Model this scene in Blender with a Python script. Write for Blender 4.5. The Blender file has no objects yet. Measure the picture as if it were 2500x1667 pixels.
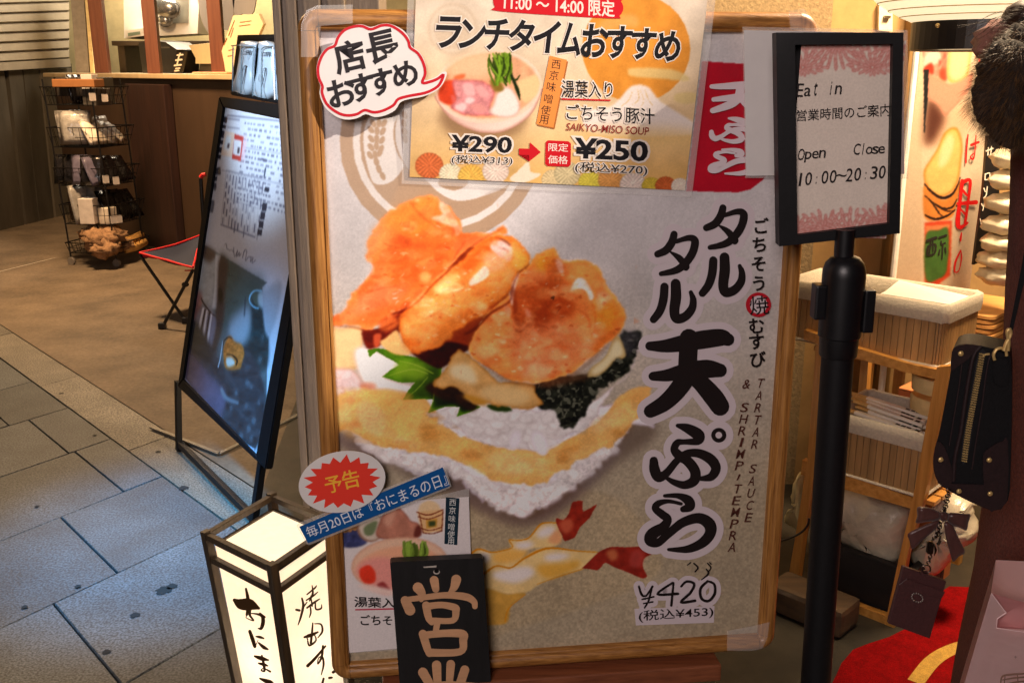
import bpy, bmesh, math, random
import numpy as np
from mathutils import Vector, Matrix, Quaternion
random.seed(7); rng = np.random.default_rng(7)
R = math.radians
SC = bpy.context.scene
COL = SC.collection
# ---------------------------------------------------------------- camera
F_PX, CU, CV = 2400.0, 1250.0, 833.5          # focal length and centre for a 2500 x 1667 frame
TH = math.atan(663/2400.0)
CAM = np.array([0, 0, 1.3])
FWD = np.array([0, math.cos(TH), -math.sin(TH)]); UP = np.array([0, math.sin(TH), math.cos(TH)]); RT = np.array([1.0, 0, 0])
cd = bpy.data.cameras.new("camera"); cam = bpy.data.objects.new("camera", cd); COL.objects.link(cam)
cd.sensor_width = 36; cd.lens = 36*F_PX/2500; cd.clip_start = .05; cd.clip_end = 400
cam.location = CAM; cam.rotation_euler = (R(90)-TH, 0, 0)
SC.camera = cam
# ---------------------------------------------------------------- world (night: the sky is almost black)
W = bpy.data.worlds.new("World"); SC.world = W; W.use_nodes = True
nt = W.node_tree; bg = nt.nodes["Background"]
sky = nt.nodes.new("ShaderNodeTexSky"); sky.sky_type = 'NISHITA'; sky.sun_disc = False
sky.sun_elevation = R(-3); sky.sun_rotation = R(200)
nt.links.new(sky.outputs[0], bg.inputs[0]); bg.inputs[1].default_value = .06
SC.view_settings.view_transform = 'Standard'; SC.view_settings.look = 'None'
SC.view_settings.gamma = 1; SC.view_settings.exposure = 0.0; SC.view_settings.use_curve_mapping = False
SC.cycles.max_bounces = 6; SC.cycles.sample_clamp_indirect = 4; SC.cycles.caustics_reflective = False; SC.cycles.caustics_refractive = False
# ---------------------------------------------------------------- lamps of the street at night, with added fill lights
def lamp(name, kind, loc, aim, power, col, size=.1, spot=60, blend=.5):
    l = bpy.data.lights.new(name, kind); o = bpy.data.objects.new(name, l); COL.objects.link(o)
    l.energy = power; l.color = col; o.location = loc
    o.rotation_euler = (Vector(aim)-Vector(loc)).to_track_quat('-Z', 'Y').to_euler()
    if kind == 'SPOT': l.spot_size = R(spot); l.spot_blend = blend; l.shadow_soft_size = size
    elif kind == 'AREA': l.shape = 'DISK'; l.size = size
    else: l.shadow_soft_size = size
    return o
WARM = (1, .66, .36); WARM2 = (1, .78, .56); COOL = (.30, .62, 1); WHITE = (1, .88, .76)
lamp("poster_spot", 'SPOT', (2.37, .38, 2.88), (-.50, 1.46, 1.10), 760, WHITE, .03, 14.0, .5)  # added spot; its cone edge stands in for a bystander's shadow on the poster
lamp("front_fill", 'AREA', (-.8, -1.5, 2.2), (.1, 1.5, .75), 58, (1, .85, .82), 1.4)  # large soft fill added from the front, not a known lamp
lamp("counter_lamp", 'AREA', (-2.7, 5.7, 3.0), (-2.7, 6.2, .1), 180, (1, .64, .33), .5)
lamp("kitchen_lamp", 'AREA', (-3.0, 9.2, 2.6), (-3.0, 9.6, 1.0), 80, (1, .84, .62), .9)
lamp("led_sign_lamp", 'SPOT', (-1.5, 2.25, 1.95), (-.95, 2.62, 0), 560, (.06, .46, 1), .1, 40, 1)
lamp("bag_lamp", 'SPOT', (-1.75, 2.1, 1.8), (-.72, 2.92, 1.22), 210, (.56, .80, 1), .05, 30, .9)
lamp("pavement_fill", 'SPOT', (-2.9, .9, 3.2), (-1.6, 2.4, 0), 62, (1, .86, .70), .2, 60, 1)  # unseen fill added to brighten the paving
lamp("shop_ceiling_lamp", 'AREA', (1.40, 2.05, 2.4), (1.25, 2.2, .9), 78, (1, .72, .44), .3)
lamp("shelf_fill", 'AREA', (1.12, 1.90, 2.3), (1.0, 2.2, .4), 52, (1, .76, .50), .4)  # second light added to lift the shelf front, no lamp seen there
# ================================================================ helpers
def lin(c):
    c = np.asarray(c, float)/255.0
    return np.where(c <= .04045, c/12.92, ((c+.055)/1.055)**2.4)
def ray(u, v): return FWD+(u-CU)/F_PX*RT-(v-CV)/F_PX*UP
def G(u, v, z=0.0):                                   # a spot of the picture on the level z
    r = ray(u, v); return CAM+r*(z-CAM[2])/r[2]
def VY(u, v, Y):                                      # ... on the upright plane at distance Y
    r = ray(u, v); return CAM+r*(Y/r[1])
class Plane:
    def __init__(s, o, d, up):
        s.o = np.array(o, float); s.d = np.array(d, float)/np.linalg.norm(d); u = np.array(up, float)
        u = u-s.d*np.dot(u, s.d); s.u = u/np.linalg.norm(u); s.n = np.cross(s.d, s.u)
    def hit(s, u, v, off=0.0):
        r = ray(u, v); return CAM+r*(np.dot(s.o+s.n*off-CAM, s.n)/np.dot(r, s.n))
    def loc(s, u, v):
        p = s.hit(u, v)-s.o; return np.dot(p, s.d), np.dot(p, s.u)
    def at(s, x, y, off=0.0): return s.o+s.d*x+s.u*y+s.n*off
    def pix(s, x, y):                                 # arrays of plane coordinates -> picture coordinates
        p = s.o[None]+np.outer(np.ravel(x), s.d)+np.outer(np.ravel(y), s.u)-CAM
        w = p@FWD; return (CU+F_PX*(p@RT)/w).reshape(np.shape(x)), (CV-F_PX*(p@UP)/w).reshape(np.shape(x))
def upright(Y): return Plane((0, Y, 0), (1, 0, 0), (0, 0, 1))
def crop(ox, oy, s):
    def f(txt):
        q = []
        for t in txt.split():
            a = [float(k) for k in t.split(',')]
            q.append((ox+a[0]/s, oy+a[1]/s)+((a[2]/s,) if len(a) > 2 else ()))
        return q
    return f
k1 = crop(0, 0, 2.178); k2 = crop(0, 700, 1.622); k3 = crop(700, 0, 3.267); k4 = crop(1250, 0, 3.266); k5 = crop(1850, 0, 2.412)
k6 = crop(1900, 600, 2.852); k7 = crop(1850, 1100, 2.766); k8 = crop(700, 1050, 2.542)
f1 = crop(780, 440, 2.868); f2 = crop(780, 780, 2.868); f3 = crop(1100, 1150, 2.94); f4 = crop(1500, 450, 2.851); f5 = crop(1500, 950, 2.571)
kL = crop(470, 1180, 3.219); kA = crop(430, 60, 3.92); kB = crop(400, 440, 3.408); kN = crop(2200, 0, 4.48); kH = crop(2220, 820, 3.075)
kP = crop(2150, 1200, 3.357); kR = crop(130, 160, 5.226); kS = crop(130, 440, 3.92); kD = crop(0, 0, 1/1.06293)
def cr(pts, n=5, closed=True):                        # smooth curve through points (any number of columns)
    P = np.array(pts, float); m = len(P); out = []
    rng_ = range(m) if closed else range(m-1)
    for i in rng_:
        if closed: a, b, c, d = P[i-1], P[i], P[(i+1) % m], P[(i+2) % m]
        else: a, b, c, d = P[max(i-1, 0)], P[i], P[i+1], P[min(i+2, m-1)]
        for k in range(n):
            t = k/n; out.append(.5*((2*b)+(-a+c)*t+(2*a-5*b+4*c-d)*t*t+(-a+3*b-3*c+d)*t**3))
    if not closed: out.append(P[-1])
    return np.array(out)
# ---------------------------------------------------------------- materials
MATS = {}
def nodes(m):
    m.use_nodes = True; n = m.node_tree; return n, n.nodes["Principled BSDF"]
def pm(name, col, rough=.6, metal=0, var=.14, scale=25, bump=.08, coat=0, stretch=(1, 1, 1), spec=.5, col2=None, detail=5, sheen=0):
    if name in MATS: return MATS[name]
    m = bpy.data.materials.new(name); MATS[name] = m; n, b = nodes(m)
    tc = n.nodes.new("ShaderNodeTexCoord"); mp = n.nodes.new("ShaderNodeMapping"); mp.inputs['Scale'].default_value = stretch
    nz = n.nodes.new("ShaderNodeTexNoise"); nz.inputs['Scale'].default_value = scale; nz.inputs['Detail'].default_value = detail; nz.inputs['Roughness'].default_value = .65
    rp = n.nodes.new("ShaderNodeValToRGB"); L = n.links.new
    L(tc.outputs['Object'], mp.inputs[0]); L(mp.outputs[0], nz.inputs['Vector']); L(nz.outputs[0], rp.inputs[0])
    c = lin(col); c2 = lin(col2) if col2 is not None else np.clip(c*(1+var), 0, 1)
    c1 = c if col2 is not None else c*(1-var)
    rp.color_ramp.elements[0].position = .32; rp.color_ramp.elements[1].position = .68
    rp.color_ramp.elements[0].color = (*c1, 1); rp.color_ramp.elements[1].color = (*c2, 1)
    L(rp.outputs[0], b.inputs['Base Color'])
    b.inputs['Roughness'].default_value = rough; b.inputs['Metallic'].default_value = metal
    b.inputs['Specular IOR Level'].default_value = spec; b.inputs['Coat Weight'].default_value = coat; b.inputs['Coat Roughness'].default_value = .12
    b.inputs['Sheen Weight'].default_value = sheen
    if bump:
        bp = n.nodes.new("ShaderNodeBump"); bp.inputs['Strength'].default_value = bump; bp.inputs['Distance'].default_value = .01
        L(nz.outputs[0], bp.inputs['Height']); L(bp.outputs[0], b.inputs['Normal'])
    return m
def ink(name, col, rough=.45, spec=.3):
    if name in MATS: return MATS[name]
    m = bpy.data.materials.new(name); MATS[name] = m; n, b = nodes(m)
    b.inputs['Base Color'].default_value = (*lin(col), 1); b.inputs['Roughness'].default_value = rough; b.inputs['Specular IOR Level'].default_value = spec
    return m
def print_mat(name, rough=.4, coat=.25, wrinkle=.25, wscale=5, grain=.05, gscale=350):
    if name in MATS: return MATS[name]
    m = bpy.data.materials.new(name); MATS[name] = m; n, b = nodes(m); L = n.links.new
    at = n.nodes.new("ShaderNodeAttribute"); at.attribute_name = "Col"
    tc = n.nodes.new("ShaderNodeTexCoord")
    g = n.nodes.new("ShaderNodeTexNoise"); g.inputs['Scale'].default_value = gscale; g.inputs['Detail'].default_value = 2
    mr = n.nodes.new("ShaderNodeMapRange"); mr.inputs[1].default_value = .25; mr.inputs[2].default_value = .75; mr.inputs[3].default_value = 1-grain*2; mr.inputs[4].default_value = 1+grain
    mx = n.nodes.new("ShaderNodeVectorMath"); mx.operation = 'MULTIPLY'
    L(tc.outputs['Object'], g.inputs['Vector']); L(g.outputs[0], mr.inputs[0]); L(at.outputs['Color'], mx.inputs[0]); L(mr.outputs[0], mx.inputs[1]); L(mx.outputs[0], b.inputs['Base Color'])
    w = n.nodes.new("ShaderNodeTexNoise"); w.inputs['Scale'].default_value = wscale; w.inputs['Detail'].default_value = 3
    bp = n.nodes.new("ShaderNodeBump"); bp.inputs['Strength'].default_value = wrinkle; bp.inputs['Distance'].default_value = .01
    L(tc.outputs['Object'], w.inputs['Vector']); L(w.outputs[0], bp.inputs['Height']); L(bp.outputs[0], b.inputs['Coat Normal'])
    bp2 = n.nodes.new("ShaderNodeBump"); bp2.inputs['Strength'].default_value = wrinkle*.5; bp2.inputs['Distance'].default_value = .01
    L(w.outputs[0], bp2.inputs['Height']); L(bp2.outputs[0], b.inputs['Normal'])
    b.inputs['Roughness'].default_value = rough; b.inputs['Coat Weight'].default_value = coat; b.inputs['Coat Roughness'].default_value = .06; b.inputs['Specular IOR Level'].default_value = .3
    return m
def glow(name, col, strength, tex=False):
    if name in MATS: return MATS[name]
    m = bpy.data.materials.new(name); MATS[name] = m; n, b = nodes(m)
    b.inputs['Base Color'].default_value = (*lin((235, 225, 205)), 1); b.inputs['Roughness'].default_value = .8
    b.inputs['Emission Color'].default_value = (*lin(col), 1); b.inputs['Emission Strength'].default_value = strength
    return m
def clear_mat(name, a=.18, tint=(255, 250, 245), rough=.12):
    if name in MATS: return MATS[name]
    m = bpy.data.materials.new(name); MATS[name] = m; n, b = nodes(m)
    b.inputs['Base Color'].default_value = (*lin(tint), 1); b.inputs['Alpha'].default_value = a; b.inputs['Roughness'].default_value = rough
    b.inputs['Coat Weight'].default_value = .6
    return m
def wood(name, c1, c2, axis='Z', rough=.5, coat=.15, fine=260, bump=.15):
    s = {'X': (.05, 1, 1), 'Y': (1, .05, 1), 'Z': (1, 1, .05)}[axis]
    return pm(name, c1, rough=rough, scale=fine, stretch=s, col2=c2, bump=bump, coat=coat, detail=6)
# ---------------------------------------------------------------- objects
PAR = {}
def thing(name, label, cat, loc=(0, 0, 0), group=None):
    o = bpy.data.objects.new(name, None); COL.objects.link(o); o.location = [float(k) for k in loc]; o.empty_display_size = .05
    o['label'] = label; o['category'] = cat
    if group: o['group'] = group
    return o
def wloc(o):
    v = Vector((0, 0, 0))
    while o is not None: v = v+o.location; o = o.parent
    return v
def link_mesh(name, me, mats, parent=None, label=None):
    o = bpy.data.objects.new(name, me); COL.objects.link(o)
    for m in (mats if isinstance(mats, (list, tuple)) else [mats]): me.materials.append(m)
    if parent is not None:
        me.transform(Matrix.Translation(-wloc(parent))); o.parent = parent
    if label: o['label'] = label
    return o
class MB:
    """collects geometry in world coordinates; build() links it as one mesh object"""
    def __init__(s): s.b = bmesh.new(); s.mi = 0; s.smooth = False
    def face(s, vs):
        try:
            f = s.b.faces.new(vs); f.material_index = s.mi; f.smooth = s.smooth; return f
        except ValueError: return None
    def v(s, p): return s.b.verts.new([float(k) for k in p])
    def poly(s, pts): return s.face([s.v(p) for p in pts])
    def prism(s, pts, off, bevel=0):                 # closed polygon in 3D swept by a vector
        P = [np.array(p, float) for p in pts]; off = np.array(off, float)
        a = [s.v(p) for p in P]; b = [s.v(p+off) for p in P]
        fs = [s.face(a), s.face(b[::-1])]
        n = len(a)
        for i in range(n): s.face([a[i], b[i], b[(i+1) % n], a[(i+1) % n]])
        return a+b
    def box(s, c, size, ax=None, bevel=0):
        c = np.array(c, float); A = np.eye(3) if ax is None else np.array(ax, float); h = np.array(size, float)/2
        pts = [c+A[0]*h[0]*i+A[1]*h[1]*j+A[2]*h[2]*k for i in (-1, 1) for j in (-1, 1) for k in (-1, 1)]
        t = bmesh.new(); V = [t.verts.new(p) for p in pts]
        for q in ((0, 1, 3, 2), (4, 6, 7, 5), (0, 4, 5, 1), (2, 3, 7, 6), (0, 2, 6, 4), (1, 5, 7, 3)): t.faces.new([V[i] for i in q])
        if bevel: bmesh.ops.bevel(t, geom=t.edges[:], offset=bevel, segments=2, affect='EDGES', profile=.6)
        s.merge(t)
    def merge(s, t):
        m = {}
        for v in t.verts: m[v.index if v.index >= 0 else id(v)] = None
        t.verts.index_update(); nv = [s.b.verts.new(v.co) for v in t.verts]
        for f in t.faces: s.face([nv[v.index] for v in f.verts])
        t.free()
    def tube(s, pts, r, seg=8, closed=False, cap=True, flat=None):
        P = [np.array(p, float) for p in pts]; n = len(P); rings = []
        rr = r if hasattr(r, '__len__') else [r]*n
        prev = None
        for i in range(n):
            if closed: t = P[(i+1) % n]-P[i-1]
            else: t = P[min(i+1, n-1)]-P[max(i-1, 0)]
            t = t/(np.linalg.norm(t)+1e-12)
            if prev is None:
                a = np.cross(t, (0, 0, 1.0)); 
                if np.linalg.norm(a) < .1: a = np.cross(t, (1.0, 0, 0))
            else: a = prev-t*np.dot(prev, t)
            a = a/(np.linalg.norm(a)+1e-12); prev = a; b = np.cross(t, a)
            rings.append([s.v(P[i]+rr[i]*(a*math.cos(2*math.pi*k/seg)+b*math.sin(2*math.pi*k/seg))) for k in range(seg)])
        m = n if closed else n-1
        for i in range(m):
            A, B = rings[i], rings[(i+1) % n]
            for k in range(seg): s.face([A[k], A[(k+1) % seg], B[(k+1) % seg], B[k]])
        if cap and not closed: s.face(rings[0][::-1]); s.face(rings[-1])
    def lathe(s, prof, c, seg=24, axis=None):        # profile (r, z) about an axis through c
        c = np.array(c, float); rings = []
        ax = np.array(axis if axis is not None else (0, 0, 1.0), float); ax /= np.linalg.norm(ax)
        a = np.cross(ax, (0, 1.0, 0)); a = a if np.linalg.norm(a) > .1 else np.cross(ax, (1.0, 0, 0)); a /= np.linalg.norm(a); b = np.cross(ax, a)
        for r, z in prof:
            if r < 1e-6: rings.append([s.v(c+ax*z)])
            else: rings.append([s.v(c+ax*z+r*(a*math.cos(2*math.pi*k/seg)+b*math.sin(2*math.pi*k/seg))) for k in range(seg)])
        for A, B in zip(rings, rings[1:]):
            for k in range(seg):
                k2 = (k+1) % seg
                if len(A) == 1 and len(B) == 1: continue
                if len(A) == 1: s.face([A[0], B[k2], B[k]])
                elif len(B) == 1: s.face([A[k], A[k2], B[0]])
                else: s.face([A[k], A[k2], B[k2], B[k]])
    def blob(s, c, rad, ax=None, n=14, m=9, jit=.0, seed=0):
        r_ = np.random.default_rng(seed); c = np.array(c, float); A = np.eye(3) if ax is None else np.array(ax, float)
        ph = r_.uniform(0, 6.28, 6); rings = []
        for i in range(m+1):
            th = math.pi*i/m; row = []
            for k in range(n if 0 < i < m else 1):
                q = 2*math.pi*k/n; d = np.array([math.sin(th)*math.cos(q), math.sin(th)*math.sin(q), math.cos(th)])
                w = 1+jit*(math.sin(5*d[0]+ph[0])*math.sin(4*d[1]+ph[1])+.6*math.sin(9*d[2]+7*d[0]+ph[2])+.4*math.sin(13*d[1]+ph[3]))
                row.append(s.v(c+(A*(d*np.array(rad))[:, None]).sum(0)*w))
            rings.append(row)
        for a, b in zip(rings, rings[1:]):
            for k in range(n):
                k2 = (k+1) % n
                if len(a) == 1: s.face([a[0], b[k], b[k2]])
                elif len(b) == 1: s.face([a[k], b[0], a[k2]])
                else: s.face([a[k], b[k], b[k2], a[k2]])
    def build(s, name, mats, parent=None, label=None, autosmooth=None):
        bmesh.ops.recalc_face_normals(s.b, faces=s.b.faces[:])
        me = bpy.data.meshes.new(name); s.b.to_mesh(me); s.b.free()
        if autosmooth is not None and hasattr(me, 'set_sharp_from_angle'):
            for p in me.polygons: p.use_smooth = True
            me.set_sharp_from_angle(angle=R(autosmooth))
        return link_mesh(name, me, mats, parent, label)
def one(name, mb, mat, label, cat, group=None, autosmooth=None):
    """a thing that is a single mesh, its origin at its base"""
    vs = np.array([v.co for v in mb.b.verts]); lo = vs.min(0); hi = vs.max(0); base = Vector(((lo[0]+hi[0])/2, (lo[1]+hi[1])/2, lo[2]))
    o = mb.build(name, mat, autosmooth=autosmooth); o.data.transform(Matrix.Translation(-base)); o.location = base
    o['label'] = label; o['category'] = cat
    if group: o['group'] = group
    return o
def struct(o, kind='structure'):
    for k in ('label', 'category'):
        if k in o: del o[k]
    o['kind'] = kind; return o
def sphere_pts(n): return [(math.cos(2*math.pi*i/n), math.sin(2*math.pi*i/n)) for i in range(n)]
# ---------------------------------------------------------------- lettering and brush strokes laid on a plane
LAY = [0]
class Ink:
    """flat marks on a plane, each a hair (8 micrometres) above the one before"""
    def __init__(s, pl, off=.0006, step=8e-6): s.pl = pl; s.off = off; s.step = step; s.m = MB()
    def lift(s): s.off += s.step; return s.off
    def poly(s, pts, mi=0, smooth=0):
        P = cr(pts, smooth) if smooth else pts; o = s.lift(); s.m.mi = mi
        f = s.m.poly([s.pl.hit(p[0], p[1], o) for p in P])
        if f is not None: bmesh.ops.triangulate(s.m.b, faces=[f])
    def stroke(s, pts, w=None, mi=0, n=6, extra=0.0):
        P = np.array([(p[0], p[1], (p[2] if len(p) > 2 else w)) for p in pts], float); C = cr(P, n, closed=False); o = s.lift(); s.m.mi = mi
        L_, R_ = [], []
        for i in range(len(C)):
            t = C[min(i+1, len(C)-1), :2]-C[max(i-1, 0), :2]; t = t/(np.hypot(*t)+1e-9); nn = np.array([-t[1], t[0]]); h = max(C[i, 2], .5)/2+extra
            L_.append(C[i, :2]+nn*h); R_.append(C[i, :2]-nn*h)
        V = [(s.m.v(s.pl.hit(*a, o)), s.m.v(s.pl.hit(*b, o))) for a, b in zip(L_, R_)]
        for (a, b), (c, d) in zip(V, V[1:]): s.m.face([a, b, d, c])
        for e, sg in ((0, -1), (-1, 1)):             # round ends
            o2 = s.lift(); h = max(C[e, 2], .5)/2+extra
            s.m.face([s.m.v(s.pl.hit(C[e, 0]+h*x, C[e, 1]+h*y, o2)) for x, y in sphere_pts(14)])
        if extra or True:                            # fill the joints
            for i in range(n, len(C)-1, n):
                o2 = s.lift(); h = max(C[i, 2], .5)/2+extra
                s.m.face([s.m.v(s.pl.hit(C[i, 0]+h*x, C[i, 1]+h*y, o2)) for x, y in sphere_pts(14)])
    def glyph(s, ch, quad, mi=0, bold=0.0, fit=True):
        """one character or word fitted to a four-cornered patch of the picture (tl, tr, br, bl)"""
        V, Fc = glyph_mesh(ch, bold, fit); o = s.lift(); s.m.mi = mi
        q = np.array([p[:2] for p in quad], float)
        vs = []
        for x, y in V:
            p = (q[3]*(1-x)+q[2]*x)*(1-y)+(q[0]*(1-x)+q[1]*x)*y
            vs.append(s.m.v(s.pl.hit(p[0], p[1], o)))
        for f in Fc: s.m.face([vs[i] for i in f])
    def line(s, txt, quad, mi=0, bold=0.0): s.glyph(txt, quad, mi, bold)
    def char(s, ch, cx, cy, size, mi=0, bold=.02, rot=0.0, sx=1.0, shear=0.0):
        a = R(rot); ca, sa = math.cos(a), math.sin(a); h = size/2; q = []
        for x, y in ((-h*sx+shear*h, -h), (h*sx+shear*h, -h), (h*sx-shear*h, h), (-h*sx-shear*h, h)): q.append((cx+x*ca-y*sa, cy+x*sa+y*ca))
        s.glyph(ch, q, mi, bold, fit=False)
    def build(s, name, mats, parent, label=None): return s.m.build(name, mats, parent, label)
GL = {}
def glyph_mesh(txt, bold, fit):
    key = (txt, bold, fit)
    if key in GL: return GL[key]
    def raw(off):
        c = bpy.data.curves.new("t", 'FONT'); c.body = txt; c.size = 1; c.offset = off; c.resolution_u = 3; c.fill_mode = 'BOTH'
        o = bpy.data.objects.new("t", c); COL.objects.link(o); dg = bpy.context.evaluated_depsgraph_get()
        me = bpy.data.meshes.new_from_object(o.evaluated_get(dg)); 
        v = np.array([x.co[:2] for x in me.vertices]).reshape(-1, 2); f = [tuple(p.vertices) for p in me.polygons]
        bpy.data.objects.remove(o); bpy.data.curves.remove(c); bpy.data.meshes.remove(me); return v, f
    v0, f0 = raw(0.0)
    v, f = (v0, f0) if bold == 0 else raw(bold)
    if len(v0) == 0: GL[key] = (np.zeros((0, 2)), []); return GL[key]
    if fit:
        lo, hi = v0.min(0), v0.max(0)
    else:                                            # the em square of a wide character, centred on it
        c = (v0.min(0)+v0.max(0))/2; lo, hi = c-.5, c+.5
    GL[key] = ((v-lo)/np.maximum(hi-lo, 1e-6), f); return GL[key]
def unlink_all(): pass
# ---------------------------------------------------------------- printed pictures: a fine sheet whose vertices carry the print's colours
def vnoise(X, Y, scale, seed, octv=3):
    out = np.zeros_like(X); amp = 1.0; tot = 0
    for o in range(octv):
        r_ = np.random.default_rng(seed*13+o); T = r_.random((257, 257)); 
        x = X/scale*(2**o)+o*17.3; y = Y/scale*(2**o)+o*9.1
        xi = np.floor(x).astype(int); yi = np.floor(y).astype(int); fx = x-xi; fy = y-yi; fx = fx*fx*(3-2*fx); fy = fy*fy*(3-2*fy)
        xi %= 256; yi %= 256
        out += amp*((T[yi, xi]*(1-fx)+T[yi, xi+1]*fx)*(1-fy)+(T[yi+1, xi]*(1-fx)+T[yi+1, xi+1]*fx)*fy); tot += amp; amp *= .55
    return out/tot
def blur(M, r):
    r = int(round(r*.55))
    if r < 1:
        M = np.pad(M, 1, mode='edge'); M = (M[:-2]+2*M[1:-1]+M[2:])/4; return (M[:, :-2]+2*M[:, 1:-1]+M[:, 2:])/4
    for _ in range(3):
        for ax in (0, 1):
            p = [(0, 0), (0, 0)]; p[ax] = (r+1, r); A = np.cumsum(np.pad(M, p, mode='edge'), axis=ax)
            n = M.shape[ax]
            M = (np.take(A, range(2*r+1, 2*r+1+n), axis=ax)-np.take(A, range(0, n), axis=ax))/(2*r+1)
    return M
class Sheet:
    def __init__(s, pl, x0, x1, y0, y1, step, bend=None):
        s.pl = pl; nx = max(2, int(round((x1-x0)/step))+1); ny = max(2, int(round((y1-y0)/step))+1)
        s.x, s.y = np.meshgrid(np.linspace(x0, x1, nx), np.linspace(y1, y0, ny)); s.X, s.Y = pl.pix(s.x, s.y)
        s.C = np.zeros(s.x.shape+(3,)); s.unit = (s.X[0, -1]-s.X[0, 0])/nx; s.bend = bend; s.bw = 1.0
    def reg(s, P, pad):
        a = (s.X > P[:, 0].min()-pad) & (s.X < P[:, 0].max()+pad) & (s.Y > P[:, 1].min()-pad) & (s.Y < P[:, 1].max()+pad)
        if not a.any(): return None
        r = np.where(a.any(1))[0]; c = np.where(a.any(0))[0]; return slice(r[0], r[-1]+1), slice(c[0], c[-1]+1)
    def inside(s, P, sl):
        X = s.X[sl]; Y = s.Y[sl]; m = np.zeros(X.shape, bool); n = len(P)
        for i in range(n):
            x1, y1 = P[i]; x2, y2 = P[(i+1) % n]
            if y1 == y2: continue
            m ^= ((Y >= min(y1, y2)) & (Y < max(y1, y2)) & (X < (x2-x1)*(Y-y1)/(y2-y1)+x1))
        return m.astype(float)
    def mask(s, pts, soft=2, smooth=4):
        P = np.array([p[:2] for p in pts], float)
        if smooth: P = cr(P, smooth)
        sl = s.reg(P, soft*4+6)
        if sl is None: return None, None
        return sl, blur(s.inside(P, sl), soft/s.unit)
    def put(s, sl, m, col):
        s.C[sl] = s.C[sl]*(1-m[..., None])+np.asarray(col, float)*m[..., None]
    def fill(s, pts, col, soft=2, smooth=4, a=1.0, edge=None, ew=14, noise=0, ns=20, seed=1, grad=None, rag=0, rs=9):
        """edge: colour towards the rim over ew px; grad: (colour2, (x0,y0), (x1,y1)); noise: light and dark mottling; rag: ragged outline"""
        P = np.array([p[:2] for p in pts], float)
        if smooth: P = cr(P, smooth)
        if rag:
            q = np.random.default_rng(seed); Q = []
            for i in range(len(P)):
                a_, b_ = P[i], P[(i+1) % len(P)]; L = np.hypot(*(b_-a_)); k = max(1, int(L/rs))
                for j in range(k): Q.append(a_+(b_-a_)*j/k+q.normal(0, rag, 2))
            P = cr(np.array(Q), 2)
        sl = s.reg(P, max(soft*4, 0)+8)
        if sl is None: return
        m0 = s.inside(P, sl); m = blur(m0, soft/s.unit)
        c = np.broadcast_to(np.asarray(col, float), m.shape+(3,)).copy()
        if grad:
            c2, p0, p1 = grad; d = np.subtract(p1, p0); t = np.clip(((s.X[sl]-p0[0])*d[0]+(s.Y[sl]-p0[1])*d[1])/(d@d), 0, 1)[..., None]; c = c*(1-t)+np.asarray(c2, float)*t
        if edge is not None:
            k = blur(m0, ew/s.unit); t = np.clip((k-.45)/.5, 0, 1)[..., None]; t = t*t*(3-2*t); c = np.asarray(edge, float)*(1-t)+c*t
        if noise: c = c*(1+noise*2*(vnoise(s.X[sl], s.Y[sl], ns, seed)-.5))[..., None]
        s.C[sl] = s.C[sl]*(1-a*m[..., None])+c*(a*m[..., None])
    def disc(s, cx, cy, rx, ry, col, rot=0, **k):
        a = R(rot); s.fill([(cx+rx*x*math.cos(a)-ry*y*math.sin(a), cy+rx*x*math.sin(a)+ry*y*math.cos(a)) for x, y in sphere_pts(28)], col, smooth=0, **k)
    def brush(s, pts, w, col, soft=1.5, a=1.0, **k):
        C = cr(np.array([(p[0], p[1], (p[2] if len(p) > 2 else w)) for p in pts], float), 5, closed=False); A, B = [], []
        for i in range(len(C)):
            t = C[min(i+1, len(C)-1), :2]-C[max(i-1, 0), :2]; t = t/(np.hypot(*t)+1e-9); nn = np.array([-t[1], t[0]]); h = max(C[i, 2]*s.bw, .8)/2
            A.append(C[i, :2]+nn*h); B.append(C[i, :2]-nn*h)
        s.fill(A+B[::-1], col, soft=soft, smooth=0, a=a, **k)
    def grade(s, pts=None, sat=1.0, con=1.0, gain=1.0, pivot=140, soft=10):
        sl, m = (slice(None), slice(None)), np.ones(s.X.shape)
        if pts is not None: sl, m = s.mask(pts, soft)
        c = s.C[sl]; g = c@np.array([.3, .59, .11]); q = g[..., None]+(c-g[..., None])*sat; q = np.clip((pivot+(q-pivot)*con)*gain, 0, 255); s.C[sl] = c*(1-m[..., None])+q*m[..., None]
    def speck(s, amt, sc, seed): s.C *= (1+amt*2*(vnoise(s.X, s.Y, sc, seed, 2)-.5))[..., None]
    def build(s, name, mat, parent, off=0.0, label=None, keep=None):
        ny, nx = s.x.shape; z = np.full(s.x.shape, off)
        if s.bend is not None: z = z+s.bend(s.x, s.y)
        P = s.pl.o+s.x[..., None]*s.pl.d+s.y[..., None]*s.pl.u+z[..., None]*s.pl.n
        idx = np.arange(nx*ny).reshape(ny, nx)
        Q = np.stack([idx[1:, :-1], idx[1:, 1:], idx[:-1, 1:], idx[:-1, :-1]], -1).reshape(-1, 4)
        V = P.reshape(-1, 3); C = s.C.reshape(-1, 3)
        if keep is not None:
            K = keep.reshape(-1) > .5; ok = K[Q].all(1); Q = Q[ok]; used = np.unique(Q); rm = np.full(len(V), -1); rm[used] = np.arange(len(used)); Q = rm[Q]; V = V[used]; C = C[used]
        me = bpy.data.meshes.new(name); me.vertices.add(len(V)); me.vertices.foreach_set('co', V.astype(np.float32).ravel())
        me.loops.add(Q.size); me.loops.foreach_set('vertex_index', Q.astype(np.int32).ravel()); me.polygons.add(len(Q))
        me.polygons.foreach_set('loop_start', (np.arange(len(Q))*4).astype(np.int32)); me.polygons.foreach_set('loop_total', np.full(len(Q), 4, np.int32))
        me.update(calc_edges=True)
        for p in me.polygons: pass
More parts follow.
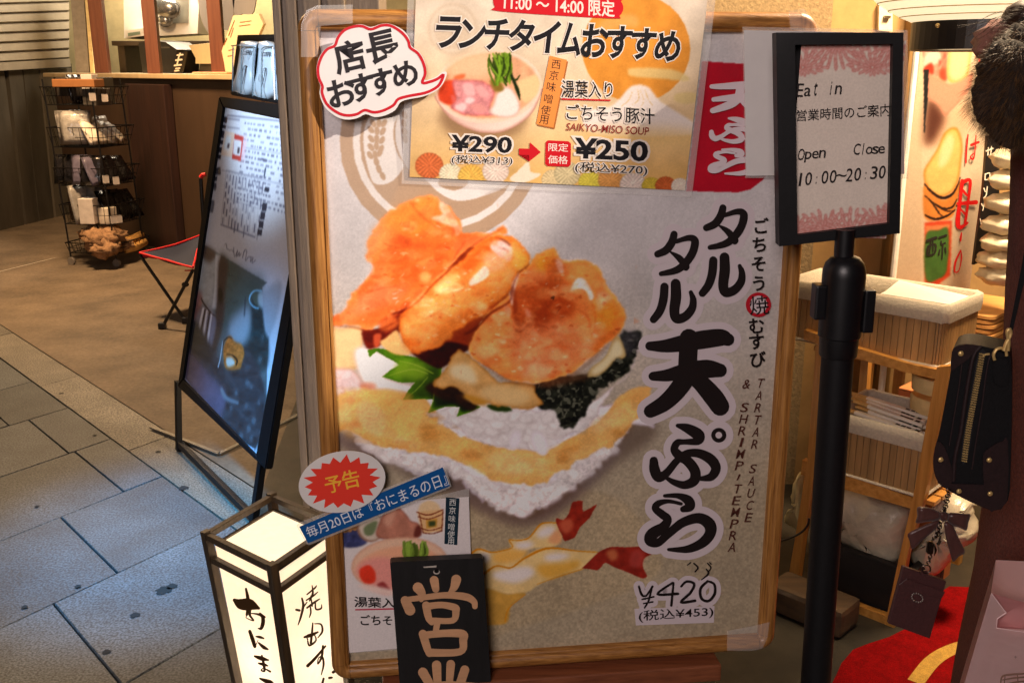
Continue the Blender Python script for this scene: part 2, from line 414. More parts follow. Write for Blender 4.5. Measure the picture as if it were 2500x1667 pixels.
        at = me.color_attributes.new("Col", 'FLOAT_COLOR', 'POINT'); rgba = np.ones((len(V), 4), np.float32); rgba[:, :3] = lin(np.clip(C, 0, 255)); at.data.foreach_set('color', rgba.ravel())
        me.polygons.foreach_set('use_smooth', np.ones(len(Q), bool))
        return link_mesh(name, me, mat, parent, label)
# ================================================================ the setting
M_conc = pm("concrete", (106, 92, 76), rough=.75, scale=3.2, var=.34, bump=.25, detail=12)
def add_fine(m, sc, lo, hi):
    n, b = nodes(m); l = b.inputs['Base Color'].links[0]; src = l.from_socket; tc = [k for k in n.nodes if k.type == 'TEX_COORD'][0]
    z = n.nodes.new("ShaderNodeTexNoise"); z.inputs['Scale'].default_value = sc; z.inputs['Detail'].default_value = 4; z.inputs['Roughness'].default_value = .8
    r = n.nodes.new("ShaderNodeMapRange"); r.inputs[1].default_value = .32; r.inputs[2].default_value = .68; r.inputs[3].default_value = lo; r.inputs[4].default_value = hi
    v = n.nodes.new("ShaderNodeVectorMath"); v.operation = 'SCALE'; n.links.new(tc.outputs['Object'], z.inputs['Vector']); n.links.new(z.outputs[0], r.inputs[0]); n.links.new(src, v.inputs[0]); n.links.new(r.outputs[0], v.inputs['Scale']); n.links.new(v.outputs[0], b.inputs['Base Color'])
add_fine(M_conc, 55, .72, 1.25)
def granite(name, col):
    m = bpy.data.materials.new(name); n, b = nodes(m); L = n.links.new
    tc = n.nodes.new("ShaderNodeTexCoord"); a = n.nodes.new("ShaderNodeTexNoise"); a.inputs['Scale'].default_value = 170; a.inputs['Detail'].default_value = 3
    c = n.nodes.new("ShaderNodeTexNoise"); c.inputs['Scale'].default_value = 7; c.inputs['Detail'].default_value = 6
    ge = n.nodes.new("ShaderNodeNewGeometry")
    r = n.nodes.new("ShaderNodeValToRGB"); e = r.color_ramp.elements; e[0].position = .36; e[1].position = .66
    e[0].color = (*lin(np.array(col)*.60), 1); e[1].color = (*lin(np.array(col)*1.32), 1)
    m1 = n.nodes.new("ShaderNodeMapRange"); m1.inputs[1].default_value = .3; m1.inputs[2].default_value = .7; m1.inputs[3].default_value = .72; m1.inputs[4].default_value = 1.15
    m2 = n.nodes.new("ShaderNodeMapRange"); m2.inputs[3].default_value = .62; m2.inputs[4].default_value = 1.25
    x = n.nodes.new("ShaderNodeMath"); x.operation = 'MULTIPLY'; v = n.nodes.new("ShaderNodeVectorMath"); v.operation = 'SCALE'
    L(tc.outputs['Object'], a.inputs['Vector']); L(tc.outputs['Object'], c.inputs['Vector']); L(a.outputs[0], r.inputs[0]); L(c.outputs[0], m1.inputs[0]); L(ge.outputs['Random Per Island'], m2.inputs[0])
    L(m1.outputs[0], x.inputs[0]); L(m2.outputs[0], x.inputs[1]); L(r.outputs[0], v.inputs[0]); L(x.outputs[0], v.inputs['Scale']); L(v.outputs[0], b.inputs['Base Color'])
    bp = n.nodes.new("ShaderNodeBump"); bp.inputs['Strength'].default_value = .25; bp.inputs['Distance'].default_value = .004; L(a.outputs[0], bp.inputs['Height']); L(bp.outputs[0], b.inputs['Normal'])
    b.inputs['Roughness'].default_value = .55; return m
M_slab = granite("granite_slab", (74, 77, 78)); M_kerb = granite("granite_kerb", (108, 102, 92))
# ground below everything
g = MB(); g.poly([(-40, -20, -.03), (40, -20, -.03), (40, 60, -.03), (-40, 60, -.03)])
struct(g.build("ground", pm("joint_dirt", (40, 37, 33), rough=.9, scale=40)))
A1 = np.array([.665, -.747]); A2 = np.array([.55, .835]); MI = np.linalg.inv(np.stack([A1, A2], 1))
def st(p): return MI@np.asarray(p[:2])
def xy(s_, t_): q = A1*s_+A2*t_; return q
b2 = lambda x, y: G(700*0+x/1.622, 700+y/1.622)
t_edge = st(b2(225, 445))[1]; t_kerb = st(b2(500, 470))[1]
sA = st(b2(240, 910))[0]; sC = st(b2(490, 1135))[0]; dS = .46
joint = {0: st(b2(240, 910))[1], -1: st(b2(480, 800))[1], 1: st(b2(230, 1275))[1]}
pv = MB()
for k in range(-9, 12):
    s0 = sA+k*dS; s1 = s0+dS
    t = joint.get(k, t_edge-.1-.45*rng.random()); ts = [t_edge]
    while t > t_edge-5: ts.append(t); t -= .62
    for a, b in zip(ts, ts[1:]):
        if a-b < .05: continue
        gp = .002; z = rng.uniform(-.0012, .0012); q = [xy(s0+gp, b+gp), xy(s1-gp, b+gp), xy(s1-gp, a-gp), xy(s0+gp, a-gp)]; cen = np.mean(q, 0)
        V0 = [pv.v((*p, -.028)) for p in q]; V1 = [pv.v((*p, z-.003)) for p in q]; V2 = [pv.v((*(p+(cen-p)/np.linalg.norm(cen-p)*.003), z)) for p in q]
        pv.face(V2)
        for i in range(4): pv.face([V0[i], V0[(i+1) % 4], V1[(i+1) % 4], V1[i]]); pv.face([V1[i], V1[(i+1) % 4], V2[(i+1) % 4], V2[i]])
struct(pv.build("pavement", M_slab))
kb = MB()
s = sA-5.2; L_ = .98
while s < sA+6:
    q = [xy(s+.003, t_edge+.004), xy(s+L_-.003, t_edge+.004), xy(s+L_-.003, t_kerb-.004), xy(s+.003, t_kerb-.004)]; z = rng.uniform(0, .0015)
    kb.prism([(*p, z) for p in q], (0, 0, -.028)); s += L_
struct(kb.build("kerb", M_kerb))
ap = MB(); ap.poly([(*xy(sA-12, t_kerb), .002), (*xy(sA+7, t_kerb), .002), (*xy(sA+7, t_kerb+12), .002), (*xy(sA-12, t_kerb+12), .002)])
struct(ap.build("forecourt", M_conc))
df = MB(); q = [G(590, 1330), G(745, 925), G(800, 780), G(3000, 700), G(3400, 1900), G(900, 2600), G(700, 1800)]  # dark stone sheet; the shade lying here is put into its colour
df.poly([(p[0], p[1], .006) for p in q]); struct(df.build("shaded_floor", pm("shaded_stone", (44, 39, 30), rough=.55, scale=9, var=.45, bump=.3, detail=9)))
# thin metal threshold let into the forecourt, bending round a corner
M_alu = pm("aluminium", (120, 116, 108), rough=.5, metal=.6, scale=60, var=.2)
tr = MB(); pa, pb, pc = b2(600, 565), b2(868, 672), b2(1200, 508)
for p, q in ((pa, pb), (pb, pc)):
    d = (q-p)/np.linalg.norm(q-p); n_ = np.array([-d[1], d[0], 0])*.008
    tr.prism([p-n_+(0, 0, .0075), q-n_+(0, 0, .0075), q+n_+(0, 0, .0075), p+n_+(0, 0, .0075)], (0, 0, .006))
one("floor_rail", tr, M_alu, "thin metal rail on the concrete floor, bent at a corner under the coffee sign", "floor rail")
ln = MB(); p, q = G(-40, 675), G(132, 632); n_ = np.array([.01, .02, 0])
ln.poly([p-n_+(0, 0, .006), q-n_+(0, 0, .006), q+n_+(0, 0, .006), p+n_+(0, 0, .006)]); struct(ln.build("road_marking", ink("white_line", (205, 195, 180), .7)))
# flattened chewing gum and dirt spots
gm0 = MB()
for u, v, r_ in ((231, 1062, .007), (386, 1102, .010), (448, 1190, .016), (190, 1430, .008), (330, 1500, .012), (90, 1235, .007), (420, 1430, .014), (260, 1590, .010), (60, 1480, .008), (150, 960, .01), (400, 1440, .02)):
    c = G(u, v, .0022); gm0.poly([c+np.array([r_*x*(1+.25*math.sin(3*k)), r_*y*(1+.2*math.cos(5*k)), 0]) for k, (x, y) in enumerate(sphere_pts(14))])
struct(gm0.build("pavement_stains", pm("stain_dark", (30, 29, 27), .8)), 'stuff')
# ---------------------------------------------------------------- steel wall and shutter on the far left
L0, L1 = G(0, 564), G(133, 532); SW = Plane(L0, L1-L0, (0, 0, 1))
M_steel = pm("grey_steel", (84, 78, 69), rough=.42, metal=.35, scale=4, var=.35, bump=.05, stretch=(1, 1, .25))
M_steel2 = pm("pale_steel", (104, 96, 84), rough=.5, metal=.2, scale=4, var=.2, stretch=(1, 1, .25))
w = thing("steel_wall", "dark grey metal wall panels under the roller shutter at the far left", "wall", (L0[0], L0[1], 0))
def on(pl, pts, th, off=0.0):
    P = [pl.hit(p[0], p[1], off) for p in pts]; m = MB(); m.prism(P, -pl.n*th); return m
def flat_ground(pts, pl):                            # let a wall panel reach the ground
    return pts
for t_, mm in (("-260,380 22,376 128,1196 -260,1290", M_steel), ("44,374 118,372 205,1180 142,1196", M_steel), ("124,372 205,371 286,1164 212,1180", M_steel), ("212,371 378,362 430,1130 300,1162", M_steel2)):
    on(SW, k1(t_), .06, 0).build("wall_panel", mm, w)
on(SW, k1("-260,340 380,340 440,1140 -260,1330"), .05, -.10).build("backing_panel", pm("black_gap", (20, 18, 16), .8), w)
sh = thing("roller_shutter", "half lowered pale grey roller shutter of horizontal slats above the metal wall", "shutter", SW.hit(80, 165)*np.array([1, 1, 0])+np.array([0, 0, SW.hit(80, 165)[2]]))
M_sh = pm("shutter_grey", (150, 141, 126), rough=.5, metal=.15, scale=8, var=.12)
m = MB()
for k in range(10):
    y0, y1 = 330-k*53, 330-(k+1)*53; r0, r1 = 312-k*50, 312-(k+1)*50
    for (ya, ra, oa), (yb, rb, ob) in (((y0, r0, .0), (y0-8, r0-8, .035)), ((y0-8, r0-8, .035), (y1+10, r1+9, .025)), ((y1+10, r1+9, .025), (y1, r1, .0))):
        a = k1(f"-260,{ya+18} 368,{ra}"); b = k1(f"-260,{yb+18} 368,{rb}")
        m.poly([SW.hit(*a[0], oa), SW.hit(*a[1], oa), SW.hit(*b[1], ob), SW.hit(*b[0], ob)])
m.build("slat_curtain", M_sh, sh)
on(SW, k1("-260,350 372,314 378,356 -260,392"), .06, .05).build("bottom_bar", M_sh, sh)
xl = SW.loc(*k1("-258,700")[0])[0]
m = MB(); c = SW.at(xl-2.2, .78, -.03); m.box(c, (4.38, 1.56, .06), [SW.d, SW.u, SW.n], .004); m.build("wall_panel", M_steel, w)
for k in range(14): m = MB(); m.box(SW.at(xl-2.2, 1.62+.13*k, .015), (4.38, .118, .03), [SW.d, SW.u, SW.n], .01); m.build("shutter_slat", M_sh, sh)
# door jamb at the corner
jm = thing("door_jamb", "pale upright door jamb beside the roller shutter", "door jamb", VY(215, 520, 8.9)*np.array([1, 1, 0]))
J = upright(8.95)
on(J, [(168, -60), (200, -60), (245, 540), (214, 540)], .25).build("post", pm("jamb_grey", (150, 142, 132), .5), jm)
on(J, [(203, -60), (212, -60), (256, 540), (248, 540)], .12, .02).build("lit_edge", pm("jamb_lit", (228, 205, 150), .5), jm)  # edge strip; the warm light on the jamb's edge is in its colour
# ---------------------------------------------------------------- the shop behind the counter
C0 = np.array([-4.18, 9.034, 0]); C1 = np.array([-2.679, 7.441, 0]); cd_ = (C1-C0)/np.linalg.norm(C1-C0); CP = Plane(C0, cd_, (0, 0, 1))
M_plaster = pm("old_plaster", (196, 178, 132), rough=.85, scale=2.2, var=.3, bump=.3, detail=8)
bw = thing("back_wall", "mottled yellow plaster wall behind the counter", "wall", (-3, 10.3, 0))
m = MB(); m.box((-2.4, 10.4, 1.6), (5.4, .2, 3.2)); m.build("plaster", M_plaster, bw)
ct = thing("counter", "long brown shop counter with a dark upright panel in its front", "counter", C0)
M_ct = pm("counter_brown", (68, 50, 36), rough=.55, scale=3, var=.22, bump=.06, stretch=(1, 1, .3)); M_ctd = wood("dark_walnut", (38, 22, 18), (58, 34, 26), 'Z', fine=40)
def cbox(x0, x1, y0, y1, z0, z1, mb):
    c = CP.at((x0+x1)/2, (z0+z1)/2, (y0+y1)/2); mb.box(c, (x1-x0, z1-z0, y1-y0), [CP.d, CP.u, CP.n], .006)
m = MB(); cbox(.3, 4.4, -.5, 0, 0, 1.235, m); m.build("body", M_ct, ct)
m = MB(); cbox(.2, 4.45, -.62, .05, 1.238, 1.272, m); m.build("countertop", pm("counter_top", (205, 180, 140), .4, scale=6, var=.15), ct)
x0, x1 = CP.loc(362, 560)[0], CP.loc(452, 560)[0]
m = MB(); cbox(x0, x1, .003, .07, 0, 1.2, m); m.build("front_panel", M_ctd, ct)
# ---------------------------------------------------------------- grey pillar between the coffee sign and the big poster
PY = 2.12; px0 = VY(680, 319, PY)[0]; 
pl = thing("pillar", "grey brown ribbed pillar between the coffee sign and the framed poster", "pillar", (px0+.11, PY+.06, 0))
M_pil = wood("weathered_board", (132, 119, 106), (160, 145, 130), 'Z', rough=.7, coat=0, fine=180, bump=.3)
m = MB(); m.box((px0+.11, PY+.08, 1.25), (.22, .12, 2.5), None, .004); m.build("post", M_pil, pl)
for k, (a, b) in enumerate(((.0, .018), (.026, .05), (.062, .1), (.112, .15))):
    m = MB(); m.box((px0+(a+b)/2, PY+.0145, 1.25), (b-a, .012, 2.5), None, .004); m.build("rib", M_pil, pl)
# ---------------------------------------------------------------- the shop front wall on the right
M_w1 = pm("sand_plaster", (136, 114, 80), rough=.9, scale=90, var=.28, bump=.5, detail=4); M_w2 = pm("ochre_plaster", (164, 128, 78), rough=.85, scale=14, var=.12, bump=.15)
WY = 2.95
sw = thing("shop_wall", "sand coloured plaster shop wall behind the black sign stand", "wall", (1.2, WY, 0))
xa, xb, xc, xd = VY(1500, 100, WY)[0], VY(2030, 60, WY)[0], VY(2200, 200, WY)[0], VY(2238, 200, WY)[0]
m = MB(); m.box(((xa+xb)/2, WY+.1, 1.5), (xb-xa, .2, 3)); m.build("plaster_panel", M_w1, sw)
m = MB(); m.box(((xb+xc)/2, WY+.12, 1.5), (xc-xb, .2, 3)); m.build("plaster_panel", M_w2, sw, "smoother ochre plaster panel")
m = MB(); m.box(((xc+xd)/2, WY+.06, 1.5), (xd-xc, .2, 3), None, .004); m.build("corner_post", wood("post_wood", (120, 92, 50), (165, 128, 74), 'Z', fine=60), sw)
m = MB(); m.box((xd+1.0, WY+.14, 1.5), (2.0, .2, 3)); m.build("plaster_panel", M_w2, sw, "ochre plaster panel behind the banner")
sb = thing("wall_switch", "small white switch box on the ochre plaster above the black framed sign", "switch", VY(2156, 40, WY)); 
P = [VY(x, y, WY+.018) for x, y in k5("700,30 780,36 778,190 698,182")]; m = MB(); m.prism(P, (0, -.02, 0)); m.build("plate", pm("cream_plastic", (225, 212, 180), .4), sb)
m = MB(); q = k5("740,95 775,97 774,112 740,110"); m.prism([VY(x, y, WY-.004) for x, y in q], (0, -.012, 0)); m.build("clip", pm("steel_clip", (120, 110, 90), .3, metal=.8), sb)
# ================================================================ the framed poster on its easel
b7 = R(7); a1_ = R(1); ux = np.array([math.cos(b7), math.sin(b7), 0]); n0 = np.array([math.sin(b7), -math.cos(b7), 0])
BP = Plane(CAM+1.5*ray(1370, 833), ux, np.array([0, 0, 1])*math.cos(a1_)-n0*math.sin(a1_))
BX0, BX1, BY0, BY1 = -.3695, .3715, -.5505, .4785; FW = .0285
bd = thing("framed_poster", "large food poster of shrimp tempura rice in a golden oak frame", "poster", BP.at(0, BY0, 0))
M_oakV = wood("oak_upright", (122, 76, 30), (186, 130, 66), 'Z', rough=.4, fine=230, bump=.12); M_oakH = wood("oak_level", (122, 76, 30), (186, 130, 66), 'X', rough=.4, fine=230, bump=.12)
PROF = [(0, -.028), (0, .004), (.002, .009), (.006, .0135), (.012, .0155), (.018, .0145), (.022, .011), (.0235, .008), (.0245, .0105), (.027, .0095), (.0283, .006), (.0285, -.006)]
def rail(a, b, inward, mat):                          # a, b: plane points of the outer edge
    m = MB(); A, B = [], []
    for w_, h in PROF:
        p = np.array(a)+np.array(inward)*w_; q = np.array(b)+np.array(inward)*w_
        A.append(m.v(BP.at(*p, h))); B.append(m.v(BP.at(*q, h)))
    for i in range(len(A)-1): m.face([A[i], A[i+1], B[i+1], B[i]])
    m.face([A[0], B[0], B[-1], A[-1]]); m.face(A); m.face(B[::-1])
    m.build("rail", mat, bd, autosmooth=50)
cs = FW+.0006
rail((BX0, BY0+cs), (BX0, BY1-cs), (1, 0), M_oakV); rail((BX1, BY0+cs), (BX1, BY1-cs), (-1, 0), M_oakV)
rail((BX0+cs, BY1), (BX1-cs, BY1), (0, -1), M_oakH); rail((BX0+cs, BY0), (BX1-cs, BY0), (0, 1), M_oakH)
for cx, cy, q0 in ((BX0+FW, BY1-FW, 90), (BX1-FW, BY1-FW, 0), (BX1-FW, BY0+FW, 270), (BX0+FW, BY0+FW, 180)):
    m = MB(); rows = []
    for k in range(9):
        a = R(q0+k*11.25); rows.append([m.v(BP.at(cx+(FW-w_)*math.cos(a), cy+(FW-w_)*math.sin(a), h)) for w_, h in PROF[:-1]])
    for A, B in zip(rows, rows[1:]):
        for i in range(len(A)-1): m.face([A[i], A[i+1], B[i+1], B[i]])
    m.face(rows[0]); m.face(rows[-1][::-1])
    m.build("corner", M_oakV, bd, autosmooth=50)
m = MB(); m.box(BP.at((BX0+BX1)/2, (BY0+BY1)/2, -.018), (BX1-BX0-.02, BY1-BY0-.02, .012), [BP.d, BP.u, BP.n]); m.build("backboard", pm("hardboard", (96, 74, 50), .8), bd)
# ---------------------------------------------------------------- the printed picture
S = Sheet(BP, BX0+FW-.006, BX1-FW+.006, BY0+FW-.006, BY1-FW+.006, .001)
t = np.clip((S.Y-500)/800, 0, 1)[..., None]; t = t*t*(3-2*t)
S.C[:] = np.array((212, 205, 205))*(1-t)+np.array((178, 161, 134))*t
sp = vnoise(S.X, S.Y, 5, 3, 3); S.C *= (1+(.05+.09*t[..., 0])*(sp-.5)*2)[..., None]; S.speck(.06, 120, 8)
S.bw = 2.2
# crest: ring with ears of rice
BR = (188, 158, 132); PAPER = (228, 219, 213)
S.disc(1077, 345, 248, 248, BR, soft=1); S.disc(1077, 345, 216, 216, PAPER, soft=1); S.disc(1077, 345, 199, 199, BR, soft=1)
S.fill(k3("760,860 650,950 612,1080 618,1200 650,1350 690,1455 760,1475 850,1440 910,1370 935,1310 880,1220 850,1080 870,960 950,840"), PAPER, soft=1)
S.fill(k3("1000,840 900,900 870,1000 870,1130 920,1270 1000,1330"), PAPER, soft=1)
for x, y, r_ in ((735, 985, 0), (690, 985, -30), (775, 985, 30), (720, 1045, -5), (672, 1035, -38), (765, 1050, 30), (718, 1110, -5), (675, 1110, -35), (760, 1120, 30), (716, 1165, -5), (672, 1175, -35), (752, 1190, 28), (705, 1235, -10), (665, 1240, -30), (742, 1220, 25), (715, 1290, -12), (735, 1350, -18), (765, 1405, -25), (940, 920, -20), (935, 985, -15), (940, 1050, -10), (945, 1110, -10)):
    (cx, cy), = k3(f"{x},{y}"); S.disc(cx, cy, 6.5, 11, BR, rot=r_, soft=.8)
S.fill(f1("740,-60 770,20 840,90 940,140 1040,140 1150,110 1260,50 1310,-20 1290,-80"), PAPER, soft=1)
S.fill(f1("830,20 870,55 940,72 1000,55 1040,20 1000,-30 880,-30"), BR, soft=1)
S.fill(f1("1310,-20 1260,40 1150,105 1260,70 1350,0"), (214, 200, 192), soft=1)
# red panel with white brush letters at the top right
S.fill(k4("1515,490 1860,512 2160,530 2160,1200 2085,1330 1995,1440 1900,1512 1800,1535 1390,1525"), (186, 16, 40), soft=1, smooth=0, noise=.08, ns=60)
# soft shadow on the table, then the rice
S.fill(f2("40,800 300,930 700,1130 1100,1330 1400,1440 1700,1330 2050,1030 2350,820 2250,700 1500,900 500,850"), (112, 92, 78), soft=22, a=.8)
RICE = (240, 233, 239); RSH = (200, 184, 192)
S.fill(f2("30,820 190,770 290,860 400,960 480,985 570,1000 600,1060 680,1090 760,1090 880,1110 1000,1110 1010,1160 1100,1230 1140,1270 1250,1260 1300,1330 1420,1385 1490,1330 1560,1310 1650,1260 1720,1190 1800,1150 1880,1040 1980,960 2040,920 2090,880 2140,800 2190,740 2352,740 2300,560 2000,600 30,500"), RICE, soft=2, edge=RSH, ew=12, rag=3, rs=16, noise=.10, ns=22, seed=5)
grn = np.random.default_rng(4)
def grains(poly, n, cols, size=(16, 9), seed=1, sh=RSH, soft=2.0):
    P = np.array(poly); q = np.random.default_rng(seed); lo, hi = P.min(0), P.max(0); k = 0
    while k < n:
        p = q.uniform(lo, hi); ins = False
        for i in range(len(P)):
            (x1, y1), (x2, y2) = P[i], P[(i+1) % len(P)]
            if (y1 > p[1]) != (y2 > p[1]) and p[0] < (x2-x1)*(p[1]-y1)/(y2-y1)+x1: ins = not ins
        if not ins: continue
        k += 1; a = q.uniform(-60, 60); f_ = q.uniform(.75, 1.25); c = np.array(cols[q.integers(len(cols))])
        S.disc(p[0]+2, p[1]+4, size[0]*f_*1.12, size[1]*f_*1.2, sh, rot=a, soft=4, a=.26); S.disc(p[0], p[1], size[0]*f_, size[1]*f_, c, rot=a, soft=soft, edge=c*.95, ew=6, a=.8)
grains(f2("200,790 420,960 600,1040 800,1080 1000,1100 1150,1250 1400,1360 1600,1280 1800,1140 2080,880 2150,760 1900,960 1650,1130 1400,1160 1100,1120 900,1000 600,960 400,900"), 230, [(247, 242, 240), (238, 231, 230), (243, 236, 234), (251, 247, 245), (232, 222, 222)], (17, 9), 11, (196, 180, 178), 2.6)
EGG = (252, 198, 116)
S.fill(f2("40,500 170,462 330,462 460,470 600,490 720,540 820,640 900,760 1020,820 1150,860 1280,900 1400,900 1600,900 1800,800 1980,690 2080,560 2200,480 2320,480 2270,640 2190,720 2150,790 2100,830 2030,900 1960,900 1880,960 1800,980 1750,1040 1700,1050 1640,1080 1600,1140 1560,1140 1480,1160 1400,1150 1290,1130 1180,1110 1080,1030 1000,1010 900,960 800,950 700,930 620,920 560,900 470,900 400,880 300,830 200,775 40,800"), EGG, soft=3, edge=(240, 186, 112), ew=16, noise=.09, ns=38, seed=9, rag=2, rs=14, grad=((240, 186, 114), (1000, 1000), (1500, 1120)))
for t_, c_, a_ in (("300,560 420,620 470,720 430,820 300,760 250,640", (250, 208, 146), .8), ("700,760 800,740 820,840 740,890", (196, 132, 62), .6), ("1180,960 1300,920 1420,960 1500,1060 1380,1090 1240,1060", (252, 212, 148), .7), ("1420,930 1560,960 1620,1060 1560,1100 1500,1010", (250, 206, 140), .6), ("1000,900 1120,930 1100,1000 1000,960", (206, 140, 72), .6), ("1650,930 1760,880 1840,880 1700,1000", (204, 136, 66), .5), ("1900,720 2050,640 2150,620 2040,740 1920,800", (244, 200, 140), .6), ("2060,770 2190,690 2160,770 2090,830", (200, 130, 60), .5), ("560,900 700,900 640,850 520,820", (250, 205, 150), .6), ("180,730 260,710 280,760 210,770", (214, 130, 84), .6), ("80,600 200,560 220,700 90,720", (255, 214, 150), .6)):
    S.fill(f2(t_), c_, soft=9, a=a_)
S.fill(f2("750,660 830,690 900,760 960,750 1000,770 1050,820 1100,830 1180,880 1250,890 1330,880 1400,905 1420,830 1460,900 1500,920 1590,915 1600,850 1680,830 1750,800 1900,730 1980,600 2000,560 2080,450 2200,330 2230,200 2150,400 1900,560 1700,620 1350,640 1150,600 960,600"), (244, 238, 238), soft=2, edge=(214, 200, 200), ew=10, rag=2.5, rs=14, noise=.08, ns=20, seed=14)
grains(f2("800,680 1000,760 1250,860 1390,880 1580,880 1900,710 1960,600 1750,680 1400,670 1150,620 960,620"), 110, [(248, 243, 242), (238, 231, 230), (243, 237, 236)], (16, 9), 21, (200, 184, 182), 2.6)
S.disc(*f2("1540,860")[0], 20, 34, (244, 236, 244), rot=-25, soft=3, edge=(232, 224, 226)); S.disc(*f2("1370,840")[0], 16, 27, (242, 233, 242), rot=15, soft=3, edge=(232, 224, 226))
# left end: egg, rice and sauce
S.fill(f2("30,50 140,60 280,45 310,110 300,180 270,340 60,345 30,300"), (252, 216, 160), soft=5, noise=.08, ns=30, edge=(240, 190, 130))
S.fill(f2("250,210 330,195 440,240 565,310 500,370 450,400 560,440 650,460 640,520 500,490 330,470 260,330"), (252, 244, 242), soft=5, edge=(240, 222, 220), ew=10)
S.fill(f2("30,345 120,340 210,345 280,400 300,470 170,490 90,540 30,540"), (244, 222, 222), soft=5, rag=2, edge=(232, 190, 180), noise=.06)
for t_ in ("330,440 390,450 395,480 330,490 270,470", "220,520 260,540 230,590 190,560"): S.fill(f2(t_), (236, 140, 104), soft=5, a=.7)
grains(f2("60,360 200,360 270,420 260,470 100,520"), 14, [(248, 228, 228), (240, 214, 214)], (15, 9), 3, (222, 180, 176))
# seaweed
S.fill(f2("1490,500 1560,430 1700,400 1850,400 1940,360 2000,330 2060,280 2110,200 2100,120 2130,75 2250,95 2230,190 2200,270 2180,330 2120,400 2050,430 2000,470 1960,490 1930,540 1900,560 1870,640 1820,700 1790,760 1740,760 1690,740 1660,650 1560,620"), (46, 48, 40), soft=3, rag=3, rs=12, noise=.55, ns=9, seed=31)
sl, mk = S.mask(f2("1500,500 1560,430 1850,400 2100,200 2200,100 2230,190 2180,330 2000,470 1900,560 1820,700 1700,740 1660,650"), 5)
S.put(sl, mk*np.clip((vnoise(S.X[sl], S.Y[sl], 13, 44, 2)-.55)*6, 0, .75), (128, 128, 112)); S.put(sl, mk*np.clip((vnoise(S.X[sl], S.Y[sl], 11, 47, 2)-.57)*6, 0, .8), (16, 18, 14))
S.fill(f2("2110,90 2240,90 2235,150 2180,260 2120,240"), (96, 92, 100), soft=8, a=.6, noise=.3, ns=12)
S.fill(f2("1560,430 1850,380 1890,410 1700,460 1580,480"), (112, 76, 52), soft=8, a=.8)
# perilla leaf
S.fill(f2("335,212 400,200 500,212 600,250 760,280 860,300 850,400 1010,560 1080,590 1130,610 1050,650 960,680 985,610 880,610 760,655 800,560 690,555 585,560 625,490 670,440 560,440 440,400 500,350 560,320 520,290 470,265 400,222 350,265"), (106, 152, 30), soft=1.2, smooth=0, edge=(90, 136, 22), noise=.15, ns=16, seed=3, grad=((28, 40, 16), (1000, 880), (1110, 960)))
S.fill(f2("560,300 700,310 760,380 700,420 600,400 520,390"), (142, 180, 48), soft=9, a=.8)
for t_ in ("760,380,3 640,350,4 470,400,1.5", "760,400,3 690,480,3 600,555,1", "560,290,3 680,320,4 800,380,4", "800,440,3 800,540,3 770,650,1"): S.brush(f2(t_), 3, (168, 196, 76), soft=1.2, a=.7)
S.fill(f2("1170,600 1250,590 1330,610 1340,640 1230,640"), (52, 74, 26), soft=2)
# sauce and shade under the shrimps
S.fill(f2("300,70 420,60 560,-60 640,-40 600,60 420,180 330,200"), (110, 34, 22), soft=4, noise=.3, ns=14); S.fill(f2("380,110 430,100 420,180 385,190"), (214, 96, 62), soft=4)
S.fill(f2("640,225 780,190 900,130 1130,40 1220,-40 1330,-80 1200,100 1000,240 870,330 800,330"), (66, 22, 20), soft=4, noise=.3, ns=18)
S.fill(f2("740,480 820,430 920,430 1000,500 1050,560 1110,600 1060,640 960,585 860,560"), (58, 34, 20), soft=5, noise=.3, ns=14)
# egg cream below the right shrimp
S.fill(f2("800,450 840,390 900,320 930,250 1000,215 1100,300 1180,360 1250,430 1480,450 1520,530 1560,590 1500,620 1430,632 1330,610 1250,610 1180,580 1100,595 1030,540 950,470 850,480"), (226, 176, 110), soft=2, edge=(196, 136, 66), ew=12, noise=.14, ns=22, seed=8, rag=1.5)
S.fill(f2("920,330 1000,310 1060,330 1100,400 1090,450 1000,430 920,390"), (240, 220, 176), soft=8); S.fill(f2("1200,460 1400,480 1480,540 1400,600 1260,580 1120,520"), (240, 206, 148), soft=10, a=.8); S.fill(f2("1000,540 1060,530 1180,580 1130,600"), (206, 150, 60), soft=6)
S.fill(f2("2060,130 2100,120 2145,240 2120,275 2080,270 2030,330 1960,390 1880,400 1900,340 2000,260"), (236, 222, 180), soft=2.5, edge=(206, 176, 120))
# under-painting so that no paper shows between the shrimps
S.fill(f1("700,800 760,720 900,590 1000,480 1060,440 1200,400 1340,430 1440,560 1480,620 1420,720 1400,860 1300,960 1180,1040 1100,1160 900,1130 700,1180 600,1000"), (150, 58, 26), soft=3)
S.fill(f1("1060,1150 1180,960 1330,760 1480,600 1700,700 1900,1200 1500,1400 1150,1290"), (176, 84, 40), soft=3)
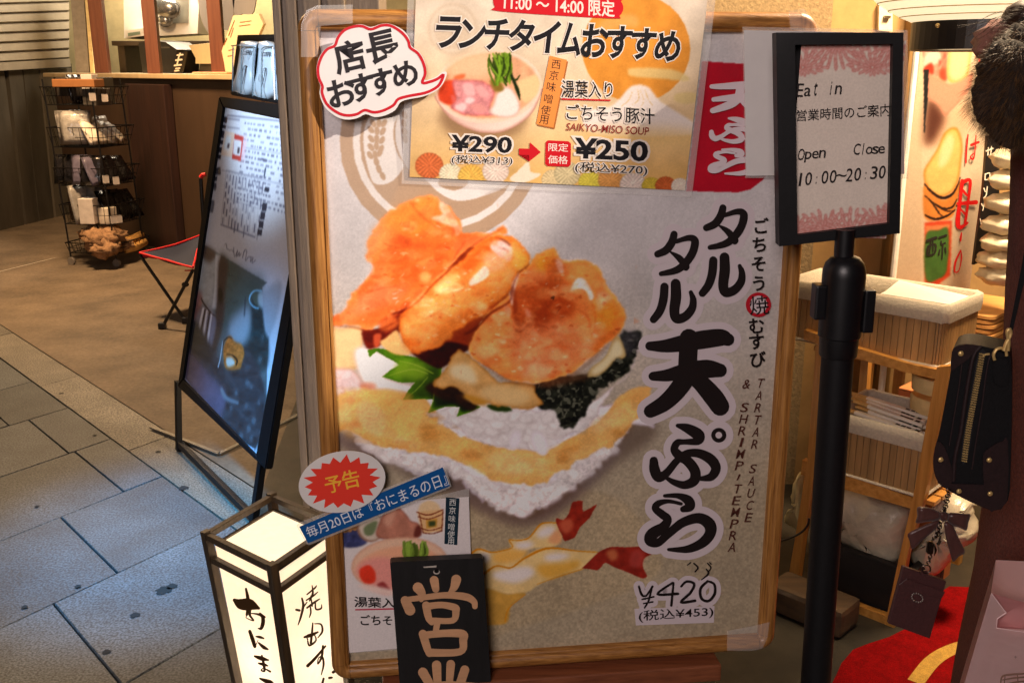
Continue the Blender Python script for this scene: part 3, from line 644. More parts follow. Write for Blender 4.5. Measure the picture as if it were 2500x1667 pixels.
# right shrimp
S.fill(f1("1360,680 1400,640 1450,610 1500,545 1560,505 1640,480 1670,530 1700,560 1760,570 1830,548 1900,580 1960,620 1990,690 2010,740 2060,800 2090,840 2130,900 2140,970 2110,1050 2060,1110 2000,1150 1930,1220 1850,1270 1780,1340 1700,1370 1610,1405 1520,1425 1450,1405 1380,1412 1310,1390 1250,1350 1180,1300 1100,1262 1060,1220 1045,1170 1080,1080 1130,1000 1170,930 1230,880 1330,800"), (218, 132, 74), soft=2.2, edge=(234, 162, 84), ew=16, noise=.12, ns=34, seed=17, rag=1.5, rs=14)
for t_, c_, a_, s_ in (("1400,700 1560,640 1720,720 1800,820 1760,960 1600,1060 1420,1100 1360,980 1350,820", (172, 74, 34), .75, 22), ("1480,880 1700,820 1760,930 1640,1020 1500,1040", (150, 58, 28), .6, 18), ("1420,1060 1660,1000 1860,1040 1940,1160 1800,1280 1560,1380 1400,1330 1300,1180", (212, 132, 92), .75, 26), ("1100,1080 1220,1010 1330,1080 1320,1240 1200,1280 1080,1200", (222, 150, 88), .7, 18), ("1560,510 1640,490 1660,570 1560,640 1500,600", (222, 146, 50), .7, 8), ("1780,580 1920,620 1980,740 1900,720 1780,660", (224, 156, 88), .8, 9), ("1930,820 2060,860 2120,960 2050,1060 1960,1010 1920,920", (222, 134, 52), .8, 14), ("2000,1080 2080,1060 1960,1190 1850,1260", (196, 104, 44), .7, 9), ("1330,780 1360,700 1400,650 1370,760 1350,880", (240, 214, 204), .9, 2), ("1350,840 1340,780 1360,740 1380,800 1390,960 1430,1030 1360,990", (130, 48, 24), .7, 7), ("1430,1330 1560,1290 1640,1320 1560,1390 1440,1390", (232, 176, 132), .7, 9), ("1650,560 1690,560 1710,640 1680,645", (236, 208, 196), .85, 3), ("1770,740 1800,690 1850,690 1900,760 1920,820 1895,840 1870,780 1820,760 1760,775", (240, 212, 206), .9, 3), ("1940,800 1990,780 2050,820 2010,860 1950,920", (232, 178, 140), .6, 6), ("1440,900 1470,910 1480,950 1450,955", (228, 150, 130), .7, 3), ("1300,870 1340,900 1330,960 1290,910", (226, 160, 130), .7, 4), ("1440,1240 1500,1220 1540,1290 1480,1330", (230, 170, 128), .6, 9), ("1700,1180 1800,1130 1900,1150 1820,1260 1700,1310", (220, 142, 96), .6, 14), ("1120,1160 1200,1130 1230,1210 1160,1240", (236, 178, 118), .6, 9)):
    S.fill(f1(t_), c_, soft=s_, a=a_)
S.brush(f1("1620,830,3 1640,812,5 1635,840,3"), 4, (40, 22, 16)); S.brush(f1("1650,900,2 1690,885,3 1660,930,3"), 3, (110, 40, 20)); S.brush(f1("1340,1000,1 1400,1060,5 1470,1000,2"), 4, (140, 56, 30), soft=2)
S.brush(f1("1900,840,2 1930,940,4 1920,1060,3 1880,1160,1"), 3, (170, 84, 40), soft=3, a=.6); S.brush(f1("1360,1060,2 1500,1010,6 1640,1050,3"), 5, (160, 70, 40), soft=4, a=.6)
# middle shrimp
S.fill(f1("740,760 800,700 850,650 930,600 1000,560 1050,500 1100,450 1150,410 1200,388 1280,385 1350,400 1400,440 1440,480 1475,540 1470,575 1430,620 1380,650 1350,700 1340,760 1300,810 1250,850 1180,900 1170,935 1080,970 1000,1030 940,1060 930,1100 880,1130 840,1170 780,1185 720,1205 690,1215 640,1208 600,1170 575,1120 555,1000 560,950 600,900 680,840"), (236, 146, 76), soft=2.2, edge=(222, 122, 50), ew=18, noise=.10, ns=30, seed=23, rag=1.2)
for t_, c_, a_, s_ in (("620,940 760,880 860,800 980,760 1040,800 900,960 760,1080 620,1090", (246, 168, 96), .8, 22), ("800,1050 950,950 1150,870 1260,820 1180,920 1000,1020 860,1120 760,1160", (190, 104, 42), .65, 16), ("1000,580 1120,460 1200,400 1260,430 1160,540 1060,640 980,680", (234, 98, 40), .85, 12), ("1210,430 1290,420 1350,480 1340,560 1280,550 1200,480", (228, 196, 190), .9, 4), ("1150,540 1230,500 1300,560 1280,620 1180,640", (214, 160, 130), .7, 9), ("1050,710 1100,650 1160,600 1190,660 1130,710 1060,740", (244, 210, 190), .95, 3), ("1350,540 1420,500 1470,560 1430,630 1370,620", (226, 166, 76), .8, 8), ("800,760 900,700 1000,740 960,780 860,800", (252, 214, 150), .75, 7), ("860,720 940,650 980,680 900,750", (250, 196, 120), .8, 6), ("1100,830 1180,780 1300,740 1240,830 1150,880", (206, 124, 56), .6, 10), ("600,1100 700,1140 680,1200 610,1160", (214, 104, 40), .7, 9), ("1180,860 1160,900 1080,930 1120,870", (238, 176, 110), .6, 6)):
    S.fill(f1(t_), c_, soft=s_, a=a_)
S.brush(f1("1230,400,4 1290,420,9 1340,460,6"), 6, (120, 60, 40), soft=2, a=.7); S.brush(f1("1250,470,2 1310,490,6 1330,520,3"), 5, (150, 90, 70), soft=2, a=.6); S.brush(f1("830,780,3 900,760,7 960,770,8 1010,750,3"), 6, (254, 226, 176), soft=3, a=.7)
# left shrimp
S.fill(f1("40,965 100,955 160,930 190,860 230,790 280,750 330,690 370,640 380,600 350,570 322,548 340,500 330,440 370,370 410,310 440,270 480,225 560,180 640,140 720,115 790,103 830,130 850,170 910,190 950,240 990,300 1000,370 1080,365 1200,372 1250,335 1290,312 1312,372 1260,380 1200,400 1100,450 1000,510 960,560 900,620 830,690 760,755 730,800 680,850 620,890 560,920 480,990 410,1020 350,1050 290,1040 280,1020 180,1015 100,1022 40,1005"), (252, 128, 56), soft=2.2, edge=(254, 150, 78), ew=20, noise=.07, ns=40, seed=29, rag=1.5, rs=14)
for t_, c_, a_, s_ in (("480,540 640,420 820,400 900,470 860,600 720,720 580,760 480,680", (246, 96, 34), .75, 26), ("500,240 640,170 790,130 830,210 700,260 560,300 470,330", (254, 150, 62), .8, 16), ("380,350 470,300 500,420 420,520 350,520", (254, 166, 92), .7, 16), ("780,265 860,240 840,200 850,150 910,200 960,280 990,350 960,390 930,330 880,310", (252, 196, 160), .95, 4), ("860,320 900,330 930,390 900,420", (244, 140, 80), .6, 5), ("300,800 420,700 520,760 620,720 560,840 420,900 280,940", (254, 140, 90), .7, 16), ("200,900 320,800 360,860 260,960 120,980", (250, 150, 98), .6, 12), ("620,480 760,460 820,540 720,600 640,580", (254, 138, 62), .6, 16), ("940,420 1080,390 1180,400 1040,470 960,520", (240, 120, 64), .7, 6), ("720,640 780,660 760,720 700,700", (254, 196, 120), .6, 7), ("420,990 560,900 640,850 620,900 520,980 440,1030", (196, 66, 26), .7, 6), ("430,1000 520,960 560,1000 500,1050 430,1050", (250, 130, 66), .8, 5), ("560,330 700,280 850,310 760,350 620,390", (255, 138, 50), .7, 12), ("380,640 470,560 560,600 460,690", (255, 140, 70), .6, 12)):
    S.fill(f1(t_), c_, soft=s_, a=a_)
S.brush(f1("920,590,2 970,500,4 1020,430,3"), 3, (180, 70, 36), soft=2, a=.7); S.brush(f1("930,400,2 940,360,4 930,320,2"), 3, (220, 100, 60), soft=2); S.brush(f1("500,940,2 570,920,6 620,890,2"), 5, (110, 30, 20), soft=2)
S.fill(f1("425,1140 470,1100 540,1050 580,1130 640,1215 520,1215"), (252, 198, 130), soft=4)
def blobs(pts, n, cols, s0, s1, a, seed, soft=3):
    """batter: soft lumps and flecks kept inside an outline"""
    sl_, mk_ = S.mask(pts, 3); keep = S.C[sl_].copy(); q = np.random.default_rng(seed); P = np.array([p[:2] for p in pts]); lo, hi = P.min(0), P.max(0)
    for k in range(n):
        x, y = q.uniform(lo, hi); r_ = q.uniform(s0, s1); th = q.uniform(0, 180); kk = 7; ring = [(x+r_*(1+.35*q.normal())*math.cos(6.283*j/kk), y+r_*.6*(1+.35*q.normal())*math.sin(6.283*j/kk)) for j in range(kk)]
        S.fill(ring, cols[q.integers(len(cols))], soft=soft*q.uniform(.5, 1.6), smooth=3, a=a*q.uniform(.4, 1))
    S.C[sl_] = keep*(1-mk_[..., None])+S.C[sl_]*mk_[..., None]
PL_ = f1("45,965 160,925 230,795 330,690 375,600 325,548 342,430 410,312 480,228 640,145 785,108 905,195 985,300 1000,372 1190,375 1100,448 1000,508 900,618 760,752 680,848 560,918 480,988 350,1045 280,1015 100,1020")
PM_ = f1("745,762 850,652 1000,562 1100,452 1200,392 1350,404 1435,482 1470,570 1380,648 1338,758 1250,848 1175,930 1000,1028 900,1085 840,1165 720,1200 640,1205 580,1125 558,1000 600,902")
PR_ = f1("1362,682 1450,612 1560,510 1640,485 1700,562 1830,552 1958,622 2008,740 2085,838 2136,965 2060,1105 1925,1215 1780,1335 1520,1420 1310,1385 1100,1258 1050,1175 1130,1000 1230,880 1332,800")
blobs(PL_, 150, [(255, 156, 86), (246, 98, 38), (255, 176, 112), (236, 84, 34)], 5, 26, .34, 201); blobs(PL_, 90, [(255, 200, 150), (222, 76, 30)], 2, 7, .5, 202, 1.5)
blobs(PM_, 150, [(250, 178, 112), (222, 116, 52), (252, 196, 138), (206, 100, 44)], 5, 24, .34, 203); blobs(PM_, 90, [(255, 222, 178), (170, 78, 36)], 2, 7, .45, 204, 1.5)
blobs(PR_, 190, [(242, 166, 108), (208, 112, 60), (248, 188, 138), (178, 84, 42)], 6, 30, .34, 205); blobs(PR_, 130, [(255, 216, 178), (146, 64, 32)], 2, 8, .45, 206, 1.5)
# creases and contact shadows
S.brush(f1("1290,330,1 1100,440,3 1000,525,6 900,635,6 790,735,5 690,850,3 610,905,1"), 3, (150, 52, 24), soft=3, a=.75)
S.brush(f1("1470,590,1 1390,660,4 1345,770,6 1330,850,5 1200,930,8 1090,1040,9 1010,1080,4"), 3, (104, 36, 20), soft=4, a=.75)
S.brush(f1("1060,1190,1 1200,1320,5 1320,1400,6 1520,1440,6 1720,1385,5 1900,1270,4 2080,1100,1"), 3, (112, 54, 28), soft=5, a=.55)
S.brush(f1("60,1010,1 240,1030,4 380,1060,5 520,1000,4 600,940,2"), 3, (150, 50, 24), soft=4, a=.6)
S.brush(f1("560,980,1 575,1110,4 630,1200,5 740,1205,4"), 3, (150, 62, 28), soft=5, a=.5)
for t_ in ("640,150,2 700,240,5 820,330,3", "420,420,1 520,470,4 640,460,2", "300,800,1 420,760,5 560,740,2", "480,620,1 560,560,4 700,560,1", "1420,760,1 1500,720,4 1640,740,1", "1500,1200,1 1640,1160,5 1800,1180,1", "1800,900,1 1880,960,5 1900,1080,1", "1180,1130,1 1260,1100,4 1380,1150,1", "680,1000,1 780,950,4 900,880,1", "900,800,1 1020,760,4 1180,700,1"): S.brush(f1(t_), 3, (176, 70, 30), soft=3, a=.42)
S.grade(PR_, sat=.98, con=1.08, gain=1.14, pivot=130, soft=2); S.grade(PL_, sat=.92, con=1.0, gain=1.03, pivot=130, soft=2); S.grade(PM_, sat=.97, con=1.08, gain=1.07, pivot=130, soft=2)
blobs(f2("50,500 330,475 600,500 820,645 1150,862 1400,902 1600,900 1980,690 2200,485 2300,500 2190,715 1960,895 1640,1080 1560,1138 1180,1105 900,955 400,878 60,800"), 170, [(255, 224, 158), (236, 168, 88), (255, 210, 130), (214, 140, 66)], 8, 34, .30, 207, 5)
def texture(pts, amt, scs, seed):
    sl_, mk_ = S.mask(pts, 4)
    n_ = sum((vnoise(S.X[sl_], S.Y[sl_], sc_, seed+i, 2)-.5)*2 for i, sc_ in enumerate(scs))
    rid = 1-np.abs(vnoise(S.X[sl_], S.Y[sl_]*1.3, 26, seed+9, 2)-.5)*2; S.C[sl_] *= (1+mk_*(amt*n_+.22*np.clip(rid-.86, 0, 1)/.14*amt*4))[..., None]
texture(f1("40,965 230,790 380,600 322,548 340,430 480,225 790,103 910,190 1000,370 1300,320 1470,540 1640,480 1830,548 2010,740 2140,970 2000,1150 1700,1370 1520,1425 1050,1180 640,1208 350,1050"), .045, (6, 14, 34), 81)
texture(f2("40,520 330,480 760,640 1250,890 1600,900 2200,480 2190,720 1960,900 1560,1140 1180,1110 700,930 200,775"), .05, (5, 15, 34), 91)
texture(f2("30,820 190,770 570,1000 1000,1110 1140,1270 1420,1385 1650,1260 2090,880 2190,740 1900,960 1560,1160 1100,1120 700,950 200,790"), .07, (6, 14, 30), 131)
S.fill(f2("40,835 200,800 420,985 640,1075 1000,1125 1150,1285 1420,1395 1640,1270 1800,1165 2080,905 2180,760 2050,1010 1700,1330 1420,1440 1120,1330 900,1160 500,1040"), (120, 100, 112), soft=16, a=.35)
S.grade(f2("20,-360 300,-300 600,-1010 1000,-1010 1500,-600 2160,-300 2260,60 2352,400 2200,760 1800,1200 1420,1400 900,1120 400,980 20,840"), sat=.96, con=1.20, gain=1.0, pivot=160)
# small glints of oil
gq = np.random.default_rng(12)
for k in range(70):
    poly_ = ((500, 300, 900, 900), (700, 500, 1350, 1000), (1400, 560, 2050, 1250))[k % 3]; x, y = gq.uniform(poly_[0], poly_[2]), gq.uniform(poly_[1], poly_[3]); a = gq.uniform(-1.2, .4); L = gq.uniform(6, 26)
    S.brush(f1(f"{x-L*math.cos(a)},{y-L*math.sin(a)},1 {x},{y+gq.uniform(-6,6)},{gq.uniform(2,5)} {x+L*math.cos(a)},{y+L*math.sin(a)},1"), 2, (252, 206, 170) if k % 4 else (255, 236, 224), soft=1.2, a=gq.uniform(.25, .6))
# painted shrimps at the bottom
GOLD = (206, 138, 40); CRM = (230, 200, 144)
S.fill(f3("130,610 210,560 310,580 430,550 420,490 560,480 640,390 690,370 760,370 800,440 790,500 740,540 560,560 500,650 430,690 340,680 260,730 200,700"), CRM, soft=3, noise=.08)
S.fill(f3("250,740 340,680 430,690 500,640 620,560 740,550 900,570 1050,575 1000,640 950,700 800,740 640,810 540,870 400,880 250,850"), CRM, soft=3, noise=.08)
S.fill(f3("240,850 400,880 540,870 470,930 430,970 410,1080 330,1100 240,1080"), (204, 160, 84), soft=4, noise=.1)
for t_ in ("190,600 250,580 290,620 240,660", "460,520 560,500 600,530 500,570", "620,440 690,390 750,400 740,450 640,480", "300,730 420,700 560,680 600,740 480,800 340,780", "680,600 780,585 860,600 780,640 690,640"): S.fill(f3(t_), (234, 226, 226), soft=8, a=.9)
S.fill(f3("620,680 800,660 920,640 900,700 700,770"), (222, 170, 76), soft=9, a=.8); S.fill(f3("300,600 420,560 560,580 480,640 340,660"), (236, 182, 96), soft=8, a=.8); S.fill(f3("700,500 760,420 800,460 780,520"), (230, 160, 120), soft=6, a=.7)
S.brush(f3("130,605,6 200,558,6 300,580,4 440,548,3 420,492,4 470,495,3 560,478,4 640,385,5 700,368,4 770,372,3"), 4, GOLD); S.brush(f3("240,735,8 330,678,5 430,692,5 520,630,6 640,568,8 740,550,6 900,570,4 1060,580,3"), 6, GOLD); S.brush(f3("620,810,2 760,760,3 950,700,3"), 3, GOLD, a=.8); S.brush(f3("390,1080,4 420,980,5 540,880,3"), 4, GOLD, a=.7)
S.fill(f3("755,350 770,335 810,350 850,300 870,230 900,215 950,215 950,290 1050,235 1020,290 1000,330 930,400 900,460 880,480 820,500 800,460 770,400"), (150, 52, 38), soft=1.5, smooth=2, noise=.2, ns=14); S.fill(f3("780,370 860,340 880,400 820,450"), (206, 112, 84), soft=6, a=.8)
S.fill(f3("945,695 990,650 1050,590 1100,560 1160,540 1260,545 1370,540 1400,560 1445,592 1400,615 1380,650 1385,700 1412,750 1380,768 1330,750 1250,715 1180,690 1110,655 1080,690 1050,710 1000,700"), (142, 50, 40), soft=1.5, smooth=2, noise=.2, ns=16); S.fill(f3("1120,580 1180,560 1200,620 1150,640"), (206, 130, 90), soft=5, a=.8); S.fill(f3("1300,580 1380,570 1370,680 1290,680"), (190, 90, 84), soft=6, a=.6)
S.grade(f3("100,200 1100,150 1480,560 1400,800 500,1120 200,1120"), sat=1.1, con=1.12); S.speck(.025, 2.6, 71); S.speck(.03, 60, 72)
S.build("picture", print_mat("poster_print", .42, .38, .10, 4, grain=.03), bd, 0.0, "glossy print of shrimp tempura on rice")
# ---------------------------------------------------------------- its lettering
PALE = ink("letter_halo", (214, 200, 204)); BLK = ink("letter_black", (30, 22, 22)); BRN = ink("letter_brown", (84, 44, 36)); RED = ink("letter_red", (190, 28, 44))
I = Ink(BP)
sh2 = lambda P, dx, dy: [(p[0]+dx, p[1]+dy)+tuple(q/2.851 for q in p[2:3]) for p in P]
def wpt(fn, txt, s): return [(p[0], p[1], p[2]) for p in fn(txt)]     # widths are already scaled by the crop
TA = [f4("755,165,50 740,220,56 700,275,56 640,303,48"), f4("770,215,30 860,190,42 900,212,55 885,290,56 835,365,56 770,415,50 665,440,34"), f4("730,288,14 790,330,44 835,385,52 838,398,44")]
RU = [f4("688,530,58 680,620,60 655,700,58 612,758,52"), f4("766,508,68 768,600,74 757,700,70 775,752,66 835,735,62 880,680,56 888,620,46 872,568,28")]
off2 = (-340/2.851, 183/2.851)
TEN = [f4("245,1125,62 350,1125,88 480,1105,115 620,1080,128 740,1066,118 790,1080,90"), f4("268,1335,62 370,1328,85 500,1298,110 640,1284,128 735,1294,96"), f4("518,1070,130 512,1200,130 500,1330,132 440,1430,125 350,1520,112 250,1578,92"), f4("530,1330,90 610,1390,120 690,1480,135 735,1545,130")]
PU = [f5("398,228,26 460,246,60 528,288,74 522,325,50 440,330,34 396,335,44 376,375,50 402,412,60 460,450,64 505,512,66 500,572,64 440,600,52 372,582,38 328,556,24"), f5("247,448,52 252,505,66 278,552,62 330,522,50 390,450,44 450,405,48 530,402,56 605,440,66 637,495,62 608,548,52 545,560,30")]
RA = [f5("315,668,22 400,668,36 462,696,62 474,735,60 432,752,40"), f5("418,718,22 340,702,26 276,716,42 258,748,46 300,785,52 334,815,52 308,862,62 242,905,76 226,945,76 272,962,52 340,905,52 430,835,58 530,808,66 596,846,76 600,905,70 552,962,62 460,1002,48 340,1005,20")]
big = TA+RU+[[(p[0]+off2[0], p[1]+off2[1], p[2]) for p in s_] for s_ in TA+RU]+TEN+PU+RA
for s_ in big: I.stroke(s_, mi=0, extra=17)
ringc = f5("655,288")[0]
I.poly([(ringc[0]+36*x, ringc[1]+36*y) for x, y in sphere_pts(24)], 0)
PRICE = [f3("1352,825,15 1372,885,17 1405,890,15 1450,825,15"), f3("1446,828,14 1422,925,14 1392,978,12"), f3("1375,918,12 1458,900,12"), f3("1385,948,11 1452,936,11"), f3("1592,800,16 1485,880,18 1632,878,20"), f3("1600,800,15 1584,962,18"), f3("1655,825,16 1695,790,18 1748,808,20 1722,870,20 1655,938,20 1755,928,20"), f3("1845,788,18 1795,840,20 1800,910,20 1850,930,20 1895,880,20 1892,810,18 1845,788,16")]
for s_ in PRICE: I.stroke(s_, mi=0, extra=11)
I.poly(f3("1320,985 1895,965 1890,1085 1330,1105"), 0)
for s_ in big: I.stroke(s_, mi=1)
I.poly([(ringc[0]+18.5*x, ringc[1]+18*y) for x, y in sphere_pts(24)], 1); I.poly([(ringc[0]+8*x, ringc[1]+8*y) for x, y in sphere_pts(20)], 0)
for s_ in PRICE: I.stroke(s_, mi=1)
I.line("(税込¥453)", f3("1350,1000 1885,965 1885,1050 1352,1085"), 1, .007)
for t_ in ("1700,672,7 1722,655,9", "1745,660,10 1775,690,12 1755,720,10", "1845,660,8 1868,690,10 1850,720,9", "1835,700,8 1850,735,14 1800,778,8", "1855,650,5 1870,665,7"): I.stroke(f3(t_), mi=1)
for ch, (x, y) in zip("ごちそう", ((1025, 288), (1008, 420), (1003, 555), (1005, 690))): I.char(ch, *f4(f"{x},{y}")[0], 41, 1, .022, -4)
c_ = f4("1003,838")[0]; I.poly([(c_[0]+31*x, c_[1]+30*y) for x, y in sphere_pts(30)], 3); I.poly([(c_[0]+21*x, c_[1]+22*y) for x, y in sphere_pts(30)], 0)
I.char("焼", *f4("1008,842")[0], 50, 1, .006, -4)
for ch, (x, y) in zip("むすび", ((990, 985), (990, 1095), (1000, 1218))): I.char(ch, *f4(f"{x},{y}")[0], 42, 1, .022, -4)
for k, ch in enumerate("TARTAR SAUCE"):
    t_ = k/11; x, y = 1745+(1718-1745)*t_, 880+(1188-880)*t_
    if ch != ' ': cx, cy = kD(f"{x},{y}")[0]; I.glyph(ch, [(cx-6+3, cy-11), (cx+10+3, cy-11), (cx+6, cy+11), (cx-9, cy+11)], 2, .004)
for k, ch in enumerate("& SHRIMP-TEMPRA"):
    t_ = k/14; x, y = 1715+(1682-1715)*t_, 882+(1256-882)*t_
    if ch in ' ': continue
    cx, cy = kD(f"{x},{y}")[0]; w_, h_ = (2, 7) if ch == '-' else (3, 11) if ch == 'I' else (9, 11); I.glyph(ch, [(cx-w_+3, cy-h_), (cx+w_+3, cy-h_), (cx+w_-3, cy+h_), (cx-w_-3, cy+h_)], 2, .004)
def mapstrokes(strokes, src, dst):                    # copy strokes from one box of the picture to another
    (x0, y0, x1, y1), (a0, b0, a1, b1) = src, dst; k = ((a1-a0)/(x1-x0)+(b1-b0)/(y1-y0))/2
    return [[(a0+(p[0]-x0)*(a1-a0)/(x1-x0), b0+(p[1]-y0)*(b1-b0)/(y1-y0), p[2]*k*1.0) for p in s_] for s_ in strokes]
def bbox(strokes): P = np.array([p[:2] for s_ in strokes for p in s_]); return (*P.min(0), *P.max(0))
def k4box(x0, y0, x1, y1): a = k4(f"{x0},{y0} {x1},{y1}"); return (*a[0], *a[1])
TEN2 = [k4("1592,692,34 1690,690,50 1850,680,58 2000,678,50"), k4("1608,795,36 1700,786,48 1850,772,56 1960,768,40"), k4("1822,690,66 1808,770,72 1745,832,66 1600,884,44"), k4("1830,785,60 1900,845,78 1990,885,70")]
for s_ in TEN2+mapstrokes(PU, bbox(PU), k4box(1590, 945, 1950, 1130))+mapstrokes(RA, bbox(RA), k4box(1590, 1195, 1950, 1385)): I.stroke(s_, mi=4)
I.build("lettering", [PALE, BLK, BRN, RED, ink("letter_white", (222, 206, 210))], bd)
# clear film folded over three corners
M_film = clear_mat("clear_film", .20)
def film(pts, off, name="clear_film", parent=None, bulge=.004):
    m = MB(); P = [BP.hit(*p, off) for p in pts]; c = np.mean(P, 0)+BP.n*bulge; m.smooth = True; v = [m.v(p) for p in P]; cv = m.v(c)
    for i in range(len(v)): m.face([v[i], v[(i+1) % len(v)], cv])
    return m.build(name, M_film, parent or bd)
film([(735, 60), (748, 26), (775, 14), (861, 12), (861, 58), (778, 64), (776, 140), (735, 140)], .0168); film(f3("1985,1145 2170,1110 2290,1080 2275,1190 2240,1270 2160,1288 1985,1285"), .0168); film([(1925, 28), (1962, 22), (2004, 70), (1990, 84), (1930, 72)], .0168, bulge=.012)
# ---------------------------------------------------------------- easel
es = thing("easel", "brown wooden easel carrying the framed poster", "easel", BP.at(0, BY0, -.1)*np.array([1, 1, 0]))
M_es = wood("easel_wood", (110, 58, 34), (146, 84, 52), 'X', fine=120); M_es2 = wood("easel_leg_wood", (110, 58, 34), (146, 84, 52), 'Z', fine=120)
m = MB(); m.box(BP.at(-.01, BY0-.019, -.005), (.56, .03, .085), [BP.d, BP.u, BP.n], .003); m.build("ledge", M_es, es)
for x in (-.235, .2):
    a = BP.at(x, BY0-.03, -.036); b = BP.at(x*1.15, 0, 0); b = np.array([b[0], b[1], 0])+BP.n*np.array([.0, .0, 0]); b = np.array([a[0]+x*.08, a[1]-.02, 0]); ax = (a-b)/np.linalg.norm(a-b)
    m = MB(); m.box((a+b)/2, (.045, .022, np.linalg.norm(a-b)), [BP.d, np.cross(ax, BP.d), ax], .002); m.build("leg", M_es2, es)
a = BP.at(0, .2, -.034); b = np.array([a[0]+.05, a[1]+.42, 0]); ax = (a-b)/np.linalg.norm(a-b)
m = MB(); m.box((a+b)/2, (.04, .02, np.linalg.norm(a-b)), [BP.d, np.cross(ax, BP.d), ax], .002); m.build("rear_leg", M_es2, es)
a, b = BP.at(0, BY0-.05, -.04), BP.at(0, .25, -.04); m = MB(); m.box((a+b)/2, (.05, np.linalg.norm(b-a), .012), [BP.d, BP.u, BP.n], .002); m.build("spine", M_es2, es)
# ================================================================ sheets and cards fixed on the poster
M_card = pm("white_card", (226, 220, 216), .45, var=.03, bump=.03); M_lam = clear_mat("laminate", .16)
def subplane(bl, br, off, base=BP, up=None):
    o = base.hit(*bl, off); return Plane(o, base.hit(*br, off)-o, base.u if up is None else up)
def slab(pl, pts, th, mat, name, parent, off=0.0, smooth=0):
    P = cr(pts, smooth) if smooth else pts
    m = MB(); m.prism([pl.hit(p[0], p[1], off) for p in P], -pl.n*th)
    return m.build(name, mat, parent)
# ---------------------------------------------------------------- lunch sheet
LP = subplane((1000, 432), (1672, 465), .004, up=BP.u*.28+BP.n*.0165)
lw = LP.loc(1672, 465)[0]; lh = LP.loc(1012, 0)[1]+.045
lt = thing("lunch_sheet", "laminated lunch time sheet with a soup bowl, taped over the top of the framed poster", "menu sheet", LP.at(lw/2, 0, 0))
Q = Sheet(LP, 0, lw, 0, lh, .001)
t = np.clip(Q.Y/465, 0, 1)[..., None]
Q.C[:] = np.array((234, 214, 190))*(1-t**1.6)+np.array((238, 184, 104))*t**1.6
Q.C *= (1+.10*(vnoise(Q.X, Q.Y, 60, 51, 3)-.5)*2)[..., None]
for r_ in (62, 54, 46): Q.disc(1105, 72, r_*1.0, r_*1.05, (214, 188, 158) if r_ != 54 else (238, 222, 200), soft=2, a=.5)
Q.disc(1553, 119, 132, 132, (232, 150, 56), soft=1.2, a=.95, noise=.1, ns=30); 
Q.fill(k4("690,330 760,260 900,210 990,220 1010,160 960,120 830,130 700,190"), (226, 176, 100), soft=6, a=.7)
for t_ in ("925,575 960,545 1240,550 1390,600 1400,650 1200,630 960,610", "1290,780 1320,745 1450,740 1500,800 1400,830 1310,815"): Q.fill(k4(t_), (232, 204, 138), soft=2, a=.8)
Q.fill(k4("600,880 760,860 850,800 950,690 1080,692 1170,800 1260,860 1420,960 1500,1020 1400,1080 700,1080 560,960"), (246, 232, 224), soft=2, a=.95)
for t_ in ("1000,710,3 1010,790,4 960,840,2", "960,730,2 930,800,4 870,850,2", "1060,720,3 1090,800,3 1130,850,2", "1020,720,2 1050,800,3 1030,850,2"): Q.brush(k4(t_), 3, (222, 170, 80), soft=1.5)
Q.fill(k4("600,1040 1000,1020 1450,1050 1480,1160 600,1180"), (242, 200, 130), soft=22, a=.8)
Q.bw = 1.8
# flowers along the foot
fl = np.random.default_rng(3)
for cx, cy, r_, c_ in ((1048, 405, 32, (226, 120, 70)), (1100, 425, 26, (244, 226, 190)), (1150, 432, 30, (244, 190, 90)), (1350, 440, 26, (226, 200, 150)), (1385, 425, 30, (216, 196, 150)), (1440, 445, 26, (224, 206, 80)), (1490, 440, 28, (226, 160, 90)), (1545, 452, 30, (236, 214, 200)), (1590, 455, 22, (220, 190, 70)), (1625, 455, 24, (214, 110, 60)), (1660, 455, 20, (240, 220, 200)), (1210, 418, 30, (240, 214, 196))):
    Q.disc(cx, cy, r_*1.08, r_, np.array(c_)*.86, soft=1)
    for ring in range(4, 0, -1):
        n_ = 4+4*ring
        for k in range(n_):
            a = 6.283*(k+.5*(ring % 2))/n_; d = r_*.98*ring/4.4; Q.disc(cx+d*math.cos(a), cy+d*math.sin(a)*.95, r_*.15, r_*.085, np.minimum(np.array(c_)*fl.uniform(1.0, 1.12), 250), rot=math.degrees(a), soft=.6)
Q.fill(k4("-20,1430 40,1370 130,1290 150,1370 230,1390 150,1440 60,1460"), (248, 226, 200), soft=1.5)
# the bowl of soup
Q.disc(1180, 285, 110, 62, (120, 84, 60), soft=16, a=.55)
Q.fill(k3("1185,760 1230,860 1290,935 1360,985 1450,1030 1540,1058 1620,1066 1700,1058 1780,1032 1880,975 1960,900 2010,800 2020,700 1700,800 1400,800"), (232, 188, 172), soft=1.5, edge=(206, 150, 130), ew=12, grad=((250, 222, 206), (1150, 215), (1240, 300)))
Q.disc(1192, 212, 131, 90, (246, 214, 190), rot=-4, soft=1.5); Q.disc(1192, 210, 124, 83, (240, 176, 132), rot=-4, soft=2.5, noise=.1, ns=20, edge=(246, 204, 170), ew=10)
Q.disc(1160, 160, 70, 32, (248, 204, 160), rot=-10, soft=12, a=.8)
Q.fill(k3("1215,720 1260,650 1340,650 1360,760 1330,840 1240,820 1210,780"), (226, 76, 42), soft=3, noise=.1); Q.fill(k3("1340,610 1420,590 1410,630 1340,640"), (240, 120, 70), soft=3)
Q.fill(k3("1320,650 1400,640 1480,640 1560,650 1640,700 1660,760 1620,860 1640,920 1540,925 1420,915 1330,880 1310,840 1350,780"), (232, 150, 150), soft=2.5, noise=.16, ns=12, edge=(216, 112, 112), ew=8, rag=1.5)
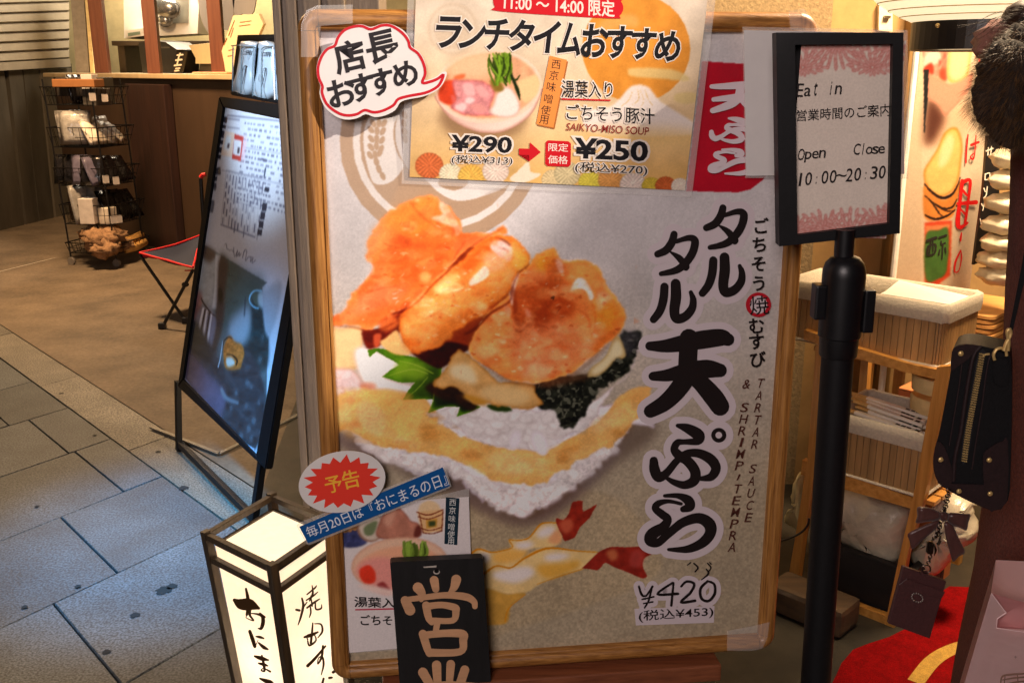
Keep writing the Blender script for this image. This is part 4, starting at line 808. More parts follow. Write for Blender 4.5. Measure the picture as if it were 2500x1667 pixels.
for t_, c_ in (("1400,680 1480,670 1500,760 1430,760", (246, 190, 186)), ("1340,860 1400,820 1440,850 1400,890", (248, 214, 210)), ("1500,700 1560,690 1620,760 1560,780", (244, 176, 172)), ("1460,850 1540,830 1600,870 1540,900", (240, 160, 152)), ("1440,780 1500,790 1470,830 1420,820", (250, 220, 216)), ("1310,760 1350,780 1330,830", (236, 110, 100))): Q.fill(k3(t_), c_, soft=3, a=.9)
Q.fill(k3("1615,900 1650,830 1680,740 1760,690 1830,760 1860,850 1830,920 1720,940"), (246, 232, 222), soft=2.5, edge=(228, 190, 176), ew=8)
Q.fill(k3("1840,660 1920,620 1980,600 2020,660 1990,760 1900,820 1860,760"), (244, 206, 150), soft=3); Q.fill(k3("1620,640 1700,650 1730,720 1660,730"), (150, 120, 50), soft=4)
for k in range(46):
    x0 = fl.uniform(1600, 1790); y0 = fl.uniform(420, 480); x1 = fl.uniform(1660, 1800); y1 = fl.uniform(600, 690)
    Q.brush(k3(f"{x0},{y0},7 {(x0+x1)/2+fl.uniform(-40,40)},{(y0+y1)/2},9 {x1},{y1},6"), 3, np.array((104, 136, 34))*fl.uniform(.5, 1.35), soft=.8)
Q.brush(k3("1790,600,10 1840,720,16 1860,800,5"), 4, (40, 56, 26)); Q.brush(k3("1860,600,4 1830,640,8 1800,620,4"), 3, (50, 66, 26))
Q.grade(None, sat=.90, con=1.15, gain=.96, pivot=175); Q.speck(.03, 3, 61)
Q.build("print", print_mat("sheet_print", .36, .4, .10, 6, gscale=500, grain=.03), lt, .0004, "printed picture of pork soup")
lam = LP
m = MB(); P = [LP.at(x, y, -.0006) for x, y in ((-.011, -.0105), (lw+.012, -.0105), (lw+.012, lh), (-.011, lh))]; m.prism(P, -LP.n*.0004); m.build("laminate", M_lam, lt)
J = Ink(LP, .0009)
HALO2 = ink("sheet_halo", (236, 222, 208)); SRED = ink("sheet_red", (204, 22, 34)); SORG = ink("sheet_orange", (238, 146, 70)); SDRK = ink("sheet_red_brown", (150, 54, 44)); SBLK = ink("sheet_black", (24, 22, 26))
P = [(1522, 22), (1512, 40), (1490, 46), (1222, 29), (1208, 18), (1204, 0), (1212, -18), (1230, -24), (1500, -8), (1516, 4)]; J.poly(P, 1, smooth=3)
J.line("11:00 ～ 14:00 限定", [(1232, -13), (1500, 3), (1500, 42), (1230, 24)], 0, .018)
ttl = [("ラ", k3, 1195, 140, 1385, 380), ("ン", k3, 1390, 165, 1578, 385), ("チ", k3, 1585, 155, 1768, 395), ("タ", k3, 1780, 165, 1965, 405), ("イ", k4, 180, 175, 372, 420), ("ム", k4, 375, 190, 550, 440), ("お", k4, 560, 200, 760, 455), ("す", k4, 760, 215, 948, 465), ("す", k4, 955, 232, 1140, 472), ("め", k4, 1148, 255, 1338, 488)]
for ext, mi in ((.062, 0), (.030, 4)):
    for ch, fn, x0, y0, x1, y1 in ttl:
        a = fn(f"{x0+14},{y0} {x1+14},{y0+6} {x1-14},{y1} {x0-14},{y1-6}"); J.glyph(ch, a, mi, ext)
TAG = k4("300,445 438,480 330,1018 193,990"); J.poly([(x+3, y+4) for x, y in TAG], 5); J.poly(TAG, 2)
for ch, x, y in zip("西京味噌使用", (352, 334, 314, 290, 270, 254), (517, 603, 695, 790, 880, 957)): J.char(ch, *k4(f"{x},{y}")[0], 25, 4, 0, 8)
def halo_line(txt, quad, mi, bold, hb):
    J.glyph(txt, quad, 0, hb); J.glyph(txt, quad, mi, bold)
halo_line("湯葉入り", k4("398,640 802,655 800,778 392,782"), 4, .010, .075)
J.poly(k4("395,785 786,796 786,808 395,798"), 1)
halo_line("ごちそう豚汁", k4("438,832 1136,868 1136,992 436,955"), 4, .010, .075)
J.line("SAIKYO-MISO SOUP", k4("440,982 1095,1018 1088,1080 428,1040"), 3, .006)
J.poly(k4("55,1185 140,1187 142,1135 230,1215 135,1290 138,1238 55,1235"), 1)
bx = k4("285,1120 450,1128 470,1145 468,1315 450,1332 283,1325 264,1308 268,1138"); J.poly(bx, 1)
J.line("限定", k4("292,1142 448,1148 446,1212 290,1206"), 0, .009); J.line("価格", k4("290,1238 446,1244 443,1310 286,1304"), 0, .009)
for q_, txt, b_, h_ in ((k3("1325,1080 1795,1095 1785,1220 1318,1205"), "¥290", .03, .10), (k3("1320,1235 1805,1248 1795,1325 1312,1310"), "(税込¥313)", .007, .075), (k4("515,1105 1080,1130 1072,1285 510,1258"), "¥250", .032, .10), (k4("508,1290 1082,1318 1075,1408 500,1380"), "(税込¥270)", .007, .075)):
    halo_line(txt, q_, 4, b_, h_)
J.build("lettering", [HALO2, SRED, SORG, SDRK, SBLK, ink("sheet_shadow", (176, 104, 50))], lt)
# ---------------------------------------------------------------- speech bubble
bb = thing("speech_bubble", "white cloud shaped card outlined in red at the poster's top left corner", "card", BP.hit(880, 270, .02))
OUT = k3("530,205 600,197 672,218 760,192 835,196 925,240 975,300 996,368 1060,420 1105,505 1114,600 1102,642 1180,622 1248,575 1278,588 1245,672 1185,730 1085,772 965,795 905,820 865,880 785,922 700,935 630,912 560,945 470,955 385,925 300,850 262,750 268,690 242,615 238,530 268,440 318,385 370,352 392,300 448,240")
slab(BP, OUT, .0026, M_card, "card", bb, .0236, smooth=3)
J = Ink(BP, .0239)
RD = k3("530,216 600,211 672,236 760,205 835,210 918,262 968,325 985,382 1048,430 1092,512 1104,592 1082,662 1150,652 1208,628 1250,598 1228,660 1190,702 1105,742 980,766 890,792 850,842 762,886 692,897 622,880 560,912 478,922 400,897 320,832 282,742 285,690 256,622 250,540 280,450 328,392 384,366 410,300 460,244")
P = cr([(x, y, 7.5) for x, y in RD], 4); n_ = len(P); L_, R_ = [], []
o = J.lift()
for i in range(n_):
    t = P[(i+1) % n_, :2]-P[i-1, :2]; t /= np.hypot(*t)+1e-9; nn = np.array([-t[1], t[0]])*3.4; L_.append(J.m.v(BP.hit(*(P[i, :2]+nn), o))); R_.append(J.m.v(BP.hit(*(P[i, :2]-nn), o)))
J.m.mi = 0
for i in range(n_): J.m.face([L_[i], L_[(i+1) % n_], R_[(i+1) % n_], R_[i]])
for ch, x, y, s_ in (("店", 500, 452, 262), ("長", 762, 372, 272), ("お", 438, 740, 250), ("す", 595, 700, 246), ("す", 752, 655, 238), ("め", 943, 592, 232)): J.char(ch, *k3(f"{x},{y}")[0], s_/3.267, 1, .026, -13)
J.build("lettering", [ink("bubble_red", (196, 18, 36)), ink("bubble_black", (30, 24, 28))], bb)
# ---------------------------------------------------------------- small soup card at the bottom left
scp = thing("soup_card", "small laminated white soup card tucked into the poster's lower left corner", "card", BP.hit(990, 1590, .004))
SP = subplane(k8("365,1380")[0], k8("1170,1310")[0], .0045)
sw_ = SP.loc(*k8("1128,365")[0])[0]; shh = SP.loc(*k8("300,470")[0])[1]
slab(BP, k8("296,560 1132,360 1150,1330 362,1385"), .0006, M_lam, "laminate", scp, .0038)
T = Sheet(SP, 0, sw_, 0, shh, .001); T.C[:] = (222, 214, 212); T.bw = 1.7
T.fill(k8("330,610 430,560 450,620 430,690 340,720"), (60, 60, 90), soft=6)
for k in range(26):
    x, y = fl.uniform(335, 440), fl.uniform(570, 630); cx, cy = k8(f"{x},{y}")[0]; T.disc(cx, cy, 5.5, 5, np.array((170, 130, 92))*fl.uniform(.7, 1.15), soft=1)
T.fill(k8("340,650 440,630 500,690 430,725 350,715"), (70, 74, 110), soft=4, noise=.3, ns=12)
T.disc(*k8("520,600")[0], 34, 36, (150, 116, 100), soft=2); T.disc(*k8("525,598")[0], 30, 33, (206, 192, 178), soft=2); T.fill(k8("480,600 560,560 540,640 490,650"), (120, 130, 100), soft=4)
T.fill(k8("560,660 580,560 620,490 690,478 740,520 770,560 820,580 835,640 800,670 700,680"), (182, 130, 112), soft=3, noise=.14, ns=24, edge=(150, 96, 82), ew=10); T.fill(k8("600,560 640,500 680,500 640,600"), (206, 160, 140), soft=6); T.fill(k8("800,600 840,590 830,650 790,660"), (110, 60, 54), soft=4)
T.fill(k8("815,510 830,460 880,435 930,450 960,500 940,520 840,520"), (226, 200, 164), soft=2); T.fill(k8("812,505 970,490 972,590 960,625 850,640 825,580"), (222, 186, 142), soft=1.5, smooth=0); T.fill(k8("862,555 935,545 932,600 865,608"), (206, 160, 90), soft=1, smooth=0)
for t_ in ("805,505,3 880,525,4 972,490,3", "815,535,3 880,550,3 970,518,3", "830,605,3 890,620,3 965,600,3", "848,635,3 905,640,3 962,622,3", "822,515,3 848,636,3", "970,495,3 962,625,3"): T.brush(k8(t_), 1.4, (110, 46, 30), soft=.6)
T.fill(k8("880,565 925,560 922,592 882,596"), (70, 80, 50), soft=1.5, smooth=0)
T.disc(*k8("700,830")[0], 118, 66, (228, 194, 170), rot=-5, soft=2, edge=(214, 170, 146), ew=12); T.disc(*k8("700,850")[0], 104, 52, (232, 180, 150), rot=-5, soft=5)
T.fill(k8("430,860 500,800 640,790 700,900 640,1010 560,990 470,930"), (226, 160, 150), soft=8); T.fill(k8("455,860 510,835 550,880 545,940 490,950 455,910"), (214, 76, 56), soft=4, noise=.1); T.fill(k8("560,960 600,940 640,990 600,1000"), (150, 70, 70), soft=4)
T.fill(k8("440,960 560,1010 680,1020 660,990 520,960"), (236, 210, 200), soft=5)
for k in range(34):
    x0 = fl.uniform(720, 860); T.brush(k8(f"{x0},{fl.uniform(680,710)},7 {x0+fl.uniform(-20,20)},{760},9 {785+(x0-790)*.7},{fl.uniform(790,830)},6"), 3, np.array((120, 140, 70))*fl.uniform(.6, 1.3), soft=.8)
T.grade(None, sat=1.15, con=1.15); T.speck(.03, 3, 33); T.build("print", print_mat("sheet_print"), scp, .0003)
J = Ink(SP, .0008); NAVY = ink("card_navy", (22, 46, 60))
J.poly(k8("988,415 1072,422 1058,712 978,704"), 0)
for ch, x, y in zip("西京味噌使用", (1030, 1028, 1026, 1022, 1020, 1018), (448, 497, 548, 598, 645, 690)): J.char(ch, *k8(f"{x},{y}")[0], 18.5, 1, 0, 3)
J.glyph("湯葉入り", k8("420,1030 740,1046 740,1102 422,1095"), 2, .02); J.poly(k8("425,1108 740,1100 740,1110 425,1117"), 3)
J.glyph("ごちそう", k8("455,1145 720,1150 720,1205 462,1208"), 2, .02)
J.build("lettering", [NAVY, ink("card_white", (226, 226, 222)), ink("card_black", (36, 28, 28)), ink("card_red", (196, 70, 90))], scp)
# ---------------------------------------------------------------- blue strip and starburst sticker
bs = thing("blue_strip", "narrow blue laminated strip with white characters across the frame's left rail", "notice strip", BP.hit(905, 1235, .017))
slab(BP, k8("60,592 72,575 965,222 985,228 1022,345 1010,358 140,712 122,706"), .0006, M_lam, "laminate", bs, .0172)
slab(BP, k8("78,598 968,230 1012,345 132,700"), .0006, ink("strip_blue", (14, 84, 150), .35), "strip", bs, .0182)
J = Ink(BP, .0185); J.line("毎月20日は『おにまるの日』", k8("108,605 980,255 1008,335 140,668"), 0, .004); J.build("lettering", [ink("strip_white", (226, 230, 236))], bs)
sb_ = thing("starburst_card", "oval white card with a red starburst overlapping the blue strip", "card", BP.hit(835, 1175, .021))
ov = [(k8("343,320")[0][0]+107*math.cos(a)*math.cos(-.2)-74*math.sin(a)*math.sin(-.2), k8("343,320")[0][1]+107*math.cos(a)*math.sin(-.2)+74*math.sin(a)*math.cos(-.2)) for a in np.linspace(0, 2*math.pi, 48, endpoint=False)]
slab(BP, ov, .0012, M_card, "card", sb_, .0215)
J = Ink(BP, .0219); c_ = k8("343,322")[0]; sp_ = []
for k in range(36):
    a = 2*math.pi*k/36+.05; q = (1.0 if k % 2 == 0 else .77)*(1+.05*math.sin(k*2.3)); x, y = 95*q*math.cos(a), 64*q*math.sin(a); sp_.append((c_[0]+x*math.cos(-.16)-y*math.sin(-.16), c_[1]+x*math.sin(-.16)+y*math.cos(-.16)))
J.poly(sp_, 0)
J.char("予", *k8("290,335")[0], 45, 1, .012, -13); J.char("告", *k8("398,303")[0], 47, 1, .012, -13)
J.build("lettering", [ink("burst_red", (236, 62, 46)), ink("burst_yellow", (250, 186, 60))], sb_)
# ---------------------------------------------------------------- black wooden plaque
pq = thing("wooden_plaque", "black wooden plaque with bare wood characters standing against the foot of the poster", "plaque", BP.hit(1120, 1960, .03)*np.array([1, 1, 0]))
QP = subplane(k8("690,1568")[0], k8("1255,1568")[0], .034)
slab(BP, k8("642,828 652,818 1205,792 1216,798 1320,2320 760,2320"), .016, pm("black_lacquer", (22, 20, 21), .5, scale=40, var=.3, bump=.12, stretch=(1, 1, .2)), "board", pq, .036)
J = Ink(BP, .0364)
EI = [k8("815,975,66 838,1012,50 835,1050,30"), k8("915,930,56 925,985,44"), k8("1052,925,62 1040,970,50 1015,1003,26"), k8("735,1055,56 765,1115,66"), k8("728,1052,34 850,1036,36 990,1022,40 1110,1032,46 1160,1060,40 1168,1092,34"), k8("865,1085,50 880,1160,44 900,1192,34"), k8("868,1092,44 960,1082,40 1040,1098,46 1050,1120,46 1030,1178,38 905,1178,36"), k8("935,1190,40 925,1245,36"), k8("845,1262,52 870,1345,48 885,1385,40"), k8("850,1270,44 980,1258,46 1090,1262,52 1095,1300,50 1075,1372,44 885,1378,50")]
GYO = [k8("845,1500,60 880,1560,56"), k8("930,1455,58 935,1560,50"), k8("1018,1450,54 1010,1560,44"), k8("1105,1485,56 1080,1560,56"), k8("840,1600,60 1000,1580,50 1170,1590,50"), k8("930,1640,30 960,1680,30"), k8("860,1740,40 1150,1730,40"), k8("1000,1600,44 1010,2000,44"), k8("850,1840,40 1180,1830,40"), k8("980,1850,30 880,1960,34"), k8("1030,1850,30 1150,1960,40")]
CHU = [k8("880,2080,44 890,2190,40"), k8("880,2080,40 1180,2070,44 1170,2190,44"), k8("890,2195,38 1170,2185,38"), k8("1020,2010,44 1040,2290,40")]
for s_ in EI+GYO+CHU: J.stroke(s_, mi=0)
J.poly(k8("848,845 930,838 928,850 850,852"), 1); cx, cy = k8("930,878")[0]; J.poly([(cx+8*x, cy+6*y) for x, y in sphere_pts(16)], 1); J.poly([(cx+6*x, cy-2+5*y) for x, y in sphere_pts(16)], 2)
J.build("lettering", [pm("bare_wood", (206, 156, 116), .6, scale=60, var=.12, stretch=(.2, 1, 1)), ink("bright_wire", (190, 180, 170), .3), ink("hole_black", (10, 9, 9))], pq)
# ---------------------------------------------------------------- blank laminated sheet behind the black framed sign
ws = thing("blank_sheet", "blank white laminated sheet hanging over the poster's right rail behind the black framed sign", "sheet", BP.hit(1860, 425, .02))
m = MB(); P = [BP.hit(*q, o_) for q, o_ in ((k4("1850,243")[0], .024), ((2205, 82), .024), ((2208, 425), .012), (k4("1868,1403")[0], .012))]; m.prism(P, -BP.n*.0006); m.build("paper", M_card, ws)
m = MB(); P = [BP.hit(*q, o_) for q, o_ in ((k4("1838,215")[0], .0225), ((2216, 74), .0225), ((2218, 437), .0105), (k4("1860,1420")[0], .0105))]; m.prism(P, -BP.n*.0005); m.build("laminate", M_lam, ws)
# ================================================================ lit floor lantern
LZ = .42
LT = [G(*kL(p)[0], LZ) for p in ("620,85", "105,385", "625,640")]; LT.append(LT[0]+LT[2]-LT[1])     # back, left, front, right
cen = np.mean(LT, 0); s1 = np.linalg.norm(LT[0]-LT[1]); dA = (LT[2]-LT[1])/np.linalg.norm(LT[2]-LT[1]); hs = .104
dB = np.cross((0, 0, 1.0), dA); cor = LT                 # back, left, front, right
shift = np.array([.028, -.002, 0])
def lc(k, z, q=1.0):                                  # a corner of the tapering body at height z
    f_ = (LZ-z)/LZ; return np.array([*(cen+(cor[k]-cen)*q*(1-.13*f_)+shift*f_)[:2], z])
lan = thing("floor_lantern", "lit square paper floor lantern in a dark wooden frame beside the framed poster", "lantern", np.array([*(cen+shift)[:2], 0]))
M_lw = wood("lantern_wood", (44, 34, 24), (72, 57, 40), 'Z', rough=.5, fine=120)
for k in range(4):
    a, b = lc(k, LZ+.004), lc(k, 0); ax = (a-b)/np.linalg.norm(a-b); X = dA-ax*np.dot(dA, ax); X /= np.linalg.norm(X)
    m = MB(); m.box((a+b)/2, (.0165, .0165, np.linalg.norm(a-b)), [X, np.cross(ax, X), ax], .0015); m.build("post", M_lw, lan)
def bar(p, q, w_, h_, name, parent, mat):
    d = (q-p); L = np.linalg.norm(d); d /= L; u = np.array([0, 0, 1.0]); u = u-d*np.dot(u, d); u /= np.linalg.norm(u); m = MB(); m.box((p+q)/2, (L, w_, h_), [d, np.cross(u, d), u], .0012); return m.build(name, mat, parent)
for k in range(4):
    for z in (LZ-.006, LZ-.056, .03):
        p, q = lc(k, z), lc((k+1) % 4, z); d = (q-p)/np.linalg.norm(q-p); bar(p+d*.0085, q-d*.0085, .0125, .0125, "rail", lan, M_lw)
def lit_paper(name, col, e):
    m = bpy.data.materials.new(name); m.use_nodes = True; n = m.node_tree; n.nodes.clear(); o = n.nodes.new("ShaderNodeOutputMaterial"); a = n.nodes.new("ShaderNodeAddShader"); em = n.nodes.new("ShaderNodeEmission"); tr = n.nodes.new("ShaderNodeBsdfTranslucent")
    tc = n.nodes.new("ShaderNodeTexCoord"); z = n.nodes.new("ShaderNodeTexNoise"); z.inputs['Scale'].default_value = 60; z.inputs['Detail'].default_value = 5; r = n.nodes.new("ShaderNodeValToRGB"); r.color_ramp.elements[0].color = (*lin(np.array(col)*.93), 1); r.color_ramp.elements[1].color = (*lin(col), 1)
    n.links.new(tc.outputs['Object'], z.inputs['Vector']); n.links.new(z.outputs[0], r.inputs[0]); n.links.new(r.outputs[0], em.inputs[0]); n.links.new(r.outputs[0], tr.inputs[0]); em.inputs[1].default_value = e
    n.links.new(em.outputs[0], a.inputs[0]); n.links.new(tr.outputs[0], a.inputs[1]); n.links.new(a.outputs[0], o.inputs[0]); return m
M_paper = lit_paper("lit_paper", (255, 242, 224), .30); M_lk = ink("lantern_ink", (70, 44, 14), .8)
pz0, pz1 = .035, LZ-.030
for k in range(4):
    a, b, c, d = lc(k, pz0, .90), lc((k+1) % 4, pz0, .90), lc((k+1) % 4, pz1, .90), lc(k, pz1, .90); nrm = np.cross(b-a, d-a); nrm /= np.linalg.norm(nrm)
    nm = MB(); nm.prism([a, b, c, d], -nrm*.0008); nm.build("paper_panel", M_paper, lan)
top = [lc(k, pz1+.0012, .90) for k in range(4)]; m = MB(); m.prism(top, (0, 0, .0008)); m.build("paper_lid", lit_paper("lit_paper_top", (255, 241, 220), .46), lan)
for k in range(4): bar(lc(k, pz1+.004, .88), lc((k+1) % 4, pz1+.004, .88), .006, .005, "lid_edge", lan, M_lw)
def facepl(k):
    a, b, d = lc(k, pz0, .90), lc((k+1) % 4, pz0, .90), lc(k, pz1, .90); return Plane(a, b-a, d-a)
# face 1: left-front, face 2: right-front
for k, sets in ((1, ("420,825,12 435,900,20 440,960,22 425,1030,12", "330,915,20 380,945,58 450,950,62 520,978,16", "455,965,18 450,1030,14 480,1075,8 420,1050,5 460,1020,6 540,1035,16 555,1080,22 540,1135,18 515,1135,5", "530,1018,10 565,1048,14", "450,1160,18 475,1230,22 490,1280,16 500,1260,6 515,1230,4", "500,1200,8 530,1205,16 560,1215,8", "520,1250,10 560,1285,20 592,1300,10", "490,1355,12 540,1372,24 595,1385,10", "520,1410,10 560,1420,18 590,1430,8", "545,1350,10 560,1420,16 565,1470,12 540,1465,8 560,1450,6 610,1475,12", "530,1530,10 580,1550,24 625,1568,20 660,1640,16 600,1690,12")),
                (2, ("860,900,10 870,960,14 850,1050,12 830,1108,6", "815,990,12 840,995,14", "900,930,6 870,970,10", "900,870,8 960,820,10 975,800,5", "940,800,6 945,860,12 920,920,8", "895,915,8 950,880,10 985,850,5", "900,975,10 960,930,12 1000,905,6", "930,880,6 940,960,10", "925,960,8 930,1010,10 918,1050,6", "965,930,8 970,985,10 1010,980,10 1015,950,5", "880,1205,12 930,1190,20 985,1165,10", "945,1095,8 940,1160,12 930,1250,14", "905,1225,8 900,1190,5 950,1180,6 970,1230,10 920,1270,12 905,1235,8", "960,1100,6 1010,1105,10 1020,1160,12 985,1210,6", "905,1430,18 960,1375,16 1045,1275,10", "1025,1275,12 1015,1360,14 985,1415,8 990,1370,6 1020,1360,10 1030,1420,12 1012,1500,6", "1105,1480,16 1115,1475,16", "1075,1525,14 1095,1522,12", "1030,1530,12 1020,1600,14 1060,1660,12"))):
    J = Ink(facepl(k), .0012)
    for t_ in sets: J.stroke([(p[0], p[1], p[2]*1.45) for p in kL(t_)])
    J.build("lettering", [M_lk], lan)
lamp("lantern_bulb", 'POINT', tuple(cen+shift*.7-np.array([0, 0, LZ-.15])), (0, 0, 0), 1.4, (1, .94, .86), .03)
# ================================================================ black framed sign on its post
SY = 1.36
def sv(u, v, off=0.0): p = VY(u, v, SY); return p
ss = thing("sign_stand", "black framed opening hours sign on a black barrier post", "sign", (VY(1985, 1667, SY)[0], SY, 0))
M_bk = pm("black_paint", (17, 16, 18), .5, spec=.3, scale=120, var=.2, bump=.03); M_bk2 = pm("black_plastic", (17, 16, 19), .38, scale=60, var=.2, bump=.02)
SGP = Plane(VY(2050, 340, SY), (math.cos(R(4)), -math.sin(R(4))*1, 0), (.0, .0, 1))
fo = [(1895, 80), (2206, 80), (2197, 570), (1903, 602)]; fi = [(1941, 110), (2180, 108), (2171, 546), (1947, 574)]
def fp(p, off): return SGP.hit(p[0], p[1], off)
m = MB(); 
for i in range(4):
    j = (i+1) % 4; a, b, c, d = fo[i], fo[j], fi[j], fi[i]
    A = [m.v(fp(a, 0)), m.v(fp(b, 0)), m.v(fp(c, 0)), m.v(fp(d, 0))]; B = [m.v(fp(a, 0)-SGP.n*.03), m.v(fp(b, 0)-SGP.n*.03), m.v(fp(c, 0)-SGP.n*.012), m.v(fp(d, 0)-SGP.n*.012)]
    m.face(A); m.face([A[0], B[0], B[1], A[1]]); m.face([A[3], A[2], B[2], B[3]])
bk = [m.v(fp(p, 0)-SGP.n*.0302) for p in fo]; m.face(bk)
bmesh.ops.remove_doubles(m.b, verts=m.b.verts[:], dist=1e-5)
fr = m.build("sign_frame", M_bk, ss)
PNL = Plane(SGP.o-SGP.n*.0115, SGP.d, SGP.u)
x0 = PNL.loc(1947, 330)[0]-.004; x1 = PNL.loc(2178, 330)[0]+.006; y0 = PNL.loc(2050, 574)[1]-.004; y1 = PNL.loc(2050, 108)[1]+.004
E_ = Sheet(PNL, x0, x1, y0, y1, .0011); E_.C[:] = (228, 213, 198); E_.C *= (1+.05*(vnoise(E_.X, E_.Y, 60, 4, 2)-.5))[..., None]
def petals(cx, cy, R0, n, rings, seed, clip):
    q = np.random.default_rng(seed)
    for r_ in range(rings, 0, -1):
        k_ = int(n*(.6+.4*r_/rings))
        for k in range(k_):
            a = 2*math.pi*(k+.5*(r_ % 2))/k_+q.normal(0, .03); d = R0*r_/rings; L = R0/rings*.75
            px_, py_ = cx+d*math.cos(a), cy+d*math.sin(a)*.95
            if clip[0] < py_ < clip[1]: E_.disc(px_, py_, L, L*.36, (198, 112, 102), rot=math.degrees(a), soft=.5); E_.disc(px_, py_, L*.88, L*.24, (232, 196, 184), rot=math.degrees(a), soft=.5, edge=(222, 170, 160), ew=2)
for a in ((2040, 110, 70, 22, 5, 1, (80, 172)), (1960, 165, 55, 18, 4, 2, (80, 178)), (2130, 165, 55, 18, 4, 3, (80, 178)), (2175, 120, 40, 14, 3, 4, (80, 175)), (1930, 100, 40, 14, 3, 5, (80, 176)), (2015, 560, 58, 20, 4, 6, (520, 620)), (2075, 575, 62, 20, 4, 7, (508, 620)), (2150, 545, 50, 18, 4, 8, (505, 620)), (1945, 560, 40, 14, 3, 9, (530, 620)), (2180, 530, 30, 12, 2, 12, (505, 600))): petals(*a)
E_.build("sign_paper", print_mat("paper_print", .6, .12, .35, 9), ss, 0.0)
J = Ink(PNL, .0008); BK = ink("sign_black", (34, 26, 26))
def typed(txt, x0, y0, x1, y1, h, b_=.00808, lo=None):   # typewriter spacing along a line, in crop coordinates
    n_ = max(len(txt)-1, 1); asc = "bdfhklt"; wide = {'i': .13, 'l': .11, 't': .5, 'r': .5, ':': .13, '1': .30, 'I': .4}
    for k, ch in enumerate(txt):
        if ch == ' ': continue
        cx, cy = x0+(x1-x0)*k/n_, y0+(y1-y0)*k/n_; w_ = 38*wide.get(ch, 1.0)
        if ch == '~': w_ = 58; t_, d_ = h*.62, h*.42
        elif ch == ':': t_, d_ = h*.62, h*.05
        elif ch.isupper() or ch.isdigit() or ch in asc or ch == 'i': t_, d_ = h, 0
        elif ch == 'p': t_, d_ = h*.66, -h*.26
        else: t_, d_ = h*.66, 0
        s_ = .14
        J.glyph(ch, [(1850+(cx-w_/2+t_*s_)/2.412, (cy-t_)/2.412), (1850+(cx+w_/2+t_*s_)/2.412, (cy-t_)/2.412), (1850+(cx+w_/2+d_*s_)/2.412, (cy-d_)/2.412), (1850+(cx-w_/2+d_*s_)/2.412, (cy-d_)/2.412)], 0, b_)
typed("Eat in", 244, 572, 472, 556, 78); typed("Open", 252, 945, 378, 930, 68); typed("Close", 580, 913, 726, 905, 66); typed("10:00~20:30", 246, 1096, 728, 1052, 76)
J.line("営業時間のご案内", k5("230,650 778,612 780,684 228,716"), 0, .006)
J.build("lettering", [BK], ss)
ax_t = VY(2062, 590, SY); ax_b = np.array([VY(1985, 1667, SY)[0], SY, 0]); pax = ax_t-ax_b; pax[1] = .0; pd = pax/np.linalg.norm(pax)
def pp(v, y=SY):                                      # centre line of the post at picture row v
    u = 2062+(1997-2062)*(v-590)/(1660-590); return VY(u, v, y)
foot = pp(1667)+pd*(-(pp(1667)[2])/pd[2])
m = MB(); m.tube([pp(560), pp(640)], .0135, 16); m.build("neck", M_bk2, ss, autosmooth=40)
h0 = pp(868); hL = np.linalg.norm(pp(622)-h0)
m = MB(); m.lathe([(0, hL), (.012, hL-.0005), (.020, hL-.004), (.0265, hL-.012), (.0295, hL-.022), (.0298, hL-.03), (.0298, .03), (.0275, .028), (.0265, .002), (.0255, 0), (0, 0)], h0, 32, pd); m.build("head", M_bk2, ss, autosmooth=35)
for sx in (-1, 1):
    c_ = pp(755)+np.array([sx*.0355, -.004, 0]) if sx > 0 else pp(735)+np.array([sx*.032, 0, 0]); m = MB(); m.box(c_, (.016, .026, .062 if sx > 0 else .05), [np.cross((0, 1.0, 0), pd), (0, 1, 0), pd], .003); m.build("belt_slot", M_bk2, ss)
m = MB(); m.tube([pp(868), foot+pd*.02], .0228, 28); m.build("pole", M_bk, ss, autosmooth=40)
m = MB(); m.lathe([(0, 0), (.16, 0), (.16, .008), (.14, .018), (.05, .03), (0, .03)], (foot[0], foot[1], .002), 40); m.build("base", M_bk, ss, autosmooth=40)
# ================================================================ paper lantern hanging at the top right
HY = 1.98; hc = VY(2440, -236, HY); 
hl = thing("paper_lantern", "large lit white paper lantern with thin ribs and a black lower ring", "paper lantern", hc-np.array([0, 0, .27]))
ra, rb = .295, .235
m = MB(); m.smooth = True; prof = []
for k in range(0, 97):
    a = -1.115+2.23*k/96; w_ = 1-.012*abs(math.sin(k*math.pi/4)); prof.append((ra*math.cos(a)*w_, rb*math.sin(a)))
m.lathe(prof, hc, 48); m.build("shade", glow("lantern_paper", (255, 232, 186), 1.0), hl)
for k in range(4, 96, 4):
    a = -1.115+2.23*k/96; r_ = ra*math.cos(a)*1.001; z = rb*math.sin(a)
    if k > 56: continue
    m = MB(); m.tube([hc+(r_*math.cos(q), r_*math.sin(q), z) for q in np.linspace(0, 2*math.pi, 60, endpoint=False)], .0011, 5, closed=True); m.build("rib", pm("rib_tan", (190, 160, 110), .7), hl)
zb = rb*math.sin(-math.pi/2*.93)
m = MB(); m.lathe([(.128, -.206), (.131, -.208), (.131, -.262), (.126, -.264), (.123, -.262), (.123, -.206), (.128, -.206)], hc, 48); m.build("lower_ring", pm("ring_black", (24, 20, 18), .35), hl)
m = MB(); m.blob(VY(2289, 63, HY-.10), (.004, .004, .004)); m.build("rivet", pm("brass", (190, 160, 100), .3, metal=.9), hl)
m = MB(); m.tube([hc+(0, 0, rb*.98), hc+(0, 0, 1.2)], .004, 8); m.build("cord", pm("cord_black", (25, 22, 20), .7), hl)
lamp("paper_lantern_bulb", 'POINT', tuple(hc+np.array([0, -.0, 0])-np.array([0, 0, .36])), (0, 0, 0), 2.2, (1, .70, .38), .12)
